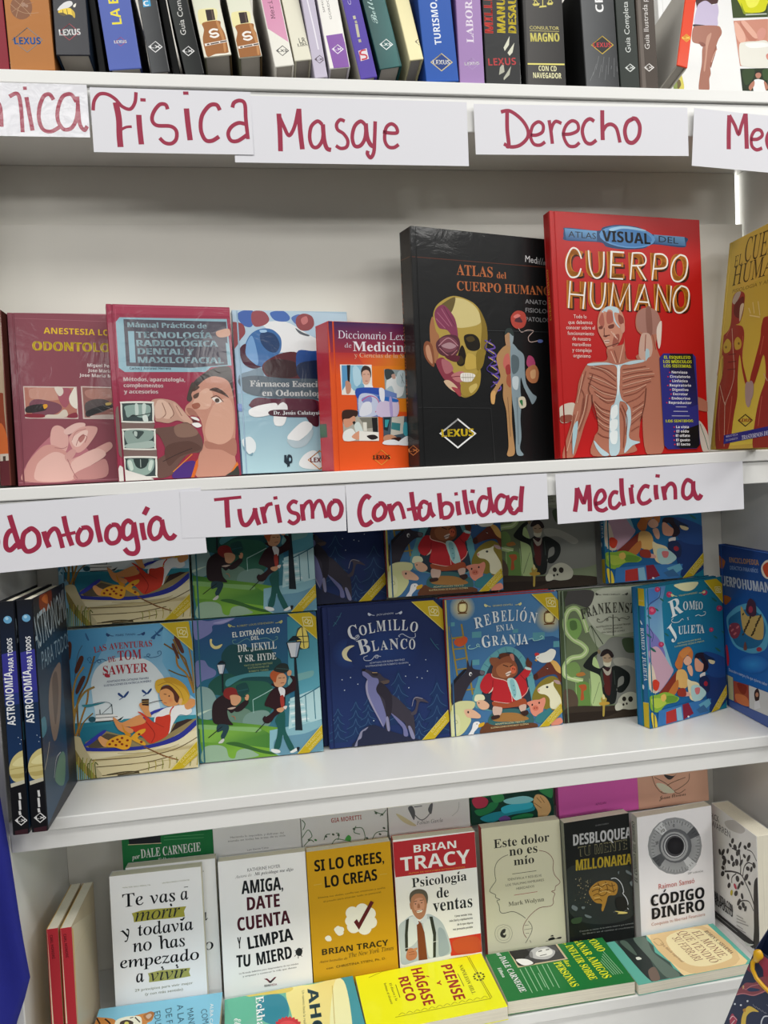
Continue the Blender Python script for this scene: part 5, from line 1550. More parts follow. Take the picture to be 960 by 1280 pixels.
make('rebelion', 'book', 'blue storybook with a pig in a red jacket among farm animals, front row', 'book', 'illustrated storybooks face-out in the front row', 'F', 0.2026, 0.2339, 0.014, (0.2896, 0.1357, -0.4667), (1.37, 1.51, 0.25), 0.0025, '4878a8', 'b83a34', 'b83a34', (
    'G 3f6f9e 5488b4 354 1606 1779 1249 17 2362 2049 2323 2032 16 -5 4',
    'S 345c8c 1205 1440 2037 1507 2030 522 1508 668 1384 1145',
    'P c8b858 -12 2342 29 2334 42 6 -10 4',
    'P 5c9ca8 456 1757 621 1753 616 1650 451 1655',
    'P 5c9ca8 1541 1654 1761 1645 1755 1517 1536 1527',
    'P 5c9ca8 433 1279 563 1276 559 1184 429 1187',
    'P 5c9ca8 1912 1471 2035 1469 2030 1365 1907 1366',
    'P 5c9ca8 66 1950 160 1951 157 1883 63 1882',
    'P 5c9ca8 1182 1742 1279 1743 1276 1679 1179 1678',
    'R f0d880 5a86a8 307 2185 223 -18 -11 -227',
    'L 6a4420 20 240 2259 243 2122 365 2117 381 2252 240 2259',
    'l 6a4420 18 223 2092 382 2088',
    'l 6a4420 18 255 2280 368 2276',
    'S f4e8a8 268 2238 352 2236 347 2136 267 2138',
    'L 6a4420 11 284 2287 314 2317 340 2283',
    'R f0d880 5a86a8 1853 1891 268 -22 -12 -267',
    'L 6a4420 21 1772 1978 1776 1817 1922 1810 1941 1970 1772 1978',
    'l 6a4420 19 1752 1781 1943 1776',
    'l 6a4420 19 1790 2003 1925 1998',
    'S f4e8a8 1805 1954 1906 1951 1901 1833 1805 1836',
    'L 6a4420 12 1824 2011 1860 2046 1892 2006',
    'l 9a8434 29 63 1882 162 1029',
    'l 9a8434 30 275 1910 416 683',
    'l 9a8434 23 100 1674 323 1682',
    'l 9a8434 23 114 1490 337 1493',
    'l 9a8434 23 140 1305 341 1328',
    'l 9a8434 23 167 1138 368 1147',
    'l 9a8434 23 267 772 456 783',
    'S c8562c 132 1625 193 1677 300 1698 369 1655 341 1573 233 1525 146 1567',
    'l 9a8434 25 53 1678 288 1690',
    'S 62a0a8 464 448 524 949 643 1213 867 1400 1085 1455 1296 1339 1454 1069 1537 758 1493 342',
    'S 2a3a48 606 434 640 891 735 1136 910 1304 1104 1356 1244 1251 1355 1032 1416 770 1396 352',
    'l 3f7484 9 563 1037 668 981',
    'l 3f7484 9 642 1191 734 1113',
    'l 3f7484 9 755 1318 823 1231',
    'l 3f7484 9 891 1403 934 1314',
    'l 3f7484 9 1036 1443 1056 1360',
    'l 3f7484 9 1190 1395 1175 1327',
    'l 3f7484 9 1317 1267 1266 1214',
    'l 3f7484 9 1419 1096 1332 1057',
    'l 3f7484 9 1484 927 1397 900',
    'S 3a6a6c 666 196 769 347 1010 380 1250 344 1464 228 1482 86 1333 32 802 43',
    'S a87840 740 246 863 314 1151 296 1342 218 1387 155 1144 145 809 181',
    'S 6a4028 629 177 806 112 1482 86 1452 -28 560 -24',
    'S 34303a 48 857 158 961 306 1084 332 1150 351 1286 392 1168 434 1290 438 1141 566 1094 648 1063 621 997 538 993 440 934 340 829 237 632 184 523 44 537',
    'S 1e1c24 50 903 137 1009 284 1132 318 1106 158 961 59 845',
    'E e8e8e8 393 1041 26 -2 -2 -34',
    'E 1a1a1a 400 1034 14 -1 -1 -21',
    'S 6a646c 566 1083 640 1057 621 1008 568 1025',
    'S 6a3428 1519 900 1671 1025 1773 1109 1789 1201 1847 1114 1920 1096 2014 994 2028 758 1980 786 1935 884 1812 895 1664 863 1552 827',
    'S e0b060 1824 1152 1945 1117 2026 992 2022 899 1938 954 1881 1053',
    'L f0e0d8 9 1757 1018 1788 1001',
    'E 2a1a18 1769 1021 12 -1 -1 -12',
    'S 4a241c 1520 911 1582 941 1602 857 1540 828',
    'S ecece0 1570 1221 1634 1274 1757 1298 1857 1347 1942 1305 1925 1212 1847 1126 1700 1116 1616 1159',
    'S c83838 1571 1244 1561 1292 1610 1299 1646 1266',
    'S d89828 1551 1176 1586 1185 1591 1149',
    'E 2a2a2a 1611 1213 10 -1 0 -9',
    'S 8a7a2c 1476 484 1559 709 1712 835 1885 865 2014 712 2007 289 1639 327',
    'S eeeac8 1581 661 1682 721 1806 744 1881 772 1877 702 1946 578 2002 455 1995 291 1810 310 1793 476 1723 553 1615 587',
    'E 2a3030 1759 685 24 -2 -1 -19',
    'S b89898 1882 795 1979 774 2001 713 1928 732',
    'S e8a8a0 1576 649 1618 662 1609 616',
    'S e8947c 1376 448 1500 482 1610 482 1697 509 1718 436 1676 323 1634 211 1511 200 1442 278 1422 373',
    'E d87860 1530 339 58 -6 -2 -47',
    'E 8a3a30 1513 340 10 -1 -1 -14',
    'E 8a3a30 1552 341 10 -1 -1 -14',
    'E 2a2020 1472 403 15 -1 -1 -19',
    'E 2a2020 1600 425 15 -1 -1 -19',
    'S 3a8088 1536 198 1686 276 1810 310 1804 169 1628 71 1519 106',
    'S e8947c 1824 73 1975 128 2008 30 1821 -9',
    'S d8d8a0 44 537 164 594 352 586 445 542 417 453 297 419 63 444',
    'S e8e8c0 436 601 475 677 593 666 625 593 565 565 458 564',
    'S e8b898 481 562 589 574 692 494 677 426 581 408 501 468',
    'E 2a2a2a 515 531 12 -1 -1 -11',
    'S d8dca0 15 426 111 462 297 419 340 323 359 229 232 58 112 -2 6 3',
    'S e0e2b0 35 355 130 368 171 249 139 68 21 58',
    'S e8b898 251 436 392 433 529 326 515 270 409 281 292 316',
    'E 2a2a2a 319 394 16 -2 -1 -21',
    'L b8bc80 11 54 261 102 279 123 231 75 213',
    'S f0f0f0 288 -17 364 90 405 201 488 215 522 165 471 102 409 39 382 -27',
    'S d8a828 498 168 594 192 580 136 495 110',
    'E 1a1a1a 463 176 9 -1 0 -9',
    'S 5a3020 911 1327 1008 1353 1126 1308 1174 1304 1182 1210 1100 1264 955 1254',
    'S 8a5238 741 1273 814 1290 908 1258 926 1141 830 1127 761 1180',
    'S 8a4f34 765 1018 807 1152 932 1256 1101 1287 1193 1186 1235 1066 1206 953 1034 877 866 893 773 948',
    'S a86844 852 1102 1000 1181 1143 1144 1185 1024 1036 923 894 959',
    'E d86a48 1157 1046 53 -5 -3 -69',
    'E 7a2c20 1148 1065 10 -1 -1 -18',
    'E 7a2c20 1182 1053 10 -1 -1 -18',
    'S f0d8c8 1015 994 1113 1031 1086 964 1037 946',
    'L 2a1410 14 974 1148 1068 1105',
    'L 2a1410 14 1092 1103 1154 1132',
    'L 2a1410 12 1014 971 1112 997',
    'S b87868 1102 1310 1163 1316 1184 1210 1146 1213',
    'S c02830 555 854 657 1005 753 1019 797 946 962 884 1130 867 1279 969 1405 1074 1489 1042 1422 909 1372 867 1399 678 1308 548 1160 493 1015 480 825 527 732 582 764 741 665 681 573 737',
    'L f0c8b8 11 765 1018 797 946 1033 854 1096 662 1112 498',
    'L f0c8b8 9 1413 712 1360 612 1160 493 1015 480 778 536',
    'L 8a1820 12 783 901 761 695 732 582',
    'L 8a1820 12 1278 946 1370 844',
    'S b8dcd8 1034 877 1143 901 1223 789 1283 527 1174 515 1106 614',
    'S 8ac0c4 1081 849 1154 865 1192 652 1140 565',
    'E 3a6a70 1145 773 10 -1 0 -9',
    'E 3a6a70 1153 691 10 -1 0 -9',
    'E 3a6a70 1162 609 10 -1 0 -9',
    'S 5a3424 1384 1145 1425 1234 1454 1185 1501 1135 1478 1067 1417 1068',
    'S b8d8d4 1369 1077 1477 1044 1466 1010 1379 1034',
    'S e8c8b8 689 679 752 742 778 786 763 718',
    'S a85030 766 533 1015 473 1308 536 1376 448 1350 404 1156 400 915 402 774 451',
    'S d8b8a8 761 441 869 430 927 401 886 289 767 301',
    'S d8b8a8 1229 404 1351 427 1347 334 1272 295',
    'S 3c2420 730 282 862 291 864 240 739 223',
    'S 3c2420 1248 298 1371 320 1392 259 1318 225',
    'T r e0dc9c 836 2162 1202 2161 28 GEORGE ORWELL',
    'L e0dc9c 9 803 2169 760 2177 728 2202',
    'S e0dc9c 742 2183 701 2223 685 2196 712 2167',
    'L e0dc9c 9 1236 2163 1279 2164 1314 2184',
    'S e0dc9c 1299 2167 1344 2200 1357 2172 1327 2146',
    'T s e6eef0 511 1812 661 1832 184 R',
    'T s e6eef0 692 1848 798 1866 185 E',
    'T s e6eef0 827 1882 947 1891 194 B',
    'T s e6eef0 981 1897 1077 1899 184 E',
    'T s e6eef0 1101 1897 1206 1893 189 L',
    'T s e6eef0 1240 1890 1274 1887 184 I',
    'T s e6eef0 1302 1880 1427 1861 184 Ó',
    'T s e6eef0 1465 1848 1600 1814 179 N',
    'T s dce8ec 882 1731 1195 1746 102 EN LA',
    'T s e6eef0 627 1468 785 1490 199 G',
    'T s e6eef0 804 1493 919 1502 166 R',
    'T s e6eef0 938 1495 1077 1502 167 A',
    'T s e6eef0 1106 1495 1217 1494 162 N',
    'T s e6eef0 1235 1483 1323 1485 167 J',
    'T s e6eef0 1317 1476 1443 1470 167 A',
    'L 9cd0cc 11 410 1537 374 1522 381 1480 466 1477 563 1519 541 1549 516 1523 585 1494',
    'L 9cd0cc 12 1451 1548 1525 1560 1547 1521 1645 1522 1720 1557 1697 1592 1659 1572',
    'T r e8d8a0 782 124 1313 118 28 ADAPTACIÓN TEXTO',
    'T r e8d8a0 708 71 1383 69 28 ILUSTRACIONES DE RICARDO GUZMÁN',
    'P cbb022 1548 2326 1902 2325 2042 2160 2027 1835',
    'l e6d878 12 1548 2326 2027 1835',
    'l ece4a8 12 1800 2238 1958 2230 1980 2109 1970 2079 1821 2095 1800 2238',
    'L ece4a8 14 1834 2174 1873 2206 1899 2168 1860 2136 1834 2174',
    'L ece4a8 14 1888 2134 1918 2185 1950 2156 1915 2114 1888 2134',
    'P cbb022 1575 -3 1999 384 2019 229 1752 1',
    'l e6d878 9 1575 -3 1999 384',
    'T r e6dc90 1751 81 1983 315 37 CLÁSICOS',
    'T r e6dc90 1793 41 2006 266 37 ILUSTRADOS',), gain=1.18, m='matte', hard=True, pages='pages')
make('frank', 'book', 'grey-green storybook with a man in a dark coat beside a skull, front row', 'book', 'illustrated storybooks face-out in the front row', 'F', 0.1920, 0.2326, 0.014, (0.4951, 0.1421, -0.4670), (-0.22, 1.90, 0.15), 0.0025, '8c9c84', '56604c', '56604c', (
    'G 5a6a48 9ca888 52 1268 1404 1790 17 2354 2792 2263 2688 -140 -8 -3',
    'S a8b098 605 2291 807 2361 1878 2306 2080 1738 1838 1395 1253 1421 942 1446 779 1291 669 1300 507 1608 431 1865 634 1975',
    'S c4c8b4 715 2283 1293 2305 1649 2237 1621 1604 1301 1502 855 1496 598 1684 520 1900',
    'S 4c4a48 80 2308 321 2333 627 2290 643 2163 525 2004 266 2086 46 2040',
    'S 4a5a3c 15 2043 114 2098 86 1056 -7 18 -51 22',
    'S 3a4430 37 2311 168 2323 118 2181 36 2062',
    'L b0cc88 88 505 1566 409 1867 306 2000 173 1968 100 1807 113 1618 236 1462 385 1366 468 1254 375 1157 177 1132 62 1017 54 850 182 776 377 716',
    'L d8e4b4 25 505 1566 409 1867 306 2000 173 1968 100 1807 113 1618 236 1462 385 1366 468 1254 375 1157 177 1132 62 1017 54 850 182 776 377 716',
    'S 86b060 143 1804 340 1809 397 1616 280 1458 155 1594',
    'S 5a7a44 186 1779 295 1781 311 1644 201 1632',
    'S 7a9a58 84 1015 261 1062 342 908 205 795 99 867',
    'S b87a3c 262 852 384 873 425 817 293 804',
    'S 6a9048 242 665 484 664 510 262 246 287',
    'S b85a30 296 640 418 649 436 564 379 527 384 400 317 385 336 552',
    'L a8c488 10 499 747 510 262',
    'L a8c488 10 245 728 246 287',
    'S 5a4a3c 20 581 194 565 273 390 222 226 26 266',
    'S 8a8c84 663 1175 803 1331 941 1436 1253 1425 2064 1376 2024 460 1337 311 1020 256 670 373',
    'S 4a5a40 1139 1388 1341 1393 1514 1230 1374 1136 1197 1172',
    'S b8d090 616 1116 695 919 724 579 732 283 532 260 525 598 523 1019',
    'L 3c4038 15 576 1676 781 1333',
    'l 3c4038 17 987 1843 978 1465',
    'L 5a6a4c 10 506 1587 575 1655 666 1238',
    'L 5a6a4c 8 683 667 545 301',
    'S a8a89c 968 1064 1235 1042 1586 841 1493 764 1230 915 1007 934',
    'S 1c211f 399 966 436 1047 575 1182 676 1216 662 1164 594 1118 568 1036 576 972 695 909 785 954 872 904 1007 934 1181 834 1255 743 1237 596 1119 458 1018 457 1000 533 1126 606 1132 733 1041 699 1012 553 980 344 931 264 820 275 740 451 717 664 678 794 517 882',
    'S 3a2428 760 893 915 879 901 563 851 462 770 617',
    'S 5a2420 782 870 867 799 873 439 785 468 761 660',
    'S b8b0a0 750 915 847 843 917 921 889 797 811 783',
    'S c8c0a0 771 1123 839 1149 926 1110 909 985 840 932 776 986',
    'S b0987c 759 1103 796 1174 906 1165 936 1078 899 1007 788 1017',
    'S 2a2020 716 1128 753 1209 843 1244 930 1194 970 1107 925 1079 862 1158 771 1123',
    'L 2a2020 11 781 1091 825 1081',
    'L 2a2020 11 869 1077 914 1086',
    'S 8a7a5c 665 1227 699 1245 731 1211 695 1162',
    'S d4d0b8 770 1010 854 990 913 1014 896 944 840 928 785 954',
    'S 3a4a38 737 873 759 618 735 578 700 792',
    'L 4a5850 8 714 854 770 617',
    'L 4a5850 8 959 854 969 599',
    'S 3a3026 25 245 268 285 796 235 1378 222 2008 119 1999 -95 -8 -3',
    'S 2a2018 0 164 881 142 1013 108 430 -26 -8 -3',
    'S c8c8b4 1024 340 1117 416 1253 446 1385 391 1470 277 1420 154 1238 129 1105 152 970 144 952 220 999 279',
    'E 2a2620 1127 330 38 -4 -2 -42',
    'E 2a2620 1247 315 45 -4 -2 -51',
    'E 2a2620 1109 230 20 -2 -1 -23',
    'E 2a2620 1172 241 18 -2 -1 -21',
    'S dcdcc8 952 220 1021 266 1086 228 1083 154 970 137',
    'S b8a048 692 371 737 399 802 361 763 238 744 70 711 73 719 242',
    'S e8e0a0 729 452 761 428 769 364 725 368',
    'S c8a040 667 310 822 306 842 262 686 256',
    'T r 4a4a44 817 2196 1142 2177 25 MARY SHELLEY',
    'L 4a4a44 8 786 2203 747 2210 717 2233',
    'S 4a4a44 729 2215 691 2252 677 2228 702 2201',
    'L 4a4a44 8 1174 2179 1214 2180 1246 2199',
    'S 4a4a44 1232 2183 1273 2214 1286 2188 1258 2164',
    'T s 46463e 406 1800 512 1821 178 F',
    'T s 46463e 513 1833 602 1852 169 R',
    'T s 46463e 606 1847 708 1865 186 A',
    'T s 46463e 722 1872 824 1877 181 N',
    'T s 46463e 842 1875 966 1878 185 K',
    'T s 46463e 984 1877 1064 1875 177 E',
    'T s 46463e 1086 1873 1193 1865 181 N',
    'T s 46463e 1210 1860 1286 1854 168 S',
    'T s 46463e 1295 1849 1384 1838 177 T',
    'T s 46463e 1402 1832 1482 1818 173 E',
    'T s 46463e 1500 1812 1531 1806 173 I',
    'T s 46463e 1548 1800 1656 1775 177 N',
    'L 5a5a50 10 735 1768 692 1792 698 1739 777 1729 868 1785 889 1746 856 1752 914 1807 984 1784 1047 1792 1110 1728 1080 1743 1157 1771 1245 1739 1291 1778 1247 1785',
    'T r 55554c 658 1633 1308 1641 27 ADAPTACIÓN DE CATALINA TRAVERS',
    'T r 55554c 797 1584 1149 1586 27 ILUSTRACIONES DE',
    'T r 55554c 763 1528 1195 1532 27 EVA SÁNCHEZ GÓMEZ',), gain=1.18, m='matte', hard=True, pages='pages')
make('romeo', 'book', 'teal storybook with an embracing couple and roses, front copy standing forward', 'book', 'illustrated storybooks face-out in the front row', 'F', 0.1886, 0.2383, 0.014, (0.6212, 0.0758, -0.4672), (17.97, 1.51, 0.12), 0.0025, '1c8098', '2c70a8', '1c6888', (
    'G 1f7e98 1c62a0 1089 2110 1006 802 38 2386 1926 2324 1926 239 -1 -11',
    'G 5a84b8 8cc0d0 142 2226 332 1560 38 2386 502 2375 394 2066 412 1419 588 916 212 592 -1 672 3 1395',
    'S 7c78b8 21 1775 162 1627 324 1432 422 1116 191 724 54 855 26 1307',
    'S cfa8b8 40 1305 261 1356 504 1016 585 873 241 587 194 767 124 1035',
    'S ead8c0 42 1113 124 1035 194 767 212 592 68 617 7 799',
    'S 4a7ab8 49 2343 323 2332 283 2166 77 2106',
    'L 3a4a7a 17 384 2367 344 2201 135 2120 43 2026',
    'L 3a4a7a 13 27 1774 159 1585 122 1462',
    'S b83a60 245 2341 279 2379 349 2366 372 2321 325 2289 268 2301',
    'S d86484 284 2346 317 2361 340 2330 308 2320',
    'S b83a60 59 2003 111 2061 218 2040 253 1970 181 1922 94 1940',
    'S d86484 118 2010 168 2032 205 1984 155 1969',
    'S b83a60 510 2224 548 2266 626 2251 651 2202 599 2167 536 2179',
    'S d86484 553 2229 590 2245 616 2211 580 2200',
    'S b83a60 1371 2154 1409 2193 1484 2179 1509 2132 1458 2099 1396 2112',
    'S d86484 1413 2158 1449 2174 1475 2141 1439 2131',
    'S b83a60 1720 1832 1761 1875 1846 1859 1874 1806 1817 1771 1748 1785',
    'S d86484 1767 1836 1807 1853 1835 1817 1796 1806',
    'S b83a60 272 1397 307 1435 377 1419 400 1373 352 1343 295 1356',
    'S d86484 311 1401 344 1415 368 1383 335 1374',
    'S b83a60 1509 1475 1539 1507 1602 1494 1622 1455 1580 1429 1529 1440',
    'S d86484 1543 1478 1573 1490 1594 1463 1565 1455',
    'S 2a6a5c 59 1382 144 1350 209 1283 141 1300',
    'S 2a6a5c 37 1925 93 1905 136 1861 91 1871',
    'S 2a6a5c 343 2184 400 2164 444 2120 398 2130',
    'S 2a6a5c 421 1573 479 1552 524 1506 477 1518',
    'S 2a6a5c 5 1617 73 1592 125 1538 70 1551',
    'S 2a6a5c 1598 2039 1680 2011 1743 1951 1677 1965',
    'S 2a6a5c 1638 1137 1720 1107 1783 1044 1717 1060',
    'S 2a6a5c 1607 1358 1669 1335 1718 1288 1667 1300',
    'S 2a6a5c 1478 2243 1534 2224 1577 2183 1532 2192',
    'S 2a6a5c 222 2026 273 2008 313 1968 271 1977',
    'S 2a6a5c 1817 1412 1867 1394 1907 1356 1866 1366',
    'S ebe8b4 716 2372 1259 2359 1223 2270 1096 2224 943 2233 810 2286',
    'S 1c3a74 1278 668 1437 686 1886 655 1926 239 1785 82 1458 9 1354 387',
    'S 234a88 1337 1104 1933 875 1898 585 1437 686',
    'T r e0dc9c 799 2154 1253 2157 27 WILLIAM SHAKESPEARE',
    'L e0dc9c 9 757 2164 704 2175 663 2201',
    'S e0dc9c 680 2182 629 2223 610 2199 643 2169',
    'L e0dc9c 9 1296 2156 1353 2154 1398 2170',
    'S e0dc9c 1378 2155 1436 2184 1453 2155 1414 2133',
    'T s e8f0ee 599 1807 890 1877 292 R',
    'T s e8f0ee 892 1903 1014 1905 144 O',
    'T s e8f0ee 1032 1894 1180 1888 147 M',
    'T s e8f0ee 1191 1873 1260 1873 140 E',
    'T s e8f0ee 1269 1863 1372 1863 136 O',
    'T s e8f0ee 588 1393 745 1500 267 J',
    'T s e8f0ee 745 1500 866 1496 138 U',
    'T s e8f0ee 878 1494 957 1492 143 L',
    'T s e8f0ee 976 1489 1012 1488 139 I',
    'T s e8f0ee 1043 1479 1153 1468 141 E',
    'T s e8f0ee 1178 1464 1277 1455 146 T',
    'T s e8f0ee 1258 1448 1383 1439 143 A',
    'T s e8f0ee 972 1718 1021 1720 50 Y',
    'L d8e4e4 11 643 1793 600 1772 627 1730 759 1716 852 1760 881 1734',
    'L d8e4e4 11 1175 1765 1254 1777 1315 1751 1416 1760 1431 1806 1381 1813',
    'T r c8d090 710 1336 1288 1333 27 ADAPTACIÓN DE JAIME MIRANDA',
    'T r c8d090 641 1290 1367 1286 27 ILUSTRACIONES DE JESSICA GRIJALVA',
    'S cf7a3c 629 996 689 1095 756 1194 881 1251 1003 1243 1074 1144 1058 1037 1020 1021 934 1122 838 1050 799 925 707 896',
    'S d88a48 754 1172 910 1235 1031 1195 966 1139 839 1071',
    'S f0b898 836 1028 933 1100 1021 1042 1032 974 953 932 877 956',
    'S f0b898 920 905 1013 922 1053 817 1032 732 973 764',
    'S 8a3424 193 531 394 689 644 863 768 908 779 840 633 690 445 550 264 496',
    'S e8b86c 675 879 827 876 912 774 916 597 836 546 687 594 633 690',
    'S c87838 445 550 666 728 687 594 590 480 472 502',
    'S f0e0b0 906 687 996 650 1178 574 1230 409 1286 310 1158 266 975 322 923 464',
    'S e8b0a0 682 507 923 464 949 393 708 437',
    'S a03828 670 553 836 546 858 410 678 443',
    'S 2a1c28 1114 1050 1165 1108 1336 1093 1408 981 1445 819 1345 746 1285 778 1323 883 1236 1008 1156 977',
    'S eba888 1112 1006 1168 1019 1263 937 1323 883 1285 778 1160 788 1108 852',
    'S 1c2c4c 1335 1082 1458 1018 1612 926 1451 907 1361 988',
    'S f0dca8 1453 951 1610 899 1575 853 1481 884',
    'S e8e0d8 1224 721 1352 745 1334 658 1245 651',
    'S 1c2c54 1214 657 1373 674 1460 547 1417 375 1234 475',
    'E a82838 1358 538 50 -9 -3 -44',
    'S b8dcd8 989 541 1176 541 1354 387 1254 293 1035 289',
    'S e07c7c 1080 502 1204 492 1182 395 1104 398',
    'S d84028 62 747 110 813 168 814 210 785 244 736 200 637 127 633',
    'L e8e0c0 8 39 623 113 642 137 562',
    'S 8cb83c 6 543 180 554 386 560 618 453 690 397 611 346 373 347 190 252 21 327',
    'S b8d04c 31 496 263 475 374 368 136 326',
    'S 6a9a34 411 491 647 426 582 351 375 389',
    'S e8c060 266 517 355 534 385 452 318 411 267 452',
    'P 3a7ab8 191 273 973 279 1473 253 1393 -1 145 2',
    'P b83430 364 218 604 238 606 19 351 15',
    'P 8a2038 758 275 911 279 1021 70 772 8',
    'P 8cc0d8 604 238 726 248 756 11 620 16',
    'P 6ab0c8 1154 200 1410 265 1468 164 1271 67',
    'P 3a6a98 1087 124 1278 177 1396 43 1175 41',
    'S e8d040 16 264 114 202 145 2 57 -12',
    'E f0f0f0 890 40 24 -5 -1 -17',
    'P cbb022 1432 2362 1734 2364 1935 2211 1914 1875',
    'l e6d878 11 1432 2362 1914 1875',
    'l ece4a8 11 1687 2219 1828 2205 1848 2124 1839 2104 1706 2123 1687 2219',
    'L ece4a8 13 1717 2174 1752 2194 1775 2167 1741 2148 1717 2174',
    'L ece4a8 13 1766 2145 1793 2177 1821 2156 1790 2131 1766 2145',
    'P cbb022 1457 -2 1906 452 1895 267 1668 25',
    'l e6d878 9 1457 -2 1906 452',
    'T r e6dc90 1615 69 1857 297 47 CLÁSICOS',
    'T r e6dc90 1659 38 1893 233 47 ILUSTRADOS',), gain=1.18, m='matte', hard=True, pages='pages', spine_art=(
    'P d4b830 -14 2380 165 2381 152 2088 -21 2085',
    'P d4b830 -47 416 128 435 116 -22 -53 -36',
    'l e8d878 6 -21 2085 152 2088',
    'l e8d878 7 -47 416 128 435',
    'T s dce8f0 17 1707 50 803 75 ROMEO Y JULIETA',
    'S dce8f0 25 1836 51 1808 71 1768 38 1774',
    'S dce8f0 12 731 44 705 29 648 3 675',
    'T r e8dc90 2 28 -6 350 30 CLÁSICOS',
    'T b e8dc90 6 2160 118 2164 22 LEXUS',))
make('romeo2', 'book', 'teal and yellow spine of the copy tucked behind the forward couple storybook', 'book', 'illustrated storybooks face-out in the front row', 'F', 0.1886, 0.2383, 0.014, (0.6165, 0.0903, -0.4672), (17.97, 1.51, 0.12), 0.0025, '1c8098', '2c70a8', '1c6888', (), gain=1.18, m='matte', hard=True, pages='pages')
make('colmillo2', 'book', 'second copy of the howling wolf storybook tucked right behind the front one', 'book', 'illustrated storybooks face-out in the front row', 'F', 0.2055, 0.2344, 0.014, (0.0748, 0.1520, -0.4659), (-0.19, 4.85, 0.27), 0.0025, '1e2c5e', '1c2850', '1c2850', (), gain=1.18, m='matte', hard=True, pages='pages')
make('rebelion2', 'book', 'second copy of the pig storybook, only its red spine showing beside the front one', 'book', 'illustrated storybooks face-out in the front row', 'F', 0.2026, 0.2339, 0.014, (0.2851, 0.1552, -0.4667), (1.37, 1.51, 0.25), 0.0025, '4878a8', 'b83a34', 'b83a34', (), gain=1.18, m='matte', hard=True, pages='pages')
book('book', 'shaded boy in a boat storybook in the upper row, lower half showing under the signs', 'book', 'illustrated storybooks in the upper row', '', 0, 0, 0, (-0.3304, 0.1606, -0.2319), (-0.09, 3.79, 0.55), 0, 0, 0, 0, (), like='tom')
book('book', 'shaded top-hatted men storybook in the upper row, lower half showing under the signs', 'book', 'illustrated storybooks in the upper row', '', 0, 0, 0, (-0.1237, 0.1618, -0.2358), (0.02, 3.56, 0.28), 0, 0, 0, 0, (), like='jekyll')
book('book', 'shaded howling wolf storybook in the upper row, lower half showing under the signs', 'book', 'illustrated storybooks in the upper row', '', 0, 0, 0, (-0.0073, 0.1815, -0.2308), (-0.01, 2.71, 0.17), 0, 0, 0, 0, (), like='colmillo')
book('book', 'shaded red-jacketed pig storybook in the upper row, lower half showing under the signs', 'book', 'illustrated storybooks in the upper row', '', 0, 0, 0, (0.1976, 0.1599, -0.2251), (-0.06, 2.29, 0.47), 0, 0, 0, 0, (), like='rebelion')
book('book', 'shaded man beside a skull storybook in the upper row, lower half showing under the signs', 'book', 'illustrated storybooks in the upper row', '', 0, 0, 0, (0.3907, 0.1815, -0.2342), (-0.01, 2.22, 0.15), 0, 0, 0, 0, (), like='frank')
book('book', 'shaded embracing couple storybook in the upper row, lower half showing under the signs', 'book', 'illustrated storybooks in the upper row', '', 0, 0, 0, (0.5895, 0.1599, -0.2300), (0.01, 1.90, 0.01), 0, 0, 0, 0, (), like='romeo')
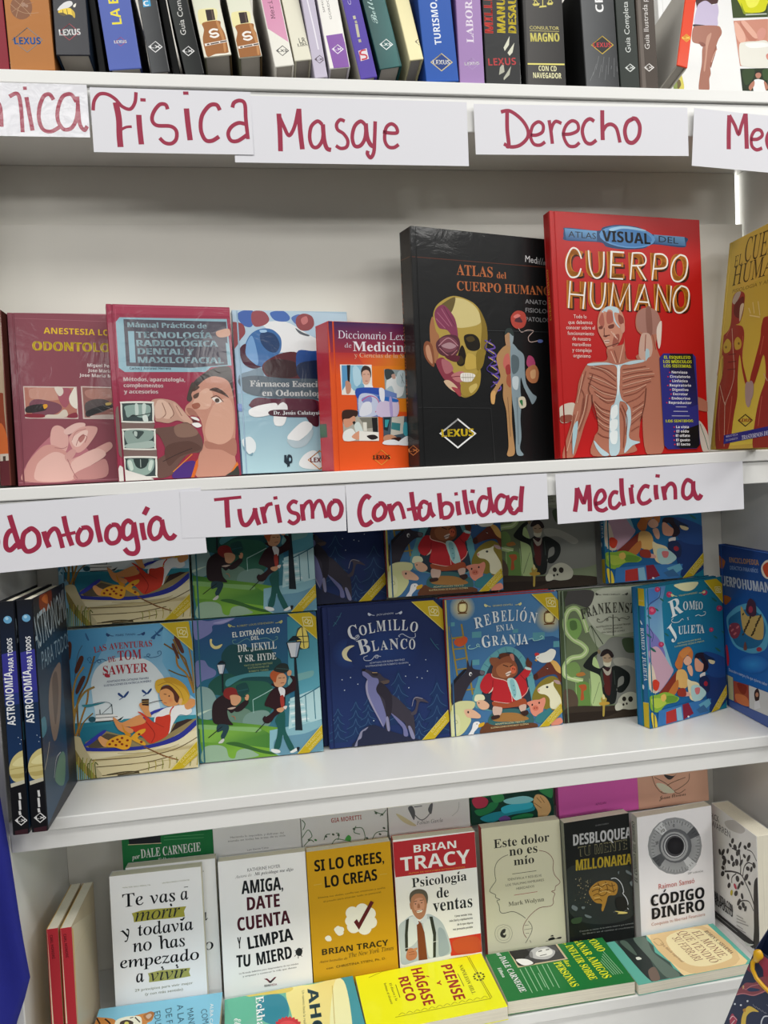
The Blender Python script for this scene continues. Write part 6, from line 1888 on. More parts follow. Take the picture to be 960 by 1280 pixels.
make('encic', 'book', 'blue children body encyclopedia standing against the right panel', 'book', 'face-out children encyclopedias', 'F', 0.2001, 0.2954, 0.014, (0.8091, 0.1474, -0.4670), (-91.97, -2.06, 0.30), 0.0025, '2458a8', '1c3c7c', '1c3c7c', (
    'G 1c3a7c 2470c0 642 2946 724 1277 -180 2942 2600 3251 2439 734 -85 210',
    'T b b88a4c 328 2668 1173 2724 89 ENCICLOPEDIA',
    'T r 9cb4d8 336 2542 1138 2594 66 DIDÁCTICA PARA NIÑOS',
    'T B dce4f0 -58 2208 645 2248 180 CUERPO',
    'T B dce4f0 681 2248 1603 2318 172 HUMANO',
    'S e8dcc8 1230 2700 1342 2818 1485 2848 1557 2744 1505 2585 1380 2529 1261 2575',
    'S c84a28 1270 2693 1360 2789 1482 2810 1517 2739 1467 2605 1362 2559',
    'S b86a30 -94 2780 147 2695 191 2645 81 2518 -59 2613',
    'S a85a24 86 2037 327 2023 120 1873',
    'S 5aa8c8 133 1592 306 1796 602 1962 1007 2037 1322 1784 1293 1413 1070 1240 713 1152 301 1205',
    'S 2a6a94 190 1575 398 1758 732 1905 1123 1900 1272 1669 1080 1362 673 1210 352 1245',
    'S c8a860 599 1934 768 1804 991 1848 1204 1864 1200 1549 1088 1457 871 1447 633 1530',
    'E 4a3a1c 657 1809 19 -3 -23 -26',
    'E 4a3a1c 813 1696 19 -3 -22 -26',
    'E 4a3a1c 965 1587 18 -3 -22 -26',
    'E 4a3a1c 1145 1855 18 -3 -21 -25',
    'E 4a3a1c 768 1635 19 -3 -22 -26',
    'E 4a3a1c 921 1526 19 -3 -22 -26',
    'E 4a3a1c 1102 1796 18 -3 -21 -25',
    'E 4a3a1c 722 1574 19 -3 -22 -26',
    'E 4a3a1c 909 1847 19 -3 -22 -25',
    'E 4a3a1c 1059 1737 18 -3 -21 -25',
    'E 4a3a1c 676 1512 19 -3 -23 -26',
    'E 4a3a1c 864 1788 19 -3 -22 -25',
    'E 4a3a1c 1016 1677 18 -3 -21 -25',
    'E 4a3a1c 630 1450 19 -2 -23 -27',
    'E 4a3a1c 820 1727 19 -3 -22 -26',
    'E 4a3a1c 972 1617 18 -3 -22 -26',
    'E 4a3a1c 1152 1885 18 -3 -21 -25',
    'E 4a3a1c 775 1667 19 -3 -22 -26',
    'E 4a3a1c 928 1557 19 -3 -22 -26',
    'E 4a3a1c 1109 1826 18 -3 -21 -25',
    'E 4a3a1c 729 1606 19 -3 -22 -26',
    'E 4a3a1c 884 1496 19 -3 -22 -26',
    'E 4a3a1c 1066 1767 18 -3 -21 -25',
    'E 4a3a1c 684 1544 19 -3 -23 -26',
    'E 4a3a1c 871 1819 19 -3 -22 -25',
    'E 4a3a1c 1023 1708 18 -3 -21 -25',
    'S 4a2a3c 753 1882 812 2055 906 2125 1031 2067 1037 1883 902 1817',
    'E a83a4c 890 1935 62 12 -5 -60',
    'S 8a3a48 201 1436 286 1567 502 1612 563 1515 456 1353 287 1314',
    'E c86a6c 257 1519 29 6 -2 -17',
    'E c86a6c 334 1471 29 6 -2 -17',
    'E c86a6c 410 1423 29 6 -2 -17',
    'E c86a6c 502 1560 28 6 -1 -17',
    'E c86a6c 314 1455 29 6 -2 -17',
    'E c86a6c 390 1408 29 6 -2 -17',
    'E c86a6c 482 1544 28 6 -1 -17',
    'E c86a6c 293 1439 29 6 -2 -17',
    'E c86a6c 370 1392 29 6 -2 -17',
    'E c86a6c 462 1529 28 6 -2 -17',
    'S 7a4a3c 626 1185 684 1336 727 1210',
    'E a83a48 1074 1295 78 19 -3 -38',
    'S c82838 54 1060 125 1134 166 887 105 757',
    'R 3a94d8 2468b8 877 990 433 114 -14 -166',
    'T r c8d8ec 146 671 1255 721 54 Descubre cuerpo y lo que quieres saber',
    'P b8b890 50 583 255 584 245 152 83 145',
    'P a84a38 264 529 718 577 713 189 263 144',
    'S 8a3024 382 521 662 546 603 390 463 376',
    'S d87a4c 316 303 645 348 686 194 351 166',
    'P d8d8d4 732 581 1247 613 1710 625 1681 232 711 175',
    'S 3a2420 880 502 975 598 1029 520 983 371 891 369',
    'E c89070 953 483 44 14 -3 -42',
    'P e8e8e8 867 334 1003 404 1035 280 855 194',
    'P 4a62a4 46 110 1215 205 2057 263 2047 109 1199 -1 95 -2',), gain=1.18, m='gloss', hard=True, pages='pages')
make('astroA', 'book', 'black astronomy book with a ringed planet spine, nearest the left panel', 'book', 'spine-out astronomy books', 'S', 0.0203, 0.3116, 0.17, (-0.3541, -0.0537, -0.4647), (-0.19, 1.05, 0.42), 0.0025, '1a2030', '15171d', '15171d', (
    'G 17191f 1c3a64 57 2612 74 1198 -16 3121 241 3132 243 724 2 678',
    'P 3a3a94 8 2419 215 2459 214 1752 2 1737',
    'P 2a3a7c 11 1884 223 1907 224 1751 7 1737',
    'E 6aa8d0 115 2871 52 -4 -3 -50',
    'E a8d4ec 106 2889 21 -2 -1 -22',
    'T b f2f4f6 128 1471 125 2184 100 ASTRONOMÍA',
    'T b f2f4f6 151 2193 152 2627 63 PARA TODOS',
    'S cfc284 10 848 21 947 64 1039 131 1101 185 1124 233 1130 235 896 231 753 175 708 106 704 45 745',
    'S e2d9a0 52 943 104 1007 170 1040 223 1046 227 937 135 918',
    'S b8a868 24 818 129 821 226 834 228 782 126 759 42 774',
    'L b0a060 11 22 884 108 895 230 897',
    'P c8c4b0 16 696 220 740 222 691 18 645',
    'P 121318 12 634 227 682 236 -36 24 -20',
    'P 3a2028 29 60 238 78 236 -36 30 -15',
    'l e8e8e8 11 46 201 121 256 188 185 113 130 46 201 121 256',
    'T b e8e8e8 58 184 175 171 32 LX',
    'l d8d8d8 28 119 565 124 479',
    'l d8d8d8 28 113 463 115 337',
    'l d8d8d8 29 104 321 111 268',
    'E c8d8ec 184 1272 5 -1 0 -6',
    'E c8d8ec 167 1217 5 -1 0 -6',
    'E c8d8ec 149 1304 5 -1 0 -6',), gain=1.18, m='gloss', hard=True, pages='pages', side_art=(
    'G 20262c 1f4a6c 428 3077 629 1239 -63 3120 1255 3210 1227 247 -54 52',
    'S 8a3a20 328 3091 657 3134 937 3126 877 2889 380 2879',
    'S c86a30 421 3048 700 3083 721 2944',
    'T r b0c0c8 -18 2408 1870 2600 458 ASTRONOMÍA',
    'T r 8aa0ac 247 2118 1740 2125 239 PARA TODOS',
    'S 8a7464 425 1541 561 1862 882 1996 1175 1958 1019 1368 754 1046 530 1074',
    'S 6a5648 667 1835 923 1924 952 1575 683 1222',
    'S 4a8a9c -67 1457 198 1491 256 1297 35 1253',
    'L c8c0a8 16 -87 753 155 893 345 1091',
    'S 5a8878 496 498 728 717 976 738 1087 588 915 274',
    'L c8d0d4 14 452 546 620 755 861 768',))
book('book', 'black astronomy book with a ringed planet spine, its cover facing the boy storybook', 'book', 'spine-out astronomy books', '', 0, 0, 0, (-0.3307, -0.0524, -0.4646), (0.52, 1.11, 0.26), 0, 0, 0, 0, (), like='astroA')
make('tevas', 'book', 'white paperback with black title and two olive highlighted words, front copy', 'book', 'paperbacks face-out in the front row', 'F', 0.1442, 0.2295, 0.02, (-0.2819, 0.1214, -0.8662), (-2.06, 5.17, -0.03), 0.0008, 'e8e8e8', 'd8d8d8', 'd8d8d8', (
    'T r 8a8c70 198 2086 637 2084 20 WALTER RISO PERALTA',
    'T r 8a8c70 822 2091 1254 2094 20 UN RECORRIDO INTERIOR',
    'T U 22262a 191 1785 516 1795 207 Te',
    'T U 22262a 610 1792 1012 1793 200 vas',
    'T U 22262a 1099 1798 1222 1796 205 a',
    'l 22262a 10 1161 1996 1225 1996',
    'E 22262a 940 1745 16 -2 -1 -16',
    'P a09c40 322 1678 476 1704 731 1702 987 1692 1181 1689 1141 1617 1152 1528 899 1526 624 1535 350 1532 346 1612',
    'T i 22262a 370 1542 1082 1548 199 morir',
    'T U 22262a 159 1290 291 1321 193 y',
    'T U 22262a 401 1308 1275 1305 195 todavía',
    'T U 22262a 311 1061 608 1064 203 no',
    'T U 22262a 717 1058 1128 1059 196 has',
    'T U 22262a 101 830 1341 821 182 empezado',
    'E 22262a 751 767 16 -2 -1 -16',
    'E 22262a 982 770 16 -2 -1 -16',
    'T U 22262a 337 579 462 578 202 a',
    'P a0a058 527 701 720 722 1192 704 1169 639 1189 572 927 556 535 557 543 635',
    'T i 22262a 559 570 1134 571 183 vivir',
    'T r 7a7a60 310 436 1222 444 40 29 principios para vivir mejor',
    'T r 7a7a60 466 360 1059 362 40 (y con más sentido)',), gain=0.88, m='gloss', hard=False, pages='pages')
book('book', 'white paperback copy peeking out right behind the olive highlighted one', 'book', 'paperbacks face-out in the front row', '', 0, 0, 0, (-0.2604, 0.1429, -0.8662), (-2.06, 5.17, -0.03), 0, 0, 0, 0, (), like='tevas')
make('amiga', 'book', 'white paperback with black and maroon brush lettering', 'book', 'paperbacks face-out in the front row', 'F', 0.1438, 0.2290, 0.02, (-0.1113, 0.1168, -0.8653), (-0.75, 7.48, 0.05), 0.0008, 'f2f0f2', 'e0e0e0', 'e0e0e0', (
    'T r 5a585c 474 2075 1012 2078 53 KATHERINE HOYER',
    'T i 6a686c 270 1991 539 1998 48 Autora de',
    'T j 4a484c 584 2001 1223 2004 48 Mi psicóloga me dijo',
    'T B 22262a 358 1728 1041 1719 209 AMIGA,',
    'T B 5a2434 436 1458 972 1454 209 DATE',
    'T B 5a2434 266 1149 1128 1165 212 CUENTA',
    'T B 22262a 251 873 312 873 179 Y',
    'T B 22262a 423 842 1161 895 193 LIMPIA',
    'T B 22262a 215 581 441 574 190 TU',
    'T B 22262a 550 571 1128 608 196 MIERD',
    'S 22262a 1182 694 1210 741 1252 755 1295 719 1288 660 1255 625 1204 642',
    'l 22262a 10 1227 688 1172 726',
    'l 22262a 10 1227 688 1162 627',
    'l 22262a 10 1227 688 1305 748',
    'l 22262a 10 1227 688 1222 589',
    'l 22262a 10 1227 688 1285 611',
    'T r 5a585c 253 466 1220 496 26 La fórmula definitiva para desprenderte de tus miedos',
    'T r 5a585c 307 415 1184 445 26 y empezar a construir la vida que deseas',
    'P 6a2838 647 344 696 345 746 295 818 348 851 347 774 283 732 265 694 314',
    'P 303034 713 295 746 295 838 333 752 262',
    'T b 3a3a3e 648 217 750 215 32 DIANA',
    'T r 8a3848 754 214 851 216 32 MEDIA',), gain=0.88, m='gloss', hard=False, pages='pages')
make('silo', 'book', 'mustard yellow paperback with a red tick in a white cloud', 'book', 'paperbacks face-out in the front row', 'F', 0.1429, 0.2288, 0.02, (0.0343, 0.1171, -0.8659), (0.49, 6.03, 0.00), 0.0008, 'c8981c', 'b08414', 'b08414', (
    'T B 22201a 124 1953 1306 1949 185 SI LO CREES,',
    'T B 22201a 281 1667 1170 1675 185 LO CREAS',
    'l c8b060 6 94 1737 229 1739',
    'l c8b060 6 1216 1758 1344 1757',
    'T r 5a4a14 157 1505 1294 1520 28 Elimina tus dudas, confía tus creencias y suelta',
    'T r 5a4a14 238 1433 1214 1458 28 el pasado para alcanzar todo tu potencial',
    'E ece8dc 710 1192 113 -16 -7 -109',
    'E ece8dc 878 1218 113 -16 -7 -110',
    'E ece8dc 997 1141 107 -15 -7 -104',
    'E ece8dc 1008 998 107 -15 -7 -104',
    'E ece8dc 899 924 119 -17 -8 -115',
    'E ece8dc 717 970 113 -16 -7 -109',
    'E ece8dc 671 1067 92 -13 -6 -89',
    'E ece8dc 847 1072 164 -24 -11 -159',
    'E ece8dc 468 941 69 -10 -4 -67',
    'E ece8dc 428 962 41 -6 -3 -40',
    'E ece8dc 510 951 45 -7 -3 -44',
    'E ece8dc 476 906 53 -8 -3 -51',
    'E ece8dc 454 979 41 -6 -3 -40',
    'E ece8dc 502 900 41 -6 -3 -40',
    'E ece8dc 282 840 49 -7 -3 -47',
    'E ece8dc 254 848 28 -4 -2 -28',
    'E ece8dc 305 821 32 -5 -2 -32',
    'P 5c1c20 725 1043 778 1088 807 1024 1032 1354 1084 1318 803 904',
    'T b 2a2414 163 584 1284 579 96 BRIAN TRACY',
    'T i 5a4a1c 107 461 580 457 36 Autor bestseller de',
    'T i 5a4a1c 602 477 1370 494 68 The New York Times',
    'T r 4a3a14 221 341 1227 358 36 con  CHRISTINA STIEN, Ph. D.',), gain=0.88, m='gloss', hard=False, pages='pages')
make('psic', 'book', 'paperback with red header and a smiling man in tie and braces', 'book', 'paperbacks face-out in the front row', 'F', 0.1434, 0.2294, 0.02, (0.1804, 0.1226, -0.8659), (-1.18, 5.01, 0.14), 0.0008, 'f0eeec', 'c03434', 'c03434', (
    'P b02c34 -30 2260 1486 2279 1468 1672 14 1667',
    'T b f0eef0 352 2045 1095 2043 125 BRIAN',
    'T b f0eef0 111 1757 1326 1760 230 TRACY',
    'T r d89838 239 1695 1232 1692 23 AUTOR DE RENOMBRE INTERNACIONAL',
    'T s 22262a 288 1463 1243 1474 153 Psicología',
    'T s 22262a 700 1237 914 1230 172 de',
    'T s 22262a 626 1012 1315 1012 204 ventas',
    'T b 2a2a2a 993 876 1303 876 33 Cómo vender más,',
    'T b 2a2a2a 896 806 1302 809 33 más fácil y rápidamente',
    'T b 2a2a2a 1029 730 1306 730 33 de lo que alguna',
    'T b 2a2a2a 947 658 1297 657 33 vez pensaste posible',
    'P c83828 866 532 1458 550 1478 237 1253 227 884 236',
    'S c05030 944 483 1352 499 1398 267 1011 259',
    'S b4c0c8 12 817 129 938 272 997 364 869 512 987 649 931 763 819 834 653 883 471 892 294 768 252 667 246 325 233 44 202 18 428',
    'S d4dce0 146 897 291 976 363 850 327 582 141 490',
    'S d4dce0 444 859 566 883 607 585 611 312 507 267 466 564',
    'S 98a8b4 697 729 795 678 860 435 852 299 688 262 683 497',
    'P 7a4028 327 854 366 896 411 844 453 683 477 232 325 233 327 582',
    'S d0d8e0 271 988 364 869 322 835 275 880',
    'S d0d8e0 450 956 515 967 483 854 404 864',
    'P 2e3430 148 935 202 958 167 719 153 420 105 413 113 687',
    'P 2e3430 553 943 609 936 652 657 623 251 575 248 598 625',
    'l c8ccd0 10 583 510 684 516',
    'l c8ccd0 10 100 460 164 467',
    'S b07c60 254 1292 294 1355 454 1345 532 1258 515 1104 471 972 387 915 310 973 258 1096',
    'S 5c564c 229 1275 247 1370 318 1420 418 1424 516 1377 550 1275 527 1161 505 1261 453 1336 334 1350 262 1291 248 1195',
    'S c8927a 328 1263 449 1268 481 1147 434 1035 335 1048 291 1151',
    'S a87458 228 1197 253 1214 259 1116 239 1108',
    'l 4a3a30 10 296 1224 356 1232',
    'l 4a3a30 10 403 1234 467 1234',
    'E 2a2220 327 1185 14 -2 0 -8',
    'E 2a2220 434 1192 14 -2 0 -8',
    'S a06a50 367 1180 393 1177 403 1113 355 1112',
    'P efe8e0 326 1065 447 1077 425 1037 354 1030',
    'L 7a3a30 8 316 1070 375 1051 453 1080',
    'S b87858 112 338 159 449 238 448 304 371 278 278 186 251 128 278',
    'L 7a4a38 8 165 390 255 397',
    'L 7a4a38 8 163 351 263 353',
    'S c08a68 238 438 309 452 307 420 260 406',), gain=0.88, m='gloss', hard=False, pages='pages')
make('este', 'book', 'cream paperback with two facing head outlines', 'book', 'paperbacks face-out in the front row', 'F', 0.1422, 0.2300, 0.02, (0.3359, 0.1257, -0.8660), (-0.40, 4.01, 0.23), 0.0008, 'ccc9b0', 'a83434', 'c8c6b8', (
    'T s 2c2c28 209 1935 1219 1944 149 Este dolor',
    'T s 2c2c28 479 1770 990 1775 157 no es',
    'T s 2c2c28 550 1597 918 1599 137 mío',
    'l 3c3a34 8 509 1454 947 1458',
    'l 9c3c40 8 519 1085 945 1093',
    'T r 5a584c 425 1347 1039 1348 39 IDENTIFICA Y RESUELVE',
    'T r 5a584c 379 1255 1075 1265 39 LOS TRAUMAS FAMILIARES',
    'T r 5a584c 569 1172 893 1178 39 HEREDADOS',
    'T s 6a6858 411 908 1058 914 71 Mark Wolynn',
    'L 5a5a50 10 454 1796 341 1761 245 1685 200 1574 201 1457 209 1378 152 1307 97 1237 101 1193 186 1138 191 1088 261 1044 208 1028 241 946 250 847 304 801 486 806 624 729 702 660',
    'L 7a4c48 10 1017 1803 1138 1763 1226 1683 1267 1580 1252 1463 1278 1342 1364 1223 1340 1176 1282 1144 1262 1078 1203 1064 1258 1019 1224 935 1223 857 1163 813 977 810 829 732 720 629 653 520 656 403 702 318',
    'L 5a5a50 10 750 609 806 519 800 422 721 296 676 234',
    'l 3c3a34 6 674 541 752 538',
    'l 3c3a34 6 666 468 801 469',
    'l 3c3a34 6 686 399 751 397',
    'L 5a5a50 8 760 271 774 230',
    'L 8a887a 6 300 607 189 583 139 473 176 351 281 294 396 321 448 431 410 553 300 607',
    'L 8a887a 4 298 568 217 540 183 467 207 376 284 333 368 354 403 437 378 528 298 568',
    'S 34322c 233 460 277 522 332 525 320 468 283 453 301 422 338 436 315 381 249 400',
    'l 5a5a50 8 1044 212 1335 247',
    'S 2a2a28 1087 236 1129 264 1192 267 1210 229 1127 221',
    'S 2a2a28 1231 236 1284 254 1335 251 1313 225',
    'S 3a3a38 1131 289 1173 309 1192 282',), gain=0.88, m='gloss', hard=False, pages='pages')
make('desb', 'book', 'black paperback with a gold brain in a head outline', 'book', 'paperbacks face-out in the front row', 'F', 0.1247, 0.2294, 0.02, (0.4815, 0.1180, -0.8671), (3.26, 2.11, 0.06), 0.0008, '1c1e1e', '888a86', '1c1e1e', (
    'S 2e3230 15 1475 639 1452 1309 1265 1267 482 582 405 35 697',
    'T r 7a7c7c 597 2153 849 2154 24 EDUARDO CALDERÓN',
    'T B d4d4d6 157 1874 1275 1846 195 DESBLOQUEA',
    'T B 8a8464 243 1663 1182 1656 177 TU MENTE',
    'T b 242824 253 1669 1169 1666 153 TU MENTE',
    'T B ccb23c 182 1428 1259 1376 188 MILLONARIA',
    'S a87c34 406 1022 495 1124 623 1171 791 1153 926 1092 963 987 914 878 777 881 728 772 657 627 628 672 643 757 540 794 461 876',
    'L 5a3c14 14 493 1085 578 1110 659 1058 746 1102 828 1049 913 1055',
    'L 5a3c14 14 468 1012 574 1033 655 980 762 1001 865 945 930 973',
    'L 5a3c14 14 485 931 570 955 651 903 737 927',
    'L 5a3c14 14 580 1149 618 1065 592 971',
    'L 5a3c14 14 727 1144 763 1021 737 927',
    'L 5a3c14 14 852 1104 868 1003 885 922',
    'L 5a3c14 14 501 850 606 851 646 806',
    'L e0c078 8 481 1068 577 1087 658 1034',
    'L e0c078 8 613 968 718 979 821 929',
    'L e0c078 8 662 1096 768 1110',
    'L e0c078 8 503 889 608 890',
    'P 8a7c5c 215 1042 229 1049 226 1033',
    'P 4a4638 334 983 344 987 341 976',
    'P b8ac8c 134 914 146 920 143 905',
    'P 2a2a24 202 825 218 832 214 815',
    'P 8a7c5c 415 1042 433 1050 428 1030',
    'P 4a4638 184 1004 206 1014 200 989',
    'P b8ac8c 304 932 323 940 318 919',
    'P 2a2a24 153 949 170 957 165 937',
    'P 8a7c5c 250 1286 271 1296 266 1272',
    'P 4a4638 288 945 310 955 304 931',
    'P b8ac8c 363 834 377 841 374 824',
    'P 2a2a24 404 1059 427 1070 421 1044',
    'P 8a7c5c 439 1222 449 1227 447 1215',
    'P 4a4638 197 841 212 848 209 831',
    'P b8ac8c 350 1138 366 1146 362 1127',
    'P 2a2a24 269 1127 286 1135 282 1116',
    'P 8a7c5c 320 849 339 858 334 837',
    'P 4a4638 436 853 459 864 453 837',
    'P b8ac8c 368 1202 390 1212 384 1188',
    'P 2a2a24 446 828 463 836 459 816',
    'P 8a7c5c 381 1177 402 1187 397 1163',
    'P 4a4638 333 1149 342 1153 340 1142',
    'P b8ac8c 407 793 417 797 415 786',
    'P 2a2a24 405 1076 416 1081 413 1068',
    'P 8a7c5c 228 931 250 941 244 917',
    'P 4a4638 150 1019 159 1024 157 1013',
    'P b8ac8c 380 1119 401 1129 396 1104',
    'P 2a2a24 462 1020 486 1031 479 1004',
    'P 8a7c5c 251 1263 269 1272 264 1252',
    'P 4a4638 157 1221 171 1227 167 1211',
    'P b8ac8c 348 1209 358 1213 355 1203',
    'P 2a2a24 430 1119 452 1129 447 1103',
    'P 8a7c5c 437 1086 453 1093 449 1076',
    'P 4a4638 306 979 323 987 319 967',
    'P b8ac8c 319 988 342 999 336 973',
    'P 2a2a24 307 1082 326 1091 321 1069',
    'P 8a7c5c 222 1159 245 1170 239 1144',
    'P 4a4638 309 1025 317 1029 315 1019',
    'P b8ac8c 273 1015 282 1019 279 1009',
    'P 2a2a24 338 979 347 983 345 973',
    'P 8a7c5c 346 1058 365 1067 360 1046',
    'P 4a4638 249 958 268 967 263 944',
    'P b8ac8c 157 1287 176 1296 171 1274',
    'P 2a2a24 463 1144 478 1151 474 1133',
    'P 8a7c5c 338 1131 352 1137 349 1121',
    'P 4a4638 245 1123 262 1131 258 1111',
    'P b8ac8c 240 1119 260 1129 255 1106',
    'P 2a2a24 145 1042 165 1051 160 1029',
    'P 8a7c5c 248 1193 268 1203 263 1180',
    'P 4a4638 225 1214 240 1221 236 1204',
    'P b8ac8c 379 1230 392 1237 389 1221',
    'P 2a2a24 239 898 254 905 251 888',
    'P 8a7c5c 429 1189 443 1195 439 1180',
    'P 4a4638 343 855 358 862 354 845',
    'P b8ac8c 222 1247 239 1255 234 1236',
    'P 2a2a24 193 919 214 928 209 904',
    'P 8a7c5c 204 1173 225 1183 220 1159',
    'P 4a4638 342 893 356 900 352 884',
    'P b8ac8c 186 1170 207 1179 201 1156',
    'P 2a2a24 232 1136 246 1143 242 1126',
    'P 8a7c5c 279 1097 301 1108 295 1082',
    'P 4a4638 203 1306 225 1317 219 1291',
    'P b8ac8c 416 793 431 800 427 783',
    'P 2a2a24 441 818 453 823 450 809',
    'P 8a7c5c 375 873 394 882 389 860',
    'P 4a4638 315 1150 328 1156 325 1141',
    'P b8ac8c 224 1272 242 1280 237 1261',
    'P 2a2a24 225 912 234 916 231 905',
    'P 8a7c5c 431 933 454 944 448 918',
    'P 4a4638 424 834 441 842 437 822',
    'L c0c4c8 14 835 1185 920 1181 1001 1109 1049 1012 1065 911 1049 884 1112 785 1138 682 1104 638 1144 582',
    'L 6a7074 8 1100 570 1014 555 930 580 845 585',
    'S 1a1c1c 911 819 1070 812 1129 703 1101 589 932 619',
    'S d4c070 878 599 1099 541 1097 515 928 537 950 557',
    'S 6a7274 84 843 174 779 140 727 61 789',
    'S 6a7274 302 640 424 580 401 555 320 589',
    'S 6a7274 1139 1293 1262 1194 1240 1178 1136 1244',
    'S 6a7274 968 1281 1000 1296 987 1239',
    'S 6a7274 1191 1067 1256 1077 1251 988 1209 1005',
    'S 6a7274 247 786 309 776 297 739 255 746',
    'S 384a34 50 597 237 603 211 510 66 516',
    'T r 8a8c8a 186 343 1241 308 26 Controla tu mente de la misma manera que controlas',
    'T r 8a8c8a 241 291 1237 241 26 tu dinero en el camino al crecimiento',), gain=0.88, m='gloss', hard=False, pages='pages')
make('codigo', 'book', 'white paperback with a round steel safe dial', 'book', 'paperbacks face-out in the front row', 'F', 0.1476, 0.2288, 0.02, (0.6118, 0.1115, -0.8675), (3.43, 0.99, 0.05), 0.0008, 'e6e4e6', 'c8c6c4', 'd8d6d8', (
    'R b4b4b6 8c8e90 724 1665 535 -85 -21 -517',
    'R 6c6e72 a0a2a4 730 1662 488 -77 -19 -475',
    'P c4c6c8 730 1662 335 2030 483 2139',
    'P c4c6c8 730 1662 1147 1265 996 1156',
    'P 505256 730 1662 1115 1963 1226 1786',
    'P 505256 730 1662 257 1516 393 1335',
    'R 888a8e 5a5c60 730 1667 325 -51 -12 -311',
    'E 9ea0a2 712 1659 272 -43 -10 -264',
    'E 606266 710 1665 231 -37 -9 -227',
    'E c2c4c6 715 1659 208 -33 -8 -206',
    'E 4a4a4e 718 1664 191 -30 -8 -190',
    'R 2a2a2e 1c1c20 730 1667 162 -26 -6 -158',
    'l 2c2c30 7 1218 1585 1130 1598',
    'l 2c2c30 7 1212 1525 1160 1540',
    'l 2c2c30 7 1198 1468 1147 1488',
    'l 2c2c30 7 1177 1414 1128 1440',
    'l 2c2c30 7 1148 1364 1103 1395',
    'l 2c2c30 7 1113 1319 1044 1380',
    'l 2c2c30 7 1072 1279 1035 1318',
    'l 2c2c30 7 1026 1245 994 1287',
    'l 2c2c30 7 975 1218 948 1263',
    'l 2c2c30 7 920 1198 899 1245',
    'l 2c2c30 7 862 1186 838 1270',
    'l 2c2c30 7 802 1180 794 1229',
    'l 2c2c30 7 741 1183 740 1231',
    'l 2c2c30 7 680 1193 686 1240',
    'l 2c2c30 7 620 1211 632 1256',
    'l 2c2c30 7 562 1235 592 1311',
    'l 2c2c30 7 507 1266 531 1306',
    'l 2c2c30 7 455 1304 484 1339',
    'l 2c2c30 7 408 1347 442 1378',
    'l 2c2c30 7 365 1395 404 1421',
    'l 2c2c30 7 329 1446 400 1485',
    'l 2c2c30 7 299 1502 345 1517',
    'l 2c2c30 7 275 1559 324 1569',
    'l 2c2c30 7 259 1619 309 1622',
    'l 2c2c30 7 250 1678 301 1676',
    'l 2c2c30 7 249 1738 334 1725',
    'l 2c2c30 7 255 1796 306 1782',
    'l 2c2c30 7 269 1853 318 1833',
    'l 2c2c30 7 290 1906 336 1881',
    'l 2c2c30 7 317 1955 361 1926',
    'l 2c2c30 7 351 2000 419 1940',
    'l 2c2c30 7 392 2040 428 2002',
    'l 2c2c30 7 437 2074 468 2032',
    'l 2c2c30 7 487 2101 513 2057',
    'l 2c2c30 7 541 2122 561 2076',
    'l 2c2c30 7 598 2135 622 2051',
    'l 2c2c30 7 658 2141 665 2093',
    'l 2c2c30 7 718 2139 719 2091',
    'l 2c2c30 7 779 2130 774 2083',
    'l 2c2c30 7 839 2113 827 2068',
    'l 2c2c30 7 897 2090 867 2014',
    'l 2c2c30 7 953 2059 930 2020',
    'l 2c2c30 7 1006 2022 976 1986',
    'l 2c2c30 7 1054 1980 1020 1948',
    'l 2c2c30 7 1098 1932 1058 1905',
    'l 2c2c30 7 1135 1880 1062 1841',
    'l 2c2c30 7 1166 1824 1119 1808',
    'l 2c2c30 7 1190 1766 1141 1756',
    'l 2c2c30 7 1207 1706 1156 1702',
    'l 2c2c30 7 1216 1645 1164 1647',
    'T r 3a3a3e 464 1947 534 1968 56 10',
    'T r 3a3a3e 691 2012 726 2012 59 0',
    'T r 3a3a3e 341 1750 399 1757 55 20',
    'T i 5a5a5e 953 1115 1259 1112 33 20ª edición',
    'T r b8605c 366 943 1081 938 92 Raimon Samsó',
    'T B 242428 199 659 1270 632 200 CÓDIGO',
    'T B 242428 212 419 1262 407 201 DINERO',
    'T b 242428 253 724 293 722 43 EL',
    'T b 242428 255 496 319 495 38 DEL',
    'T r b08078 196 305 1270 304 54 Conquista tu libertad Financiera',), gain=0.88, m='gloss', hard=False, pages='pages', spine_art=(
    'T b 3a3a38 133 1076 113 2160 90 EL CÓDIGO DEL DINERO',))
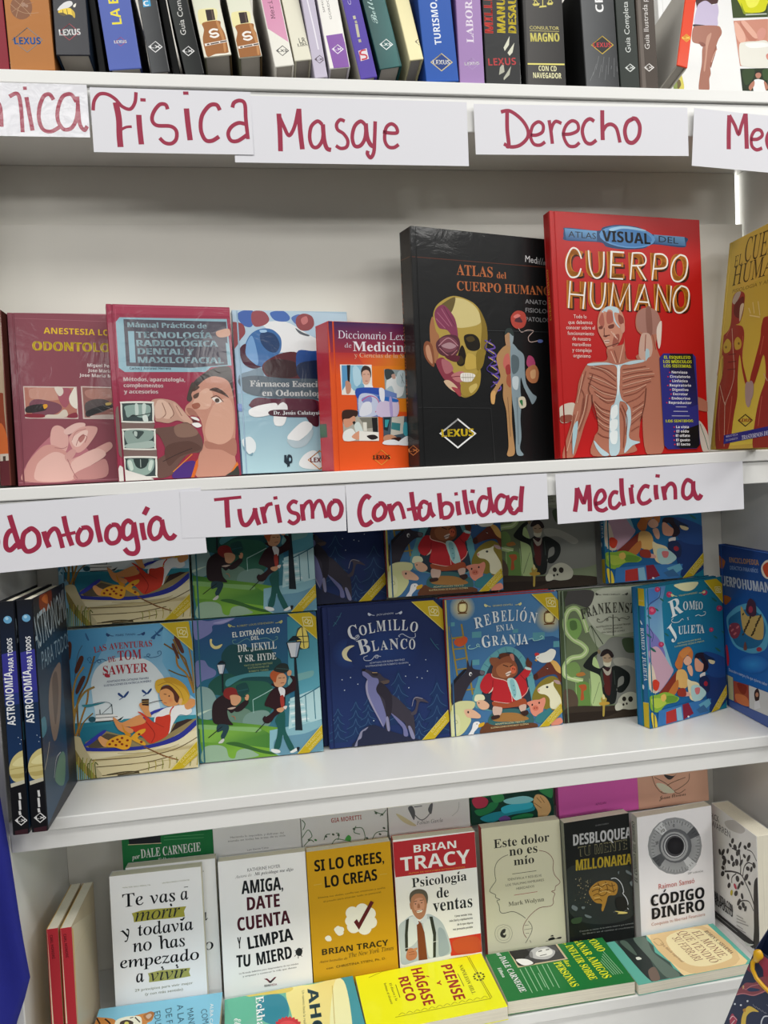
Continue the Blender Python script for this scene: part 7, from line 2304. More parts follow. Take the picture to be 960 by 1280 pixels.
make('tree', 'book', 'white paperback with a black leafy tree against the right panel', 'book', 'paperbacks face-out in the front row', 'F', 0.1285, 0.2203, 0.034, (0.7781, 0.1506, -0.8674), (-89.82, -0.81, 0.25), 0.0008, 'dcdada', 'c8c8c8', 'c8c8c8', (
    'T r 4a484a -1 1904 235 1938 111 RICK',
    'T r 4a484a -9 1762 555 1809 118 WARREN',
    'S bab6b4 397 2032 701 2202 982 2181 856 2042 521 1957',
    'S 3c3838 1113 161 1145 519 1152 832 1172 1255 1218 1421 1296 1464 1297 1071 1260 256',
    'L 3c3838 29 1165 943 1086 1077 936 1225 818 1291 566 1206 346 1087',
    'L 3c3838 22 819 1305 828 1480 797 1673 589 1645',
    'L 3c3838 19 879 1298 928 1481 1034 1615 1152 1653',
    'L 3c3838 19 1144 828 1040 921 877 852 751 751',
    'L 3c3838 17 555 986 569 1101 693 1236',
    'L 3c3838 17 391 1111 353 1227',
    'L 3c3838 18 1272 1767 1162 1862 1025 1842',
    'L 3c3838 14 743 1408 616 1367',
    'L 3c3838 14 710 1575 718 1738',
    'E 3c3838 549 1678 32 25 27 -25',
    'E 3c3838 618 1792 42 16 -17 -58',
    'E 3c3838 684 1707 50 31 13 -50',
    'E 3c3838 824 1818 31 8 -39 -81',
    'E 3c3838 974 1855 37 30 26 -24',
    'E 3c3838 1081 1948 47 18 -16 -56',
    'E 3c3838 222 1389 36 22 14 -52',
    'E 3c3838 321 1432 42 12 -42 -86',
    'E 3c3838 338 1341 49 40 28 -25',
    'E 3c3838 464 1528 34 14 -17 -59',
    'E 3c3838 588 1464 43 27 13 -51',
    'E 3c3838 356 1269 50 15 -42 -86',
    'E 3c3838 488 1339 32 26 27 -24',
    'E 3c3838 625 1372 42 18 -17 -59',
    'E 3c3838 725 1464 50 32 13 -50',
    'E 3c3838 850 1518 31 9 -39 -82',
    'E 3c3838 305 1133 41 34 28 -24',
    'E 3c3838 290 1015 53 23 -18 -61',
    'E 3c3838 452 1050 35 23 14 -51',
    'E 3c3838 1058 1705 37 11 -37 -80',
    'E 3c3838 1029 1509 44 37 25 -24',
    'E 3c3838 1128 1550 31 13 -15 -56',
    'E 3c3838 1202 1659 39 25 12 -48',
    'E 3c3838 980 1328 45 14 -38 -82',
    'E 3c3838 1064 1271 29 25 25 -23',
    'E 3c3838 474 900 43 19 -17 -60',
    'E 3c3838 730 1164 50 33 13 -50',
    'E 3c3838 766 1051 31 10 -39 -84',
    'E 3c3838 860 1157 38 32 26 -23',
    'E 3c3838 674 866 50 23 -17 -60',
    'E 3c3838 848 914 33 23 13 -49',
    'E 3c3838 751 751 39 14 -39 -86',
    'E 3c3838 779 667 46 41 26 -23',
    'E 3c3838 932 740 32 15 -16 -59',
    'E 3c3838 874 771 41 29 13 -49',
    'E 3c3838 776 1662 46 13 -39 -82',
    'E 3c3838 950 1688 30 24 26 -24',
    'E b03a50 659 986 32 26 29 -38',
    'E b8a838 545 806 35 18 -10 -60',
    'T B 3a383a -31 405 569 457 131 UNA VIDA CON',
    'T B 3a383a -39 277 564 356 130 PROPÓSITO',
    'l a09c9c 17 674 466 861 513',
    'l a09c9c 17 671 405 932 493',
    'l a09c9c 17 668 345 1003 474',
    'l a09c9c 17 665 284 851 317',
    'l a09c9c 17 662 223 923 298',
    'P 2c2a2c -27 154 1126 273 1120 139 -16 20',
    'l 9a9a98 9 70 101 680 161',
    'S c8ccc8 882 116 1003 155 1144 233 1042 141 940 75',), gain=0.88, m='gloss', hard=False, pages='pages')
make('dale', 'book', 'green paperback in the upper row with white serif lettering', 'book', 'paperbacks in the upper back row', 'F', 0.1487, 0.1340, 0.014, (-0.2687, 0.1900, -0.6611), (-0.14, 3.05, 0.07), 0.0008, '1f6a3c', '1f6a3c', '1f6a3c', (
    'P 20242a 97 688 635 567 623 432 120 481',
    'l c8b89a 11 99 483 638 445',
    'l 5a9a6a 7 683 491 1339 454',
    'l 5a9a6a 7 686 542 1342 506',
    'T j d0dcd0 147 222 281 234 81 por',
    'T s dce6dc 294 232 1275 233 147 DALE CARNEGIE',
    'T s c8d8c8 571 138 848 139 59 Edhasa',), gain=0.68, m='gloss', hard=False, pages='pages')
make('gris', 'book', 'plain grey-white paperback in the upper row with small grey text', 'book', 'paperbacks in the upper back row', 'F', 0.1482, 0.1340, 0.014, (-0.1198, 0.1900, -0.6569), (-1.01, 3.01, 0.23), 0.0008, 'd8d6da', 'd8d6da', 'd8d6da', (
    'T r 6a686c 287 343 1189 324 33 Haciendo lo imposible, y disfrutar del',
    'T r 6a686c 247 281 1216 275 34 mundo en todas las áreas de tu vida',
    'T r 6a686c 558 96 918 99 30 Lain García Calvo',), gain=0.68, m='gloss', hard=False, pages='pages')
make('gia', 'book', 'white paperback in the upper row with green vine borders', 'book', 'paperbacks in the upper back row', 'F', 0.1517, 0.1340, 0.014, (0.0295, 0.1900, -0.6592), (-0.21, 2.95, 0.08), 0.0008, 'e2e6e2', 'e2e6e2', 'e2e6e2', (
    'l 9aa69c 10 11 528 10 33',
    'T b 9a4a48 526 418 1060 417 77 GIA MORETTI',
    'L 4a6a4c 14 7 215 118 341 180 229 108 168',
    'L 4a6a4c 14 33 72 142 163 209 120',
    'L 4a6a4c 14 518 47 593 122 731 91 869 39',
    'L 4a6a4c 14 918 279 1058 262 1103 116 1081 30',
    'L 4a6a4c 14 1222 30 1300 145 1444 163 1514 136',
    'L 4a6a4c 14 384 134 423 216 494 225',
    'L 4a6a4c 14 627 104 650 206 599 230',
    'L 4a6a4c 14 1287 535 1425 466 1500 528',
    'L 4a6a4c 14 24 527 72 451 32 352',
    'L 4a6a4c 14 955 310 914 209 1017 161',
    'L 4a6a4c 14 1388 435 1462 479',
    'E 4a5a4c 125 166 20 -15 -9 -14',
    'E 3a7a44 239 152 20 -15 -9 -14',
    'E 4a5a4c 422 192 20 -15 -10 -14',
    'E 4a5a4c 549 212 20 -15 -10 -14',
    'E 4a5a4c 639 190 20 -15 -10 -14',
    'E 4a5a4c 917 262 21 -15 -10 -14',
    'E 3a7a44 802 100 20 -15 -10 -14',
    'E 4a5a4c 1447 215 21 -15 -10 -14',
    'E 4a5a4c 1320 496 21 -15 -10 -14',
    'E 4a5a4c 1425 459 21 -15 -10 -14',
    'E 4a5a4c 1136 76 21 -15 -10 -14',
    'E 4a5a4c 1370 118 21 -15 -10 -14',
    'S 4a9a4c 749 89 806 170 857 128 835 60',
    'l 5a6a5c 14 1522 596 1506 -5',), gain=0.68, m='gloss', hard=False, pages='pages')
make('fabian', 'book', 'white paperback in the upper row with a pencil drawn figure', 'book', 'paperbacks in the upper back row', 'F', 0.1477, 0.1340, 0.014, (0.1831, 0.1900, -0.6567), (0.19, 2.83, 0.03), 0.0008, 'dcdedc', 'dcdedc', 'dcdedc', (
    'L 6a6c70 18 416 517 462 369 600 244 752 351 779 509',
    'S 5a5c60 361 488 434 515 482 402 456 262 407 357',
    'S 5a5c60 719 409 768 510 812 505 772 331',
    'L aeb0b0 11 1149 249 1265 343 1291 484',
    'S c0b894 140 408 245 360 487 169 396 170 240 271',
    'T i 5a5c60 501 171 975 169 65 Fabián García',
    'l 4a4c50 14 469 493 614 493',), gain=0.68, m='gloss', hard=False, pages='pages')
make('floral', 'book', 'dark green paperback in the upper row with a hand and blue cloth', 'book', 'paperbacks in the upper back row', 'F', 0.1546, 0.1340, 0.014, (0.3332, 0.1900, -0.6531), (-0.76, 2.93, 0.15), 0.0008, '1c5a3c', '1c5a3c', '1c5a3c', (
    'P 1c3c34 -5 749 1591 676 1551 -53 3 2',
    'S 2a8a9c 157 105 359 179 608 199 1112 240 1156 138 753 110 551 60 349 11',
    'S 3ab0c8 561 253 764 303 1115 298 1119 191 756 158 606 151',
    'S 88c8d4 619 392 971 426 1168 356 1064 294 714 308',
    'S b03850 28 456 179 512 322 424 267 310 94 305',
    'S 2a7a4c 66 260 265 286 369 371 517 354 411 221 159 153',
    'S 3a8a54 377 515 576 517 619 392 443 363',
    'S 2a7a4c 751 62 1004 106 1152 65 1047 -20 796 -16',
    'S 6a4a8a 501 66 628 110 724 41 647 -9 548 2',
    'S d8a874 1164 283 1222 423 1372 382 1466 250 1483 101 1349 -30 1249 -19 1232 129',
    'L 8a5a34 10 1230 373 1315 266',
    'L 8a5a34 10 1296 385 1375 260',
    'L 8a5a34 10 1174 282 1310 169',
    'S 3a8a54 1278 514 1532 536 1522 341 1422 377',
    'S 2a7a4c 180 536 382 611 477 528 276 478',), gain=0.68, m='gloss', hard=False, pages='pages')
make('pink', 'book', 'bright pink paperback in the upper row', 'book', 'paperbacks in the upper back row', 'F', 0.1545, 0.1340, 0.014, (0.4982, 0.1900, -0.6618), (-0.77, 2.76, 0.18), 0.0008, 'd060ac', 'd060ac', 'd060ac', (
    'T r 7a2a5c 709 174 917 181 40 ALFAGUARA',), gain=0.68, m='gloss', hard=False, pages='pages')
make('peach', 'book', 'peach paperback in the upper row with a line drawn figure', 'book', 'paperbacks in the upper back row', 'F', 0.1427, 0.1340, 0.014, (0.6539, 0.1900, -0.6636), (0.56, 2.83, -0.07), 0.0008, 'e4a48c', 'e4a48c', 'e4a48c', (
    'L 6a4c40 12 297 598 365 390 518 246 792 288 1017 412 1053 559',
    'L 6a4c40 12 348 567 582 414 787 213 954 268',
    'L 6a4c40 12 466 277 636 407 967 494',
    'S 3a3a3c 539 595 725 548 810 598 695 501 614 500',
    'T c 3a2c28 414 133 958 156 71 Joana Olivares',
    'S f0d0b8 368 440 528 420 735 244 519 261',), gain=0.68, m='gloss', hard=False, pages='pages')
make('tiger', 'book', 'light blue paperback lying flat with a tiger head', 'book', 'paperbacks lying flat at the shelf edge', 'F', 0.1401, 0.1912, 0.03, (-0.3047, 0.1147, -0.8357), (-90.62, 90.51, 0.09), 0.0008, '78b4cc', '78b4cc', '78b4cc', (
    'S b8793c 267 -227 166 -102 198 54 278 270 369 362 271 593 242 815 293 886 436 870 494 804 780 849 579 -153',
    'S e8ddc8 358 310 272 418 278 594 367 709 755 725 690 400',
    'S 9a6434 297 723 223 812 274 883 398 864 420 793',
    'S b8a08c 312 763 273 820 323 853 388 812',
    'S 3a2c24 374 388 339 480 415 593 515 562 490 434',
    'L 2a1e18 23 252 140 380 241 521 245',
    'L 2a1e18 23 206 6 349 86',
    'L 2a1e18 19 308 600 436 696',
    'L 2a1e18 19 312 525 303 574',
    'E c8c060 424 496 7 36 44 8',
    'T r 34586c 350 1600 798 1685 91 COMO',
    'T r 34586c 291 1385 951 1500 92 MANDAR',
    'T r 34586c 167 1217 1339 1400 94 A LA MIERDA',
    'T r 34586c 222 1046 1090 1205 93 DE FORMA',
    'T r 34586c 255 878 1017 1034 92 EDUCADA',
    'T r d8e4ea 243 1740 1232 1790 49 ALBA CARDALDA',), gain=0.75, m='wrap', hard=False, pages='pages')
make('ahora', 'book', 'green and yellow paperback lying flat with a red round seal', 'book', 'paperbacks lying flat at the shelf edge', 'F', 0.1318, 0.2091, 0.022, (-0.1102, 0.1045, -0.8451), (-87.62, 90.07, -0.41), 0.0008, '4a9c84', '4a9c84', '4a9c84', (
    'G 4a9c84 7ab49c -57 -9 828 991 -153 -62 -69 2467 1869 2086 1284 -56',
    'S d8cc84 26 1005 25 1442 4 2113 567 2072 1262 1548 1075 1119 540 1015',
    'S c8b458 -82 44 -89 525 -7 1062 106 999 51 520 27 149',
    'S 2a7a8c 113 597 101 838 254 960 533 990 801 891 689 619 398 505',
    'S 3a8a98 -16 1892 -22 2174 1102 2107 1355 1884 795 1927',
    'S e8e0a8 116 1761 101 1930 795 1927 1342 1836 1262 1548',
    'S 5aa88c -3 44 61 413 458 451 607 192',
    'T B 2a4a54 115 1323 1893 1272 167 AHORA',
    'T s e6ece0 75 492 1618 481 124 Eckhart Tolle',
    'T c e6ece0 484 143 1348 180 102 El poder del',
    'T r 5a5a40 131 1234 1421 1153 38 Un camino hacia la realización espiritual',
    'l b8a868 12 148 1729 1009 1644',
    'P b83038 1014 1148 1059 1169 1080 1134 1129 1146 1137 1108 1187 1109 1181 1070 1228 1062 1210 1025 1251 1007 1222 974 1255 948 1216 921 1239 889 1193 869 1203 833 1154 822 1152 784 1102 783 1086 745 1039 755 1011 719 970 738 932 708 900 736 853 713 832 747 780 734 772 772 719 769 725 809 673 817 693 856 647 874 679 909 643 936 685 964 660 998 710 1018 698 1057 751 1066 754 1107 807 1106 823 1145 873 1134 901 1169 943 1148 982 1177',
    'E c84448 957 942 47 172 209 -17',), gain=0.75, m='wrap', hard=False, pages='pages')
make('piense', 'book', 'bright yellow paperback lying flat with red title', 'book', 'paperbacks lying flat at the shelf edge', 'F', 0.1322, 0.2185, 0.022, (0.1027, 0.1120, -0.8454), (-88.56, 89.29, -0.19), 0.0008, 'f2e01c', 'f2e01c', 'f2e01c', (
    'T B b4402c 126 1434 986 1426 186 PIENSE',
    'T B b4402c 463 1268 592 1260 68 Y',
    'T B b4402c 79 928 972 939 187 HÁGASE',
    'T B b4402c 231 679 815 702 166 RICO',
    'T s 5a5410 201 1727 926 1739 62 NAPOLEON HILL',
    'T s 6a6420 317 511 746 534 39 El dinero y la',
    'T s 6a6420 293 426 799 448 39 fortuna al alcance',
    'l 6a6420 12 396 1653 714 1666',
    'l 6a6420 12 377 610 691 616',
    'l 8a8418 11 17 1928 497 1953 1095 1986 1089 1359 1091 458',
    'l 8a8418 11 43 1956 513 1977 1080 2013',
    'l 8a8418 10 91 211 9 452 -29 1091 17 1928',
    'E 4a4a10 582 2045 5 18 19 -6',
    'E 4a4a10 628 2014 5 18 19 -6',
    'E 4a4a10 647 1966 5 18 19 -6',
    'E 4a4a10 633 1917 5 18 19 -6',
    'E 4a4a10 592 1888 5 18 19 -6',
    'E 4a4a10 538 1889 5 18 19 -6',
    'E 4a4a10 492 1920 5 18 19 -6',
    'E 4a4a10 473 1969 5 18 19 -6',
    'E 4a4a10 486 2018 5 18 19 -6',
    'E 4a4a10 528 2047 5 18 19 -6',
    'E 4a4a10 560 1967 6 21 23 -7',
    'L 8a8418 7 1070 515 1029 576 1070 620',
    'L 8a8418 7 1070 633 1028 695 1070 738',
    'L 8a8418 7 1070 752 1028 814 1069 857',
    'L 8a8418 7 1069 871 1027 934 1069 977',
    'L 8a8418 7 1069 990 1027 1054 1068 1097',
    'L 8a8418 7 1068 1110 1026 1175 1068 1217',
    'L 8a8418 7 1068 1231 1026 1296 1068 1338',
    'L 8a8418 7 1068 1352 1025 1418 1067 1459',
    'L 8a8418 7 1067 1473 1025 1540 1067 1581',
    'L 8a8418 7 1067 1595 1024 1662 1067 1703',
    'L 8a8418 7 1066 1717 1024 1785 1066 1826',
    'L 8a8418 7 1066 1840 1023 1909 1066 1949',), gain=0.75, m='wrap', hard=False, pages='pages')
make('ganar', 'book', 'dark green paperback lying flat with a portrait photo and yellow title', 'book', 'paperbacks lying flat at the shelf edge', 'F', 0.1165, 0.2130, 0.022, (0.3268, 0.1120, -0.8425), (-89.48, 90.79, -0.07), 0.0008, '1c6a34', '1c6a34', '1c6a34', (
    'P b8a888 -54 410 -49 1293 415 1314 441 425',
    'P 3a3a3c -20 434 -19 1262 389 1278 406 461',
    'S 1c1c1e -20 434 -19 686 134 749 240 621 407 734 409 472 244 443',
    'S d8d8d4 239 459 267 640 393 711 406 537',
    'S a8a8a8 176 733 56 808 -7 983 40 1147 165 1187 283 1108 341 966 285 781',
    'S d0d0cc 117 875 64 1046 131 1140 236 1098 267 936 221 835',
    'S 4a4a4a 14 930 -16 1108 59 1230 198 1233 137 1168 27 1091',
    'L 2a2a2a 23 123 903 112 973',
    'L 2a2a2a 23 109 1043 105 1105',
    'L 5a5a5a 18 234 890 221 1014',
    'S 787878 131 738 99 798 249 759 226 715',
    'T s e8e02c -59 1840 357 1892 144 COMO',
    'T s e8e02c -66 1596 999 1673 146 GANAR AMIGOS',
    'T j e8e02c -36 1392 46 1381 84 e',
    'T s e8e02c 81 1409 989 1448 132 INFLUIR SOBRE',
    'T j e8e02c 438 1222 605 1227 80 las',
    'T s e8e02c 458 1037 1079 1096 133 PERSONAS',
    'T j d8e4d8 -15 176 99 198 98 por',
    'T s e4ece4 118 203 1019 263 104 DALE CARNEGIE',
    'T s d0e0d0 382 87 621 99 60 Edhasa',
    'l 8ab890 13 488 443 1069 440',
    'l 8ab890 13 467 537 1050 531',
    'l 8ab890 13 461 627 1045 616',
    'l 8ab890 13 465 741 1050 725',
    'l 8ab890 13 457 838 1006 819',
    'l 8ab890 13 467 922 1053 897',
    'l 8ab890 12 648 700 995 691',
    'l 8ab890 11 366 1972 955 2030',
    'l 8ab890 11 421 1934 954 1989',
    'l 8ab890 11 475 1896 954 1949',
    'l 8ab890 11 529 1858 953 1909',
    'l 8ab890 11 583 1820 952 1869',), gain=0.75, m='wrap', hard=False, pages='pages')
make('monje', 'book', 'teal bordered tan paperback lying flat with brown title', 'book', 'paperbacks lying flat at the shelf edge', 'F', 0.1112, 0.2068, 0.018, (0.5417, 0.1050, -0.8494), (-88.63, 89.74, -0.18), 0.0008, '58a090', '58a090', '58a090', (
    'P dcc090 -40 767 -71 1958 1042 1999 1118 1898 1099 796',
    'S ccb080 25 825 -21 1826 973 1910 1073 931',
    'S e4cca0 143 1075 86 1756 781 1860 954 1677 970 1178 718 974',
    'P 3a4a44 -42 158 -19 771 115 710 289 736 456 670 751 770 895 743 1103 809 1097 238',
    'S 242c2a 0 205 13 514 590 501 1018 342 984 215',
    'S 5a6a60 34 503 45 719 448 644 826 725 1086 745 1066 520 590 501',
    'S 6a5a50 846 324 800 470 1075 398 1076 250',
    'S 4a5a50 57 238 66 359 415 355 400 301',
    'S c8ccc0 497 294 496 355 554 369 559 290',
    'T u 7a4a3c 130 1559 859 1620 158 EL MONJE',
    'T u 7a4a3c 68 1333 950 1405 156 QUE VENDIÓ',
    'T u 7a4a3c 187 1145 840 1178 151 SU FERRARI',
    'T s 5a3c34 162 1778 822 1844 76 ROBIN S. SHARMA',
    'T r 8a6a50 270 873 801 953 58 Una fábula espiritual',
    'L a88a60 14 145 820 139 919 293 922 303 822 188 801',), gain=0.75, m='gloss', hard=False, pages='pages')
make('redA', 'book', 'red-spined book at the left panel, left of two alike', 'book', 'spine-out red books', 'S', 0.0160, 0.2112, 0.15, (-0.3445, 0.0026, -0.8531), (1.02, 5.70, -0.28), 0.0008, 'b0a084', 'a82c34', 'c8a048', (
    'P d8c8a8 -28 2147 12 2141 31 762 5 766',
    'P c88a30 -24 2129 8 2124 7 1912 -23 1916',
    'T b 4a1418 44 2026 60 1687 37 CARL HONORÉ',), gain=0.88, m='gloss', hard=False, pages='pages', side_art=(
    'G c8bca0 a89880 -31 2051 1397 944 -50 2131 1775 1569 1443 -279 -66 658',  # beige gradient paints the shelf's reflection onto the glossy cover
    'P d8a040 -20 2099 82 2049 58 688 -44 749',
    'L b0a084 8 27 1665 513 1689 1196 1601',))
book('book', 'red-spined book, right of two alike, its cover facing the white paperbacks', 'book', 'spine-out red books', '', 0, 0, 0, (-0.3258, 0.0022, -0.8537), (0.89, 5.46, -0.24), 0, 0, 0, 0, (), like='redA')
# ------------------------------------------------------------------ paper signs
sign('paper_sign', 'white paper sign at the upper left edge reading nica in red marker', 0.1680, 0.0686, (-0.3692, -0.0070, 0.4570), (0, 0.30, 0.04), [
    'L 98143c 49 359 394 462 467 558 416 578 294 574 118',
    'L 98143c 50 696 508 798 546 830 405 830 52',
    'L 98143c 53 909 506 926 337 955 75',
    'l 98143c 43 875 619 922 620',
    'L 98143c 50 1247 479 1201 549 1125 519 1063 375 1047 216 1090 92 1190 69 1305 132',
    'L 98143c 50 1535 458 1472 556 1368 525 1299 381 1283 221 1344 104 1447 117 1522 243 1553 423',
    'L 98143c 50 1552 530 1552 351 1559 173 1609 95 1653 146',], 'tape')
sign('paper_sign', 'white paper sign reading Física in red marker', 0.2117, 0.0845, (-0.1977, -0.0079, 0.4375), (0, 0.30, 0.19), [
    'L 98143c 46 26 544 48 668 119 757 222 760 322 699 403 606 505 573 573 663 595 798',
    'L 98143c 78 323 657 351 446 345 234 349 71',
    'L 98143c 35 366 298 438 335 512 343',
    'L 98143c 71 612 501 614 310 623 111',
    'l 98143c 43 645 700 715 698',
    'L 98143c 50 996 584 972 644 894 642 811 544 783 437 842 367 1018 360 1092 301 1086 194 1022 132 934 138 867 201',
    'L 98143c 72 1245 601 1254 394 1270 179',
    'l 98143c 43 1214 803 1285 805',
    'L 98143c 54 1691 589 1649 660 1551 644 1446 505 1421 325 1471 190 1560 177 1660 236',
    'L 98143c 51 1863 629 1889 695 1970 726 2033 680 2036 482 2050 210',
    'L 98143c 51 2032 409 1935 425 1834 369 1785 278 1816 188 1910 183 2038 265',], 'paper')
sign('paper_sign', 'white paper sign reading Masaje in red marker', 0.3332, 0.0898, (-0.0120, -0.0066, 0.4268), (0, -0.30, 0.24), [
    'L 98143c 67 634 668 637 425 631 159',
    'L 98143c 51 627 661 695 494 759 376 842 497 908 735',
    'L 98143c 67 916 742 918 465 936 191',
    'L 98143c 51 1232 533 1167 579 1075 502 1046 348 1079 235 1153 229 1225 334 1247 523',
    'L 98143c 61 1240 540 1247 334 1280 214 1339 191',
    'L 98143c 48 1551 587 1488 606 1434 544 1446 469 1527 415 1581 323 1559 236 1476 214 1409 251',
    'L 98143c 52 1840 545 1777 592 1689 522 1647 376 1674 256 1757 257 1828 362 1855 546',
    'L 98143c 62 1848 566 1859 380 1902 277 1947 250',
    'L 98143c 52 1985 597 1965 348 1946 173 1898 95 1853 143 1862 189',
    'L 98143c 49 2089 454 2211 439 2296 451 2282 527 2213 567 2136 507 2110 350 2154 253 2239 241 2309 284',], 'paper')
sign('paper_sign', 'white paper sign reading Derecho in red marker', 0.3340, 0.0711, (0.3323, -0.0066, 0.4420), (0, -0.30, -0.38), [
    'L 98143c 59 501 619 490 366 503 136 463 125',
    'L 98143c 52 405 603 541 619 705 510 798 370 793 245 674 137 532 111 430 153',
    'L 98143c 50 841 282 935 283 1027 330 1040 426 969 471 878 406 842 264 886 157 981 140 1061 187',
    'L 98143c 53 1136 498 1158 338 1173 160',
    'L 98143c 50 1158 338 1188 428 1243 482 1326 454',
    'L 98143c 50 1325 298 1469 306 1579 361 1574 458 1490 492 1394 420 1350 287 1414 144 1519 127 1596 182',
    'L 98143c 54 1839 490 1770 524 1690 470 1646 344 1687 201 1772 165 1862 220',
    'L 98143c 64 1971 652 1964 420 1963 221',
    'L 98143c 54 1968 348 2026 428 2109 450 2189 386 2235 188',
    'L 98143c 61 2450 534 2360 479 2318 352 2353 214 2444 189 2536 282 2559 427 2510 527 2441 541',], 'paper')
sign('paper_sign', 'white paper sign cut by the right edge reading Med in red marker', 0.1500, 0.0853, (0.6708, -0.0070, 0.4298), (0, -0.30, 4.02), [
    'L 98143c 71 584 799 586 556 599 293',
    'L 98143c 56 584 799 682 658 750 533 792 668 845 841',
    'L 98143c 71 853 849 878 581 900 326',
    'L 98143c 53 958 475 1070 485 1150 549 1115 621 1026 613 970 514 982 382 1064 325 1158 359',
    'L 98143c 57 1388 626 1275 616 1227 498 1271 369 1363 365',], 'paper')
sign('paper_sign', 'white paper sign reading odontología in red marker', 0.2813, 0.0922, (-0.3649, -0.0071, -0.1202), (0, 0.30, -1.87), [
    'L 98143c 62 11 548 -71 494 -101 388 -48 310 46 337 80 443 35 539',
    'L 98143c 66 326 529 252 555 191 469 176 342 225 294 315 365',
    'L 98143c 70 266 767 301 568 352 296',
    'L 98143c 66 493 550 420 494 391 358 429 262 516 265 597 338 600 477 536 557 483 547',
    'L 98143c 70 678 507 698 383 726 281',
    'L 98143c 62 698 383 746 478 813 531 865 478 899 256',
    'L 98143c 67 957 691 978 485 1023 277',
    'l 98143c 44 896 427 1088 453',
    'L 98143c 63 1170 504 1114 417 1114 317 1174 273 1255 318 1291 426 1251 504 1170 504',
    'L 98143c 71 1373 664 1381 484 1402 288',
    'L 98143c 63 1572 511 1507 453 1484 333 1536 260 1626 281 1674 389 1643 497 1569 511',
    'L 98143c 64 1841 508 1791 550 1725 489 1707 348 1760 298 1837 358 1862 495',
    'L 98143c 67 1864 521 1878 324 1886 155 1838 89 1756 104 1708 169',
    'L 98143c 67 1971 503 1975 371 1988 261',
    'l 98143c 68 2075 713 2012 613',
    'L 98143c 64 2234 516 2171 553 2094 492 2062 363 2105 265 2195 301 2241 421',
    'L 98143c 68 2242 523 2258 363 2301 265 2359 255 2407 303',], 'paper')
sign('paper_sign', 'white paper sign reading Turismo in red marker', 0.2318, 0.0658, (-0.1165, -0.0073, -0.0887), (0, -0.21, 0.96), [
    'l 98143c 45 461 523 616 532 840 546',
    'L 98143c 72 635 531 634 342 639 122',
    'L 98143c 64 806 381 816 259 849 162 916 159 996 270 1030 383',
    'L 98143c 65 1019 383 1040 249 1073 141',
    'L 98143c 65 1121 398 1139 283 1160 160',
    'L 98143c 53 1147 302 1197 414 1273 437',
    'L 98143c 65 1333 420 1350 274 1368 158',
    'l 98143c 46 1288 513 1345 519',
    'L 98143c 57 1626 435 1562 456 1498 390 1526 312 1619 270 1628 193 1557 142 1483 184',
    'L 98143c 65 1690 413 1693 298 1703 174',
    'L 98143c 54 1694 317 1739 411 1806 447 1833 349 1834 195',
    'L 98143c 54 1839 311 1893 424 1952 449 1995 362 2027 198',
    'L 98143c 66 2136 433 2079 359 2079 243 2135 182 2221 217 2256 332 2213 430 2129 441',], 'paper')
sign('paper_sign', 'white paper sign reading Contabilidad in red marker', 0.3052, 0.0690, (0.1172, -0.0066, -0.0953), (0, -0.30, -0.22), [
    'L 98143c 70 354 475 296 510 219 425 182 270 215 122 281 93 365 143',
    'L 98143c 67 476 381 411 322 391 217 440 154 533 196 568 304 527 386 468 390',
    'L 98143c 71 626 380 642 260 673 123',
    'L 98143c 59 642 260 696 344 764 379 806 309 841 144',
    'L 98143c 71 963 533 981 318 1016 108',
    'l 98143c 48 884 276 1121 301',
    'L 98143c 60 1202 352 1135 380 1077 312 1066 173 1116 118 1198 176 1230 322',
    'L 98143c 68 1223 363 1244 222 1290 146',
    'L 98143c 71 1378 492 1390 292 1403 111',
    'L 98143c 60 1390 272 1456 336 1545 315 1568 221 1509 132 1411 122',
    'L 98143c 72 1651 356 1657 235 1672 146',
    'l 98143c 48 1608 463 1661 467',
    'L 98143c 72 1759 517 1773 349 1803 153',
    'L 98143c 72 1855 352 1878 241 1902 155',
    'l 98143c 52 1857 496 1922 484',
    'L 98143c 60 2118 368 2036 393 1978 316 1968 195 2025 123 2117 174 2151 325',
    'L 98143c 68 2144 535 2159 325 2207 152',
    'L 98143c 61 2387 371 2317 404 2250 327 2241 198 2299 134 2386 197 2424 357',
    'L 98143c 69 2416 398 2441 246 2482 162',
    'L 98143c 61 2583 339 2508 352 2449 266 2457 160 2524 123 2599 196',
    'L 98143c 73 2658 521 2633 336 2616 134',], 'paper')
sign('paper_sign', 'white paper sign reading Medicina in red marker', 0.3095, 0.0758, (0.4368, -0.0066, -0.1028), (0, -0.30, -0.91), [
    'L 98143c 74 334 527 317 330 283 166',
    'L 98143c 70 334 527 389 387 434 300 486 462 513 555',
    'L 98143c 74 521 563 528 356 525 156',
    'L 98143c 63 608 266 708 280 779 358 745 456 672 436 616 308 645 188 734 152 811 188',
    'L 98143c 63 995 405 920 418 858 331 863 205 942 178 1027 256',
    'L 98143c 75 1056 625 1056 400 1082 197',
    'L 98143c 75 1202 473 1208 347 1222 220',
    'l 98143c 50 1201 490 1254 494',
    'L 98143c 63 1511 459 1431 478 1355 399 1325 297 1372 217 1457 219 1530 265',
    'L 98143c 76 1616 485 1614 360 1628 257',
    'l 98143c 50 1618 627 1689 614',
    'L 98143c 72 1733 456 1748 350 1763 239',
    'L 98143c 64 1757 349 1801 447 1874 488 1932 421 1934 235',
    'L 98143c 64 2225 485 2141 524 2075 432 2066 293 2133 237 2219 307 2244 475',
    'L 98143c 76 2242 500 2243 356 2286 247 2333 231 2374 283',], 'paper')
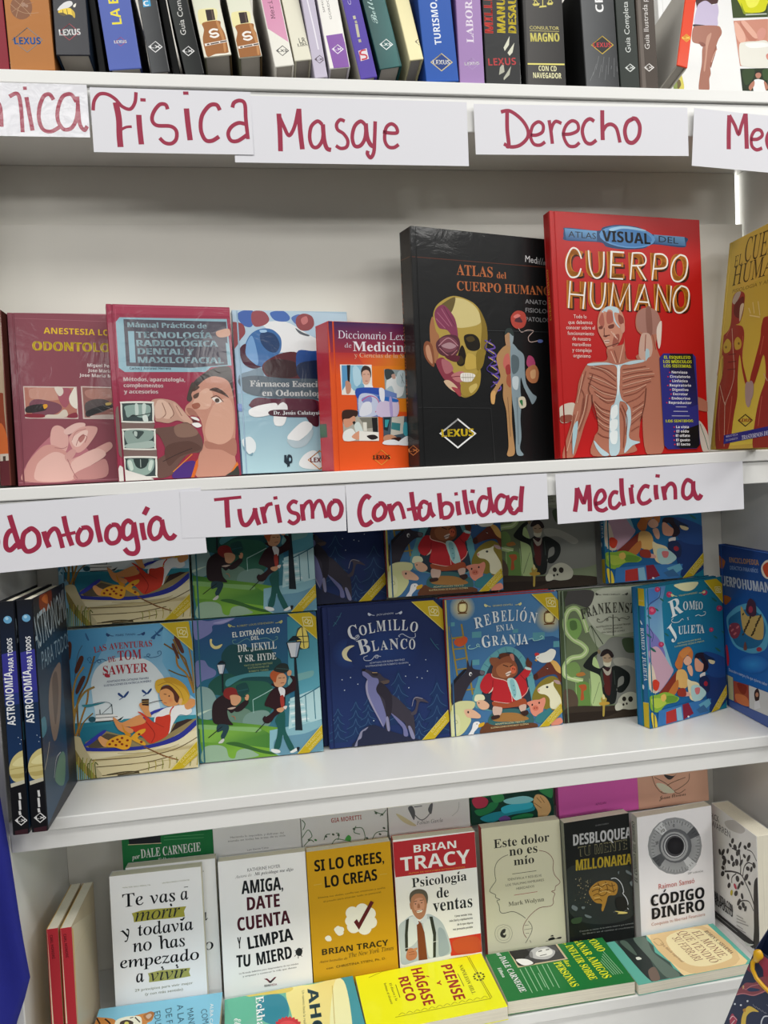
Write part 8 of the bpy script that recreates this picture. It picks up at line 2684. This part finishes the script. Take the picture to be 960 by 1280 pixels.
# ------------------------------------------------------------------ gift bag and fabric
def quadmesh(name, V, F, m, parent=None, solid=.0008, smooth=False):
    me = bpy.data.meshes.new(name); me.from_pydata(V, [], F); me.update()
    o = link(name, me, parent, (m,))
    if solid:
        md = o.modifiers.new('thickness', 'SOLIDIFY'); md.thickness = solid; md.offset = -1
    if smooth:
        for p in me.polygons: p.use_smooth = True
    return o
bag = empty('gift_bag'); BW, BH, BD = (0.2, 0.315, 0.07)
bag.matrix_world = Matrix([[0.584, 0.78549, 0.20481, 0.53646], [-0.74557, 0.61881, -0.24738, -0.14639], [-0.32105, -0.00823, 0.94703, -0.95475], [0.0, 0.0, 0.0, 1.0]])
tag(bag, 'dark blue gift bag with a crescent moon and yellow ribbon at the lower right', 'bag')
M['bag'] = mat('printed_bag_paper', attr=True, rough=.45, coat=.15, mott=.03)
bm = bmesh.new()
for x0, x1, y0, y1 in ((0, BW, 0, .0008), (0, BW, BD - .0008, BD), (0, .0008, .0009, BD - .0009), (BW - .0008, BW, .0009, BD - .0009)): slab(bm, x0, x1, y0, y1, 0, BH, 0)
slab(bm, .001, BW - .001, .001, BD - .001, 0, .0008, 0)
me = mesh_of('bag_body', bm, lin('1c2848'), [(Print(BW, BH, 1.0).run((
    'P 1c2848 -777 2691 1546 4668 2822 867 -1332 -4987',
    'S 9a3048 -26 3067 22 3151 172 3116 631 3092 699 2883 269 2814 164 2942 110 2978 28 3031',
    'S 8a2c40 -28 2868 -13 2924 33 2881 78 2809 41 2789 -19 2806',
    'S 1c2c50 -19 2975 48 2936 123 2836 109 2780 30 2822',
    'S 8a4450 -17 2349 25 2532 53 2615 137 2693 166 2804 281 2909 588 2916 622 2810 311 2685 249 2612 173 2513 65 2440',
    'S 26365c 78 2538 125 2596 215 2652 205 2614 124 2531',
    'L c07880 12 -13 2336 65 2440 174 2511 245 2623 297 2728',
    'L c07880 9 33 2540 73 2519 118 2618 186 2709',
    'S c8a878 29 2536 36 2557 49 2541 47 2496',
    'S d8b84c 194 1968 152 2133 159 2284 186 2338 246 2353 302 2349 242 2299 209 2231 202 2151 240 2014 332 1812 307 1787',
    'S b8883c 132 2230 154 2265 168 2221 146 2206',
    'E d8dce4 27 2223 10 10 4 -13',
    'E d8dce4 93 2267 10 10 4 -13',
    'E d8dce4 143 2384 10 10 4 -13',
    'S a83a54 39 1963 39 2067 76 2058 116 2038 120 1955 85 1890',
    'L e0c8cc 8 39 1963 59 2042 119 2027',
    'L e0c8cc 8 77 1912 94 2002',
    'L d8dce4 14 409 2381 372 2331 372 2231 422 2107 493 2120',
    'E a8acb8 212 2392 2 2 1 -3',
    'E a8acb8 251 2396 2 2 1 -3',
    'E a8acb8 289 2400 2 2 1 -3',
    'E a8acb8 328 2404 2 2 1 -3',
    'E a8acb8 366 2408 2 2 1 -3',
    'E a8acb8 218 2391 2 2 1 -3',
    'E a8acb8 257 2395 2 2 1 -3',
    'E a8acb8 295 2399 2 2 1 -3',
    'E a8acb8 334 2403 2 2 1 -3',
    'E a8acb8 372 2407 2 2 1 -3',
    'E a8acb8 224 2389 2 2 1 -3',
    'E a8acb8 263 2393 2 2 1 -3',
    'E a8acb8 301 2397 2 2 1 -3',
    'E a8acb8 339 2401 2 2 1 -3',
    'E a8acb8 378 2405 2 2 1 -3',
    'E a8acb8 230 2388 2 2 1 -3',
    'E a8acb8 268 2392 2 2 1 -3',
    'E a8acb8 307 2396 2 2 1 -3',
    'E a8acb8 345 2400 2 2 1 -3',
    'E a8acb8 383 2404 2 2 1 -3',
    'E a8acb8 236 2386 2 2 1 -3',
    'E a8acb8 274 2390 2 2 1 -3',
    'E a8acb8 313 2394 2 2 1 -3',
    'E a8acb8 351 2398 2 2 1 -3',
    'E a8acb8 351 2522 2 2 1 -3',
    'E a8acb8 241 2385 2 2 1 -3',
    'E a8acb8 280 2389 2 2 1 -3',
    'E a8acb8 319 2393 2 2 1 -3',
    'E a8acb8 357 2397 2 2 1 -3',
    'E a8acb8 357 2520 2 2 1 -3',
    'E a8acb8 247 2383 2 2 1 -3',
    'E a8acb8 286 2387 2 2 1 -3',
    'E a8acb8 325 2391 2 2 1 -3',
    'E a8acb8 363 2395 2 2 1 -3',
    'E a8acb8 362 2518 2 2 1 -3',
    'E a8acb8 253 2382 2 2 1 -3',
    'E a8acb8 292 2386 2 2 1 -3',
    'E a8acb8 330 2390 2 2 1 -3',
    'E a8acb8 369 2394 2 2 1 -3',
    'E a8acb8 220 2376 2 2 1 -3',
    'E 5a5a6c 420 2477 5 5 2 -6',
    'E 5a5a6c 519 2486 5 5 2 -6',
    'E 5a5a6c 616 2495 5 5 2 -6',
    'E 5a5a6c 712 2504 5 5 2 -6',
    'E 5a5a6c 807 2513 5 5 2 -6',
    'E 5a5a6c 901 2521 4 4 2 -6',
    'E 5a5a6c 994 2530 4 4 2 -6',
    'E 5a5a6c 1085 2538 4 4 2 -6',
    'E 5a5a6c 1176 2547 4 4 2 -6',
    'E 5a5a6c 1265 2555 4 4 2 -6',
    'E 5a5a6c 1353 2563 4 4 2 -6',
    'E 5a5a6c 1440 2571 4 4 2 -6',
    'E 5a5a6c 1526 2579 4 4 2 -6',
    'E 5a5a6c 1611 2586 4 4 2 -6',
    'E 5a5a6c 1695 2594 4 4 2 -6',
    'E 5a5a6c 1778 2602 4 4 2 -6',
    'E 5a5a6c 804 1458 5 5 2 -7',
    'E 5a5a6c 901 1474 5 5 2 -7',
    'E 5a5a6c 996 1489 5 5 2 -6',
    'E 5a5a6c 1090 1505 4 5 2 -6',
    'E 5a5a6c 1183 1520 4 5 2 -6',
    'E 5a5a6c 1275 1535 4 5 2 -6',
    'E 5a5a6c 1365 1549 4 5 2 -6',
    'E 5a5a6c 1455 1564 4 5 2 -6',
    'E 5a5a6c 1543 1578 4 5 2 -6',
    'E 5a5a6c 1630 1593 4 5 2 -6',
    'E 5a5a6c 1716 1607 4 5 2 -6',
    'E 5a5a6c 1802 1620 4 5 2 -6',
    'E 5a5a6c 1886 1634 4 5 2 -6',
    'E 5a5a6c 1969 1648 4 5 2 -6',)), lambda x, y, k: (x, -k, y))])
link('bag_body', me, bag, (M['bag'],))
def tube(name, pts, r, m, parent, flat=1.0):
    cu = bpy.data.curves.new(name, 'CURVE'); cu.dimensions = '3D'; sp = cu.splines.new('POLY'); sp.points.add(len(pts) - 1)
    for q, p in zip(sp.points, pts): q.co = (*p, 1)
    cu.bevel_depth = r; cu.bevel_resolution = 3; cu.use_fill_caps = True
    o = bpy.data.objects.new(name, cu); dg = bpy.context.evaluated_depsgraph_get()
    me = bpy.data.meshes.new_from_object(o); bpy.data.objects.remove(o)
    for p in me.polygons: p.use_smooth = True
    return link(name, me, parent, (m,))
RB = [(0.006, 0.31), (0.0037, 0.2969), (0.0062, 0.2893), (0.0139, 0.2821), (0.0236, 0.2784), (0.0329, 0.2758), (0.046, 0.2741), (0.0577, 0.2823), (0.0649, 0.2973), (0.0668, 0.31)]
k0 = RB[0]
tube('ribbon_handle', [(x, -.0035 - .004 * math.sin(i / (len(RB) - 1) * 3.14), z) for i, (x, z) in enumerate(RB)], .0028, M['ribbon'], bag)
bm = bmesh.new()
bmesh.ops.create_icosphere(bm, subdivisions=3, radius=.0075)
for v in bm.verts:
    v.co.x *= .75 + .15 * math.sin(v.co.z * 500); v.co.y *= .6; v.co.z *= 1.35
    v.co += Vector((k0[0], -.0048, k0[1]))
me = bpy.data.meshes.new('ribbon_knot'); bm.to_mesh(me); bm.free()
for p in me.polygons: p.use_smooth = True
link('ribbon_knot', me, bag, (M['ribbon'],))
# royal blue fabric hanging beside the left panel
EDGE = [(-0.0943, -0.4127), (-0.2532, -0.401), (-0.3688, -0.3735), (-0.4958, -0.3632), (-0.5853, -0.3578), (-0.6192, -0.3553), (-0.6682, -0.3508), (-0.6972, -0.3601), (-0.729, -0.3727), (-0.7829, -0.389), (-0.8606, -0.401), (-0.9729, -0.4157), (-1.1325, -0.4341), (-1.3059, -0.4536), (-1.357, -0.4636)]
V, F = [], []
NX = 26
for j, (z, xe) in enumerate(EDGE):
    for i in range(NX):
        t = i / (NX - 1)
        x = -.62 + (xe + .62) * t
        amp = .016 * (1 - t) ** .5 + .002
        y = -.045 + amp * math.sin(x * 62 + z * 9) + .010 * math.sin(x * 25 - z * 17) * (1 - t)
        if t > .985: y += .004
        V.append((x, y, z))
for j in range(len(EDGE) - 1):
    for i in range(NX - 1):
        a = j * NX + i; F.append((a, a + 1, a + NX + 1, a + NX))
o = quadmesh('blue_fabric', V, F, M['blue'], None, .0012, True)
tag(o, 'royal blue fabric hanging in folds at the lower left edge beside the bookcase', 'fabric')
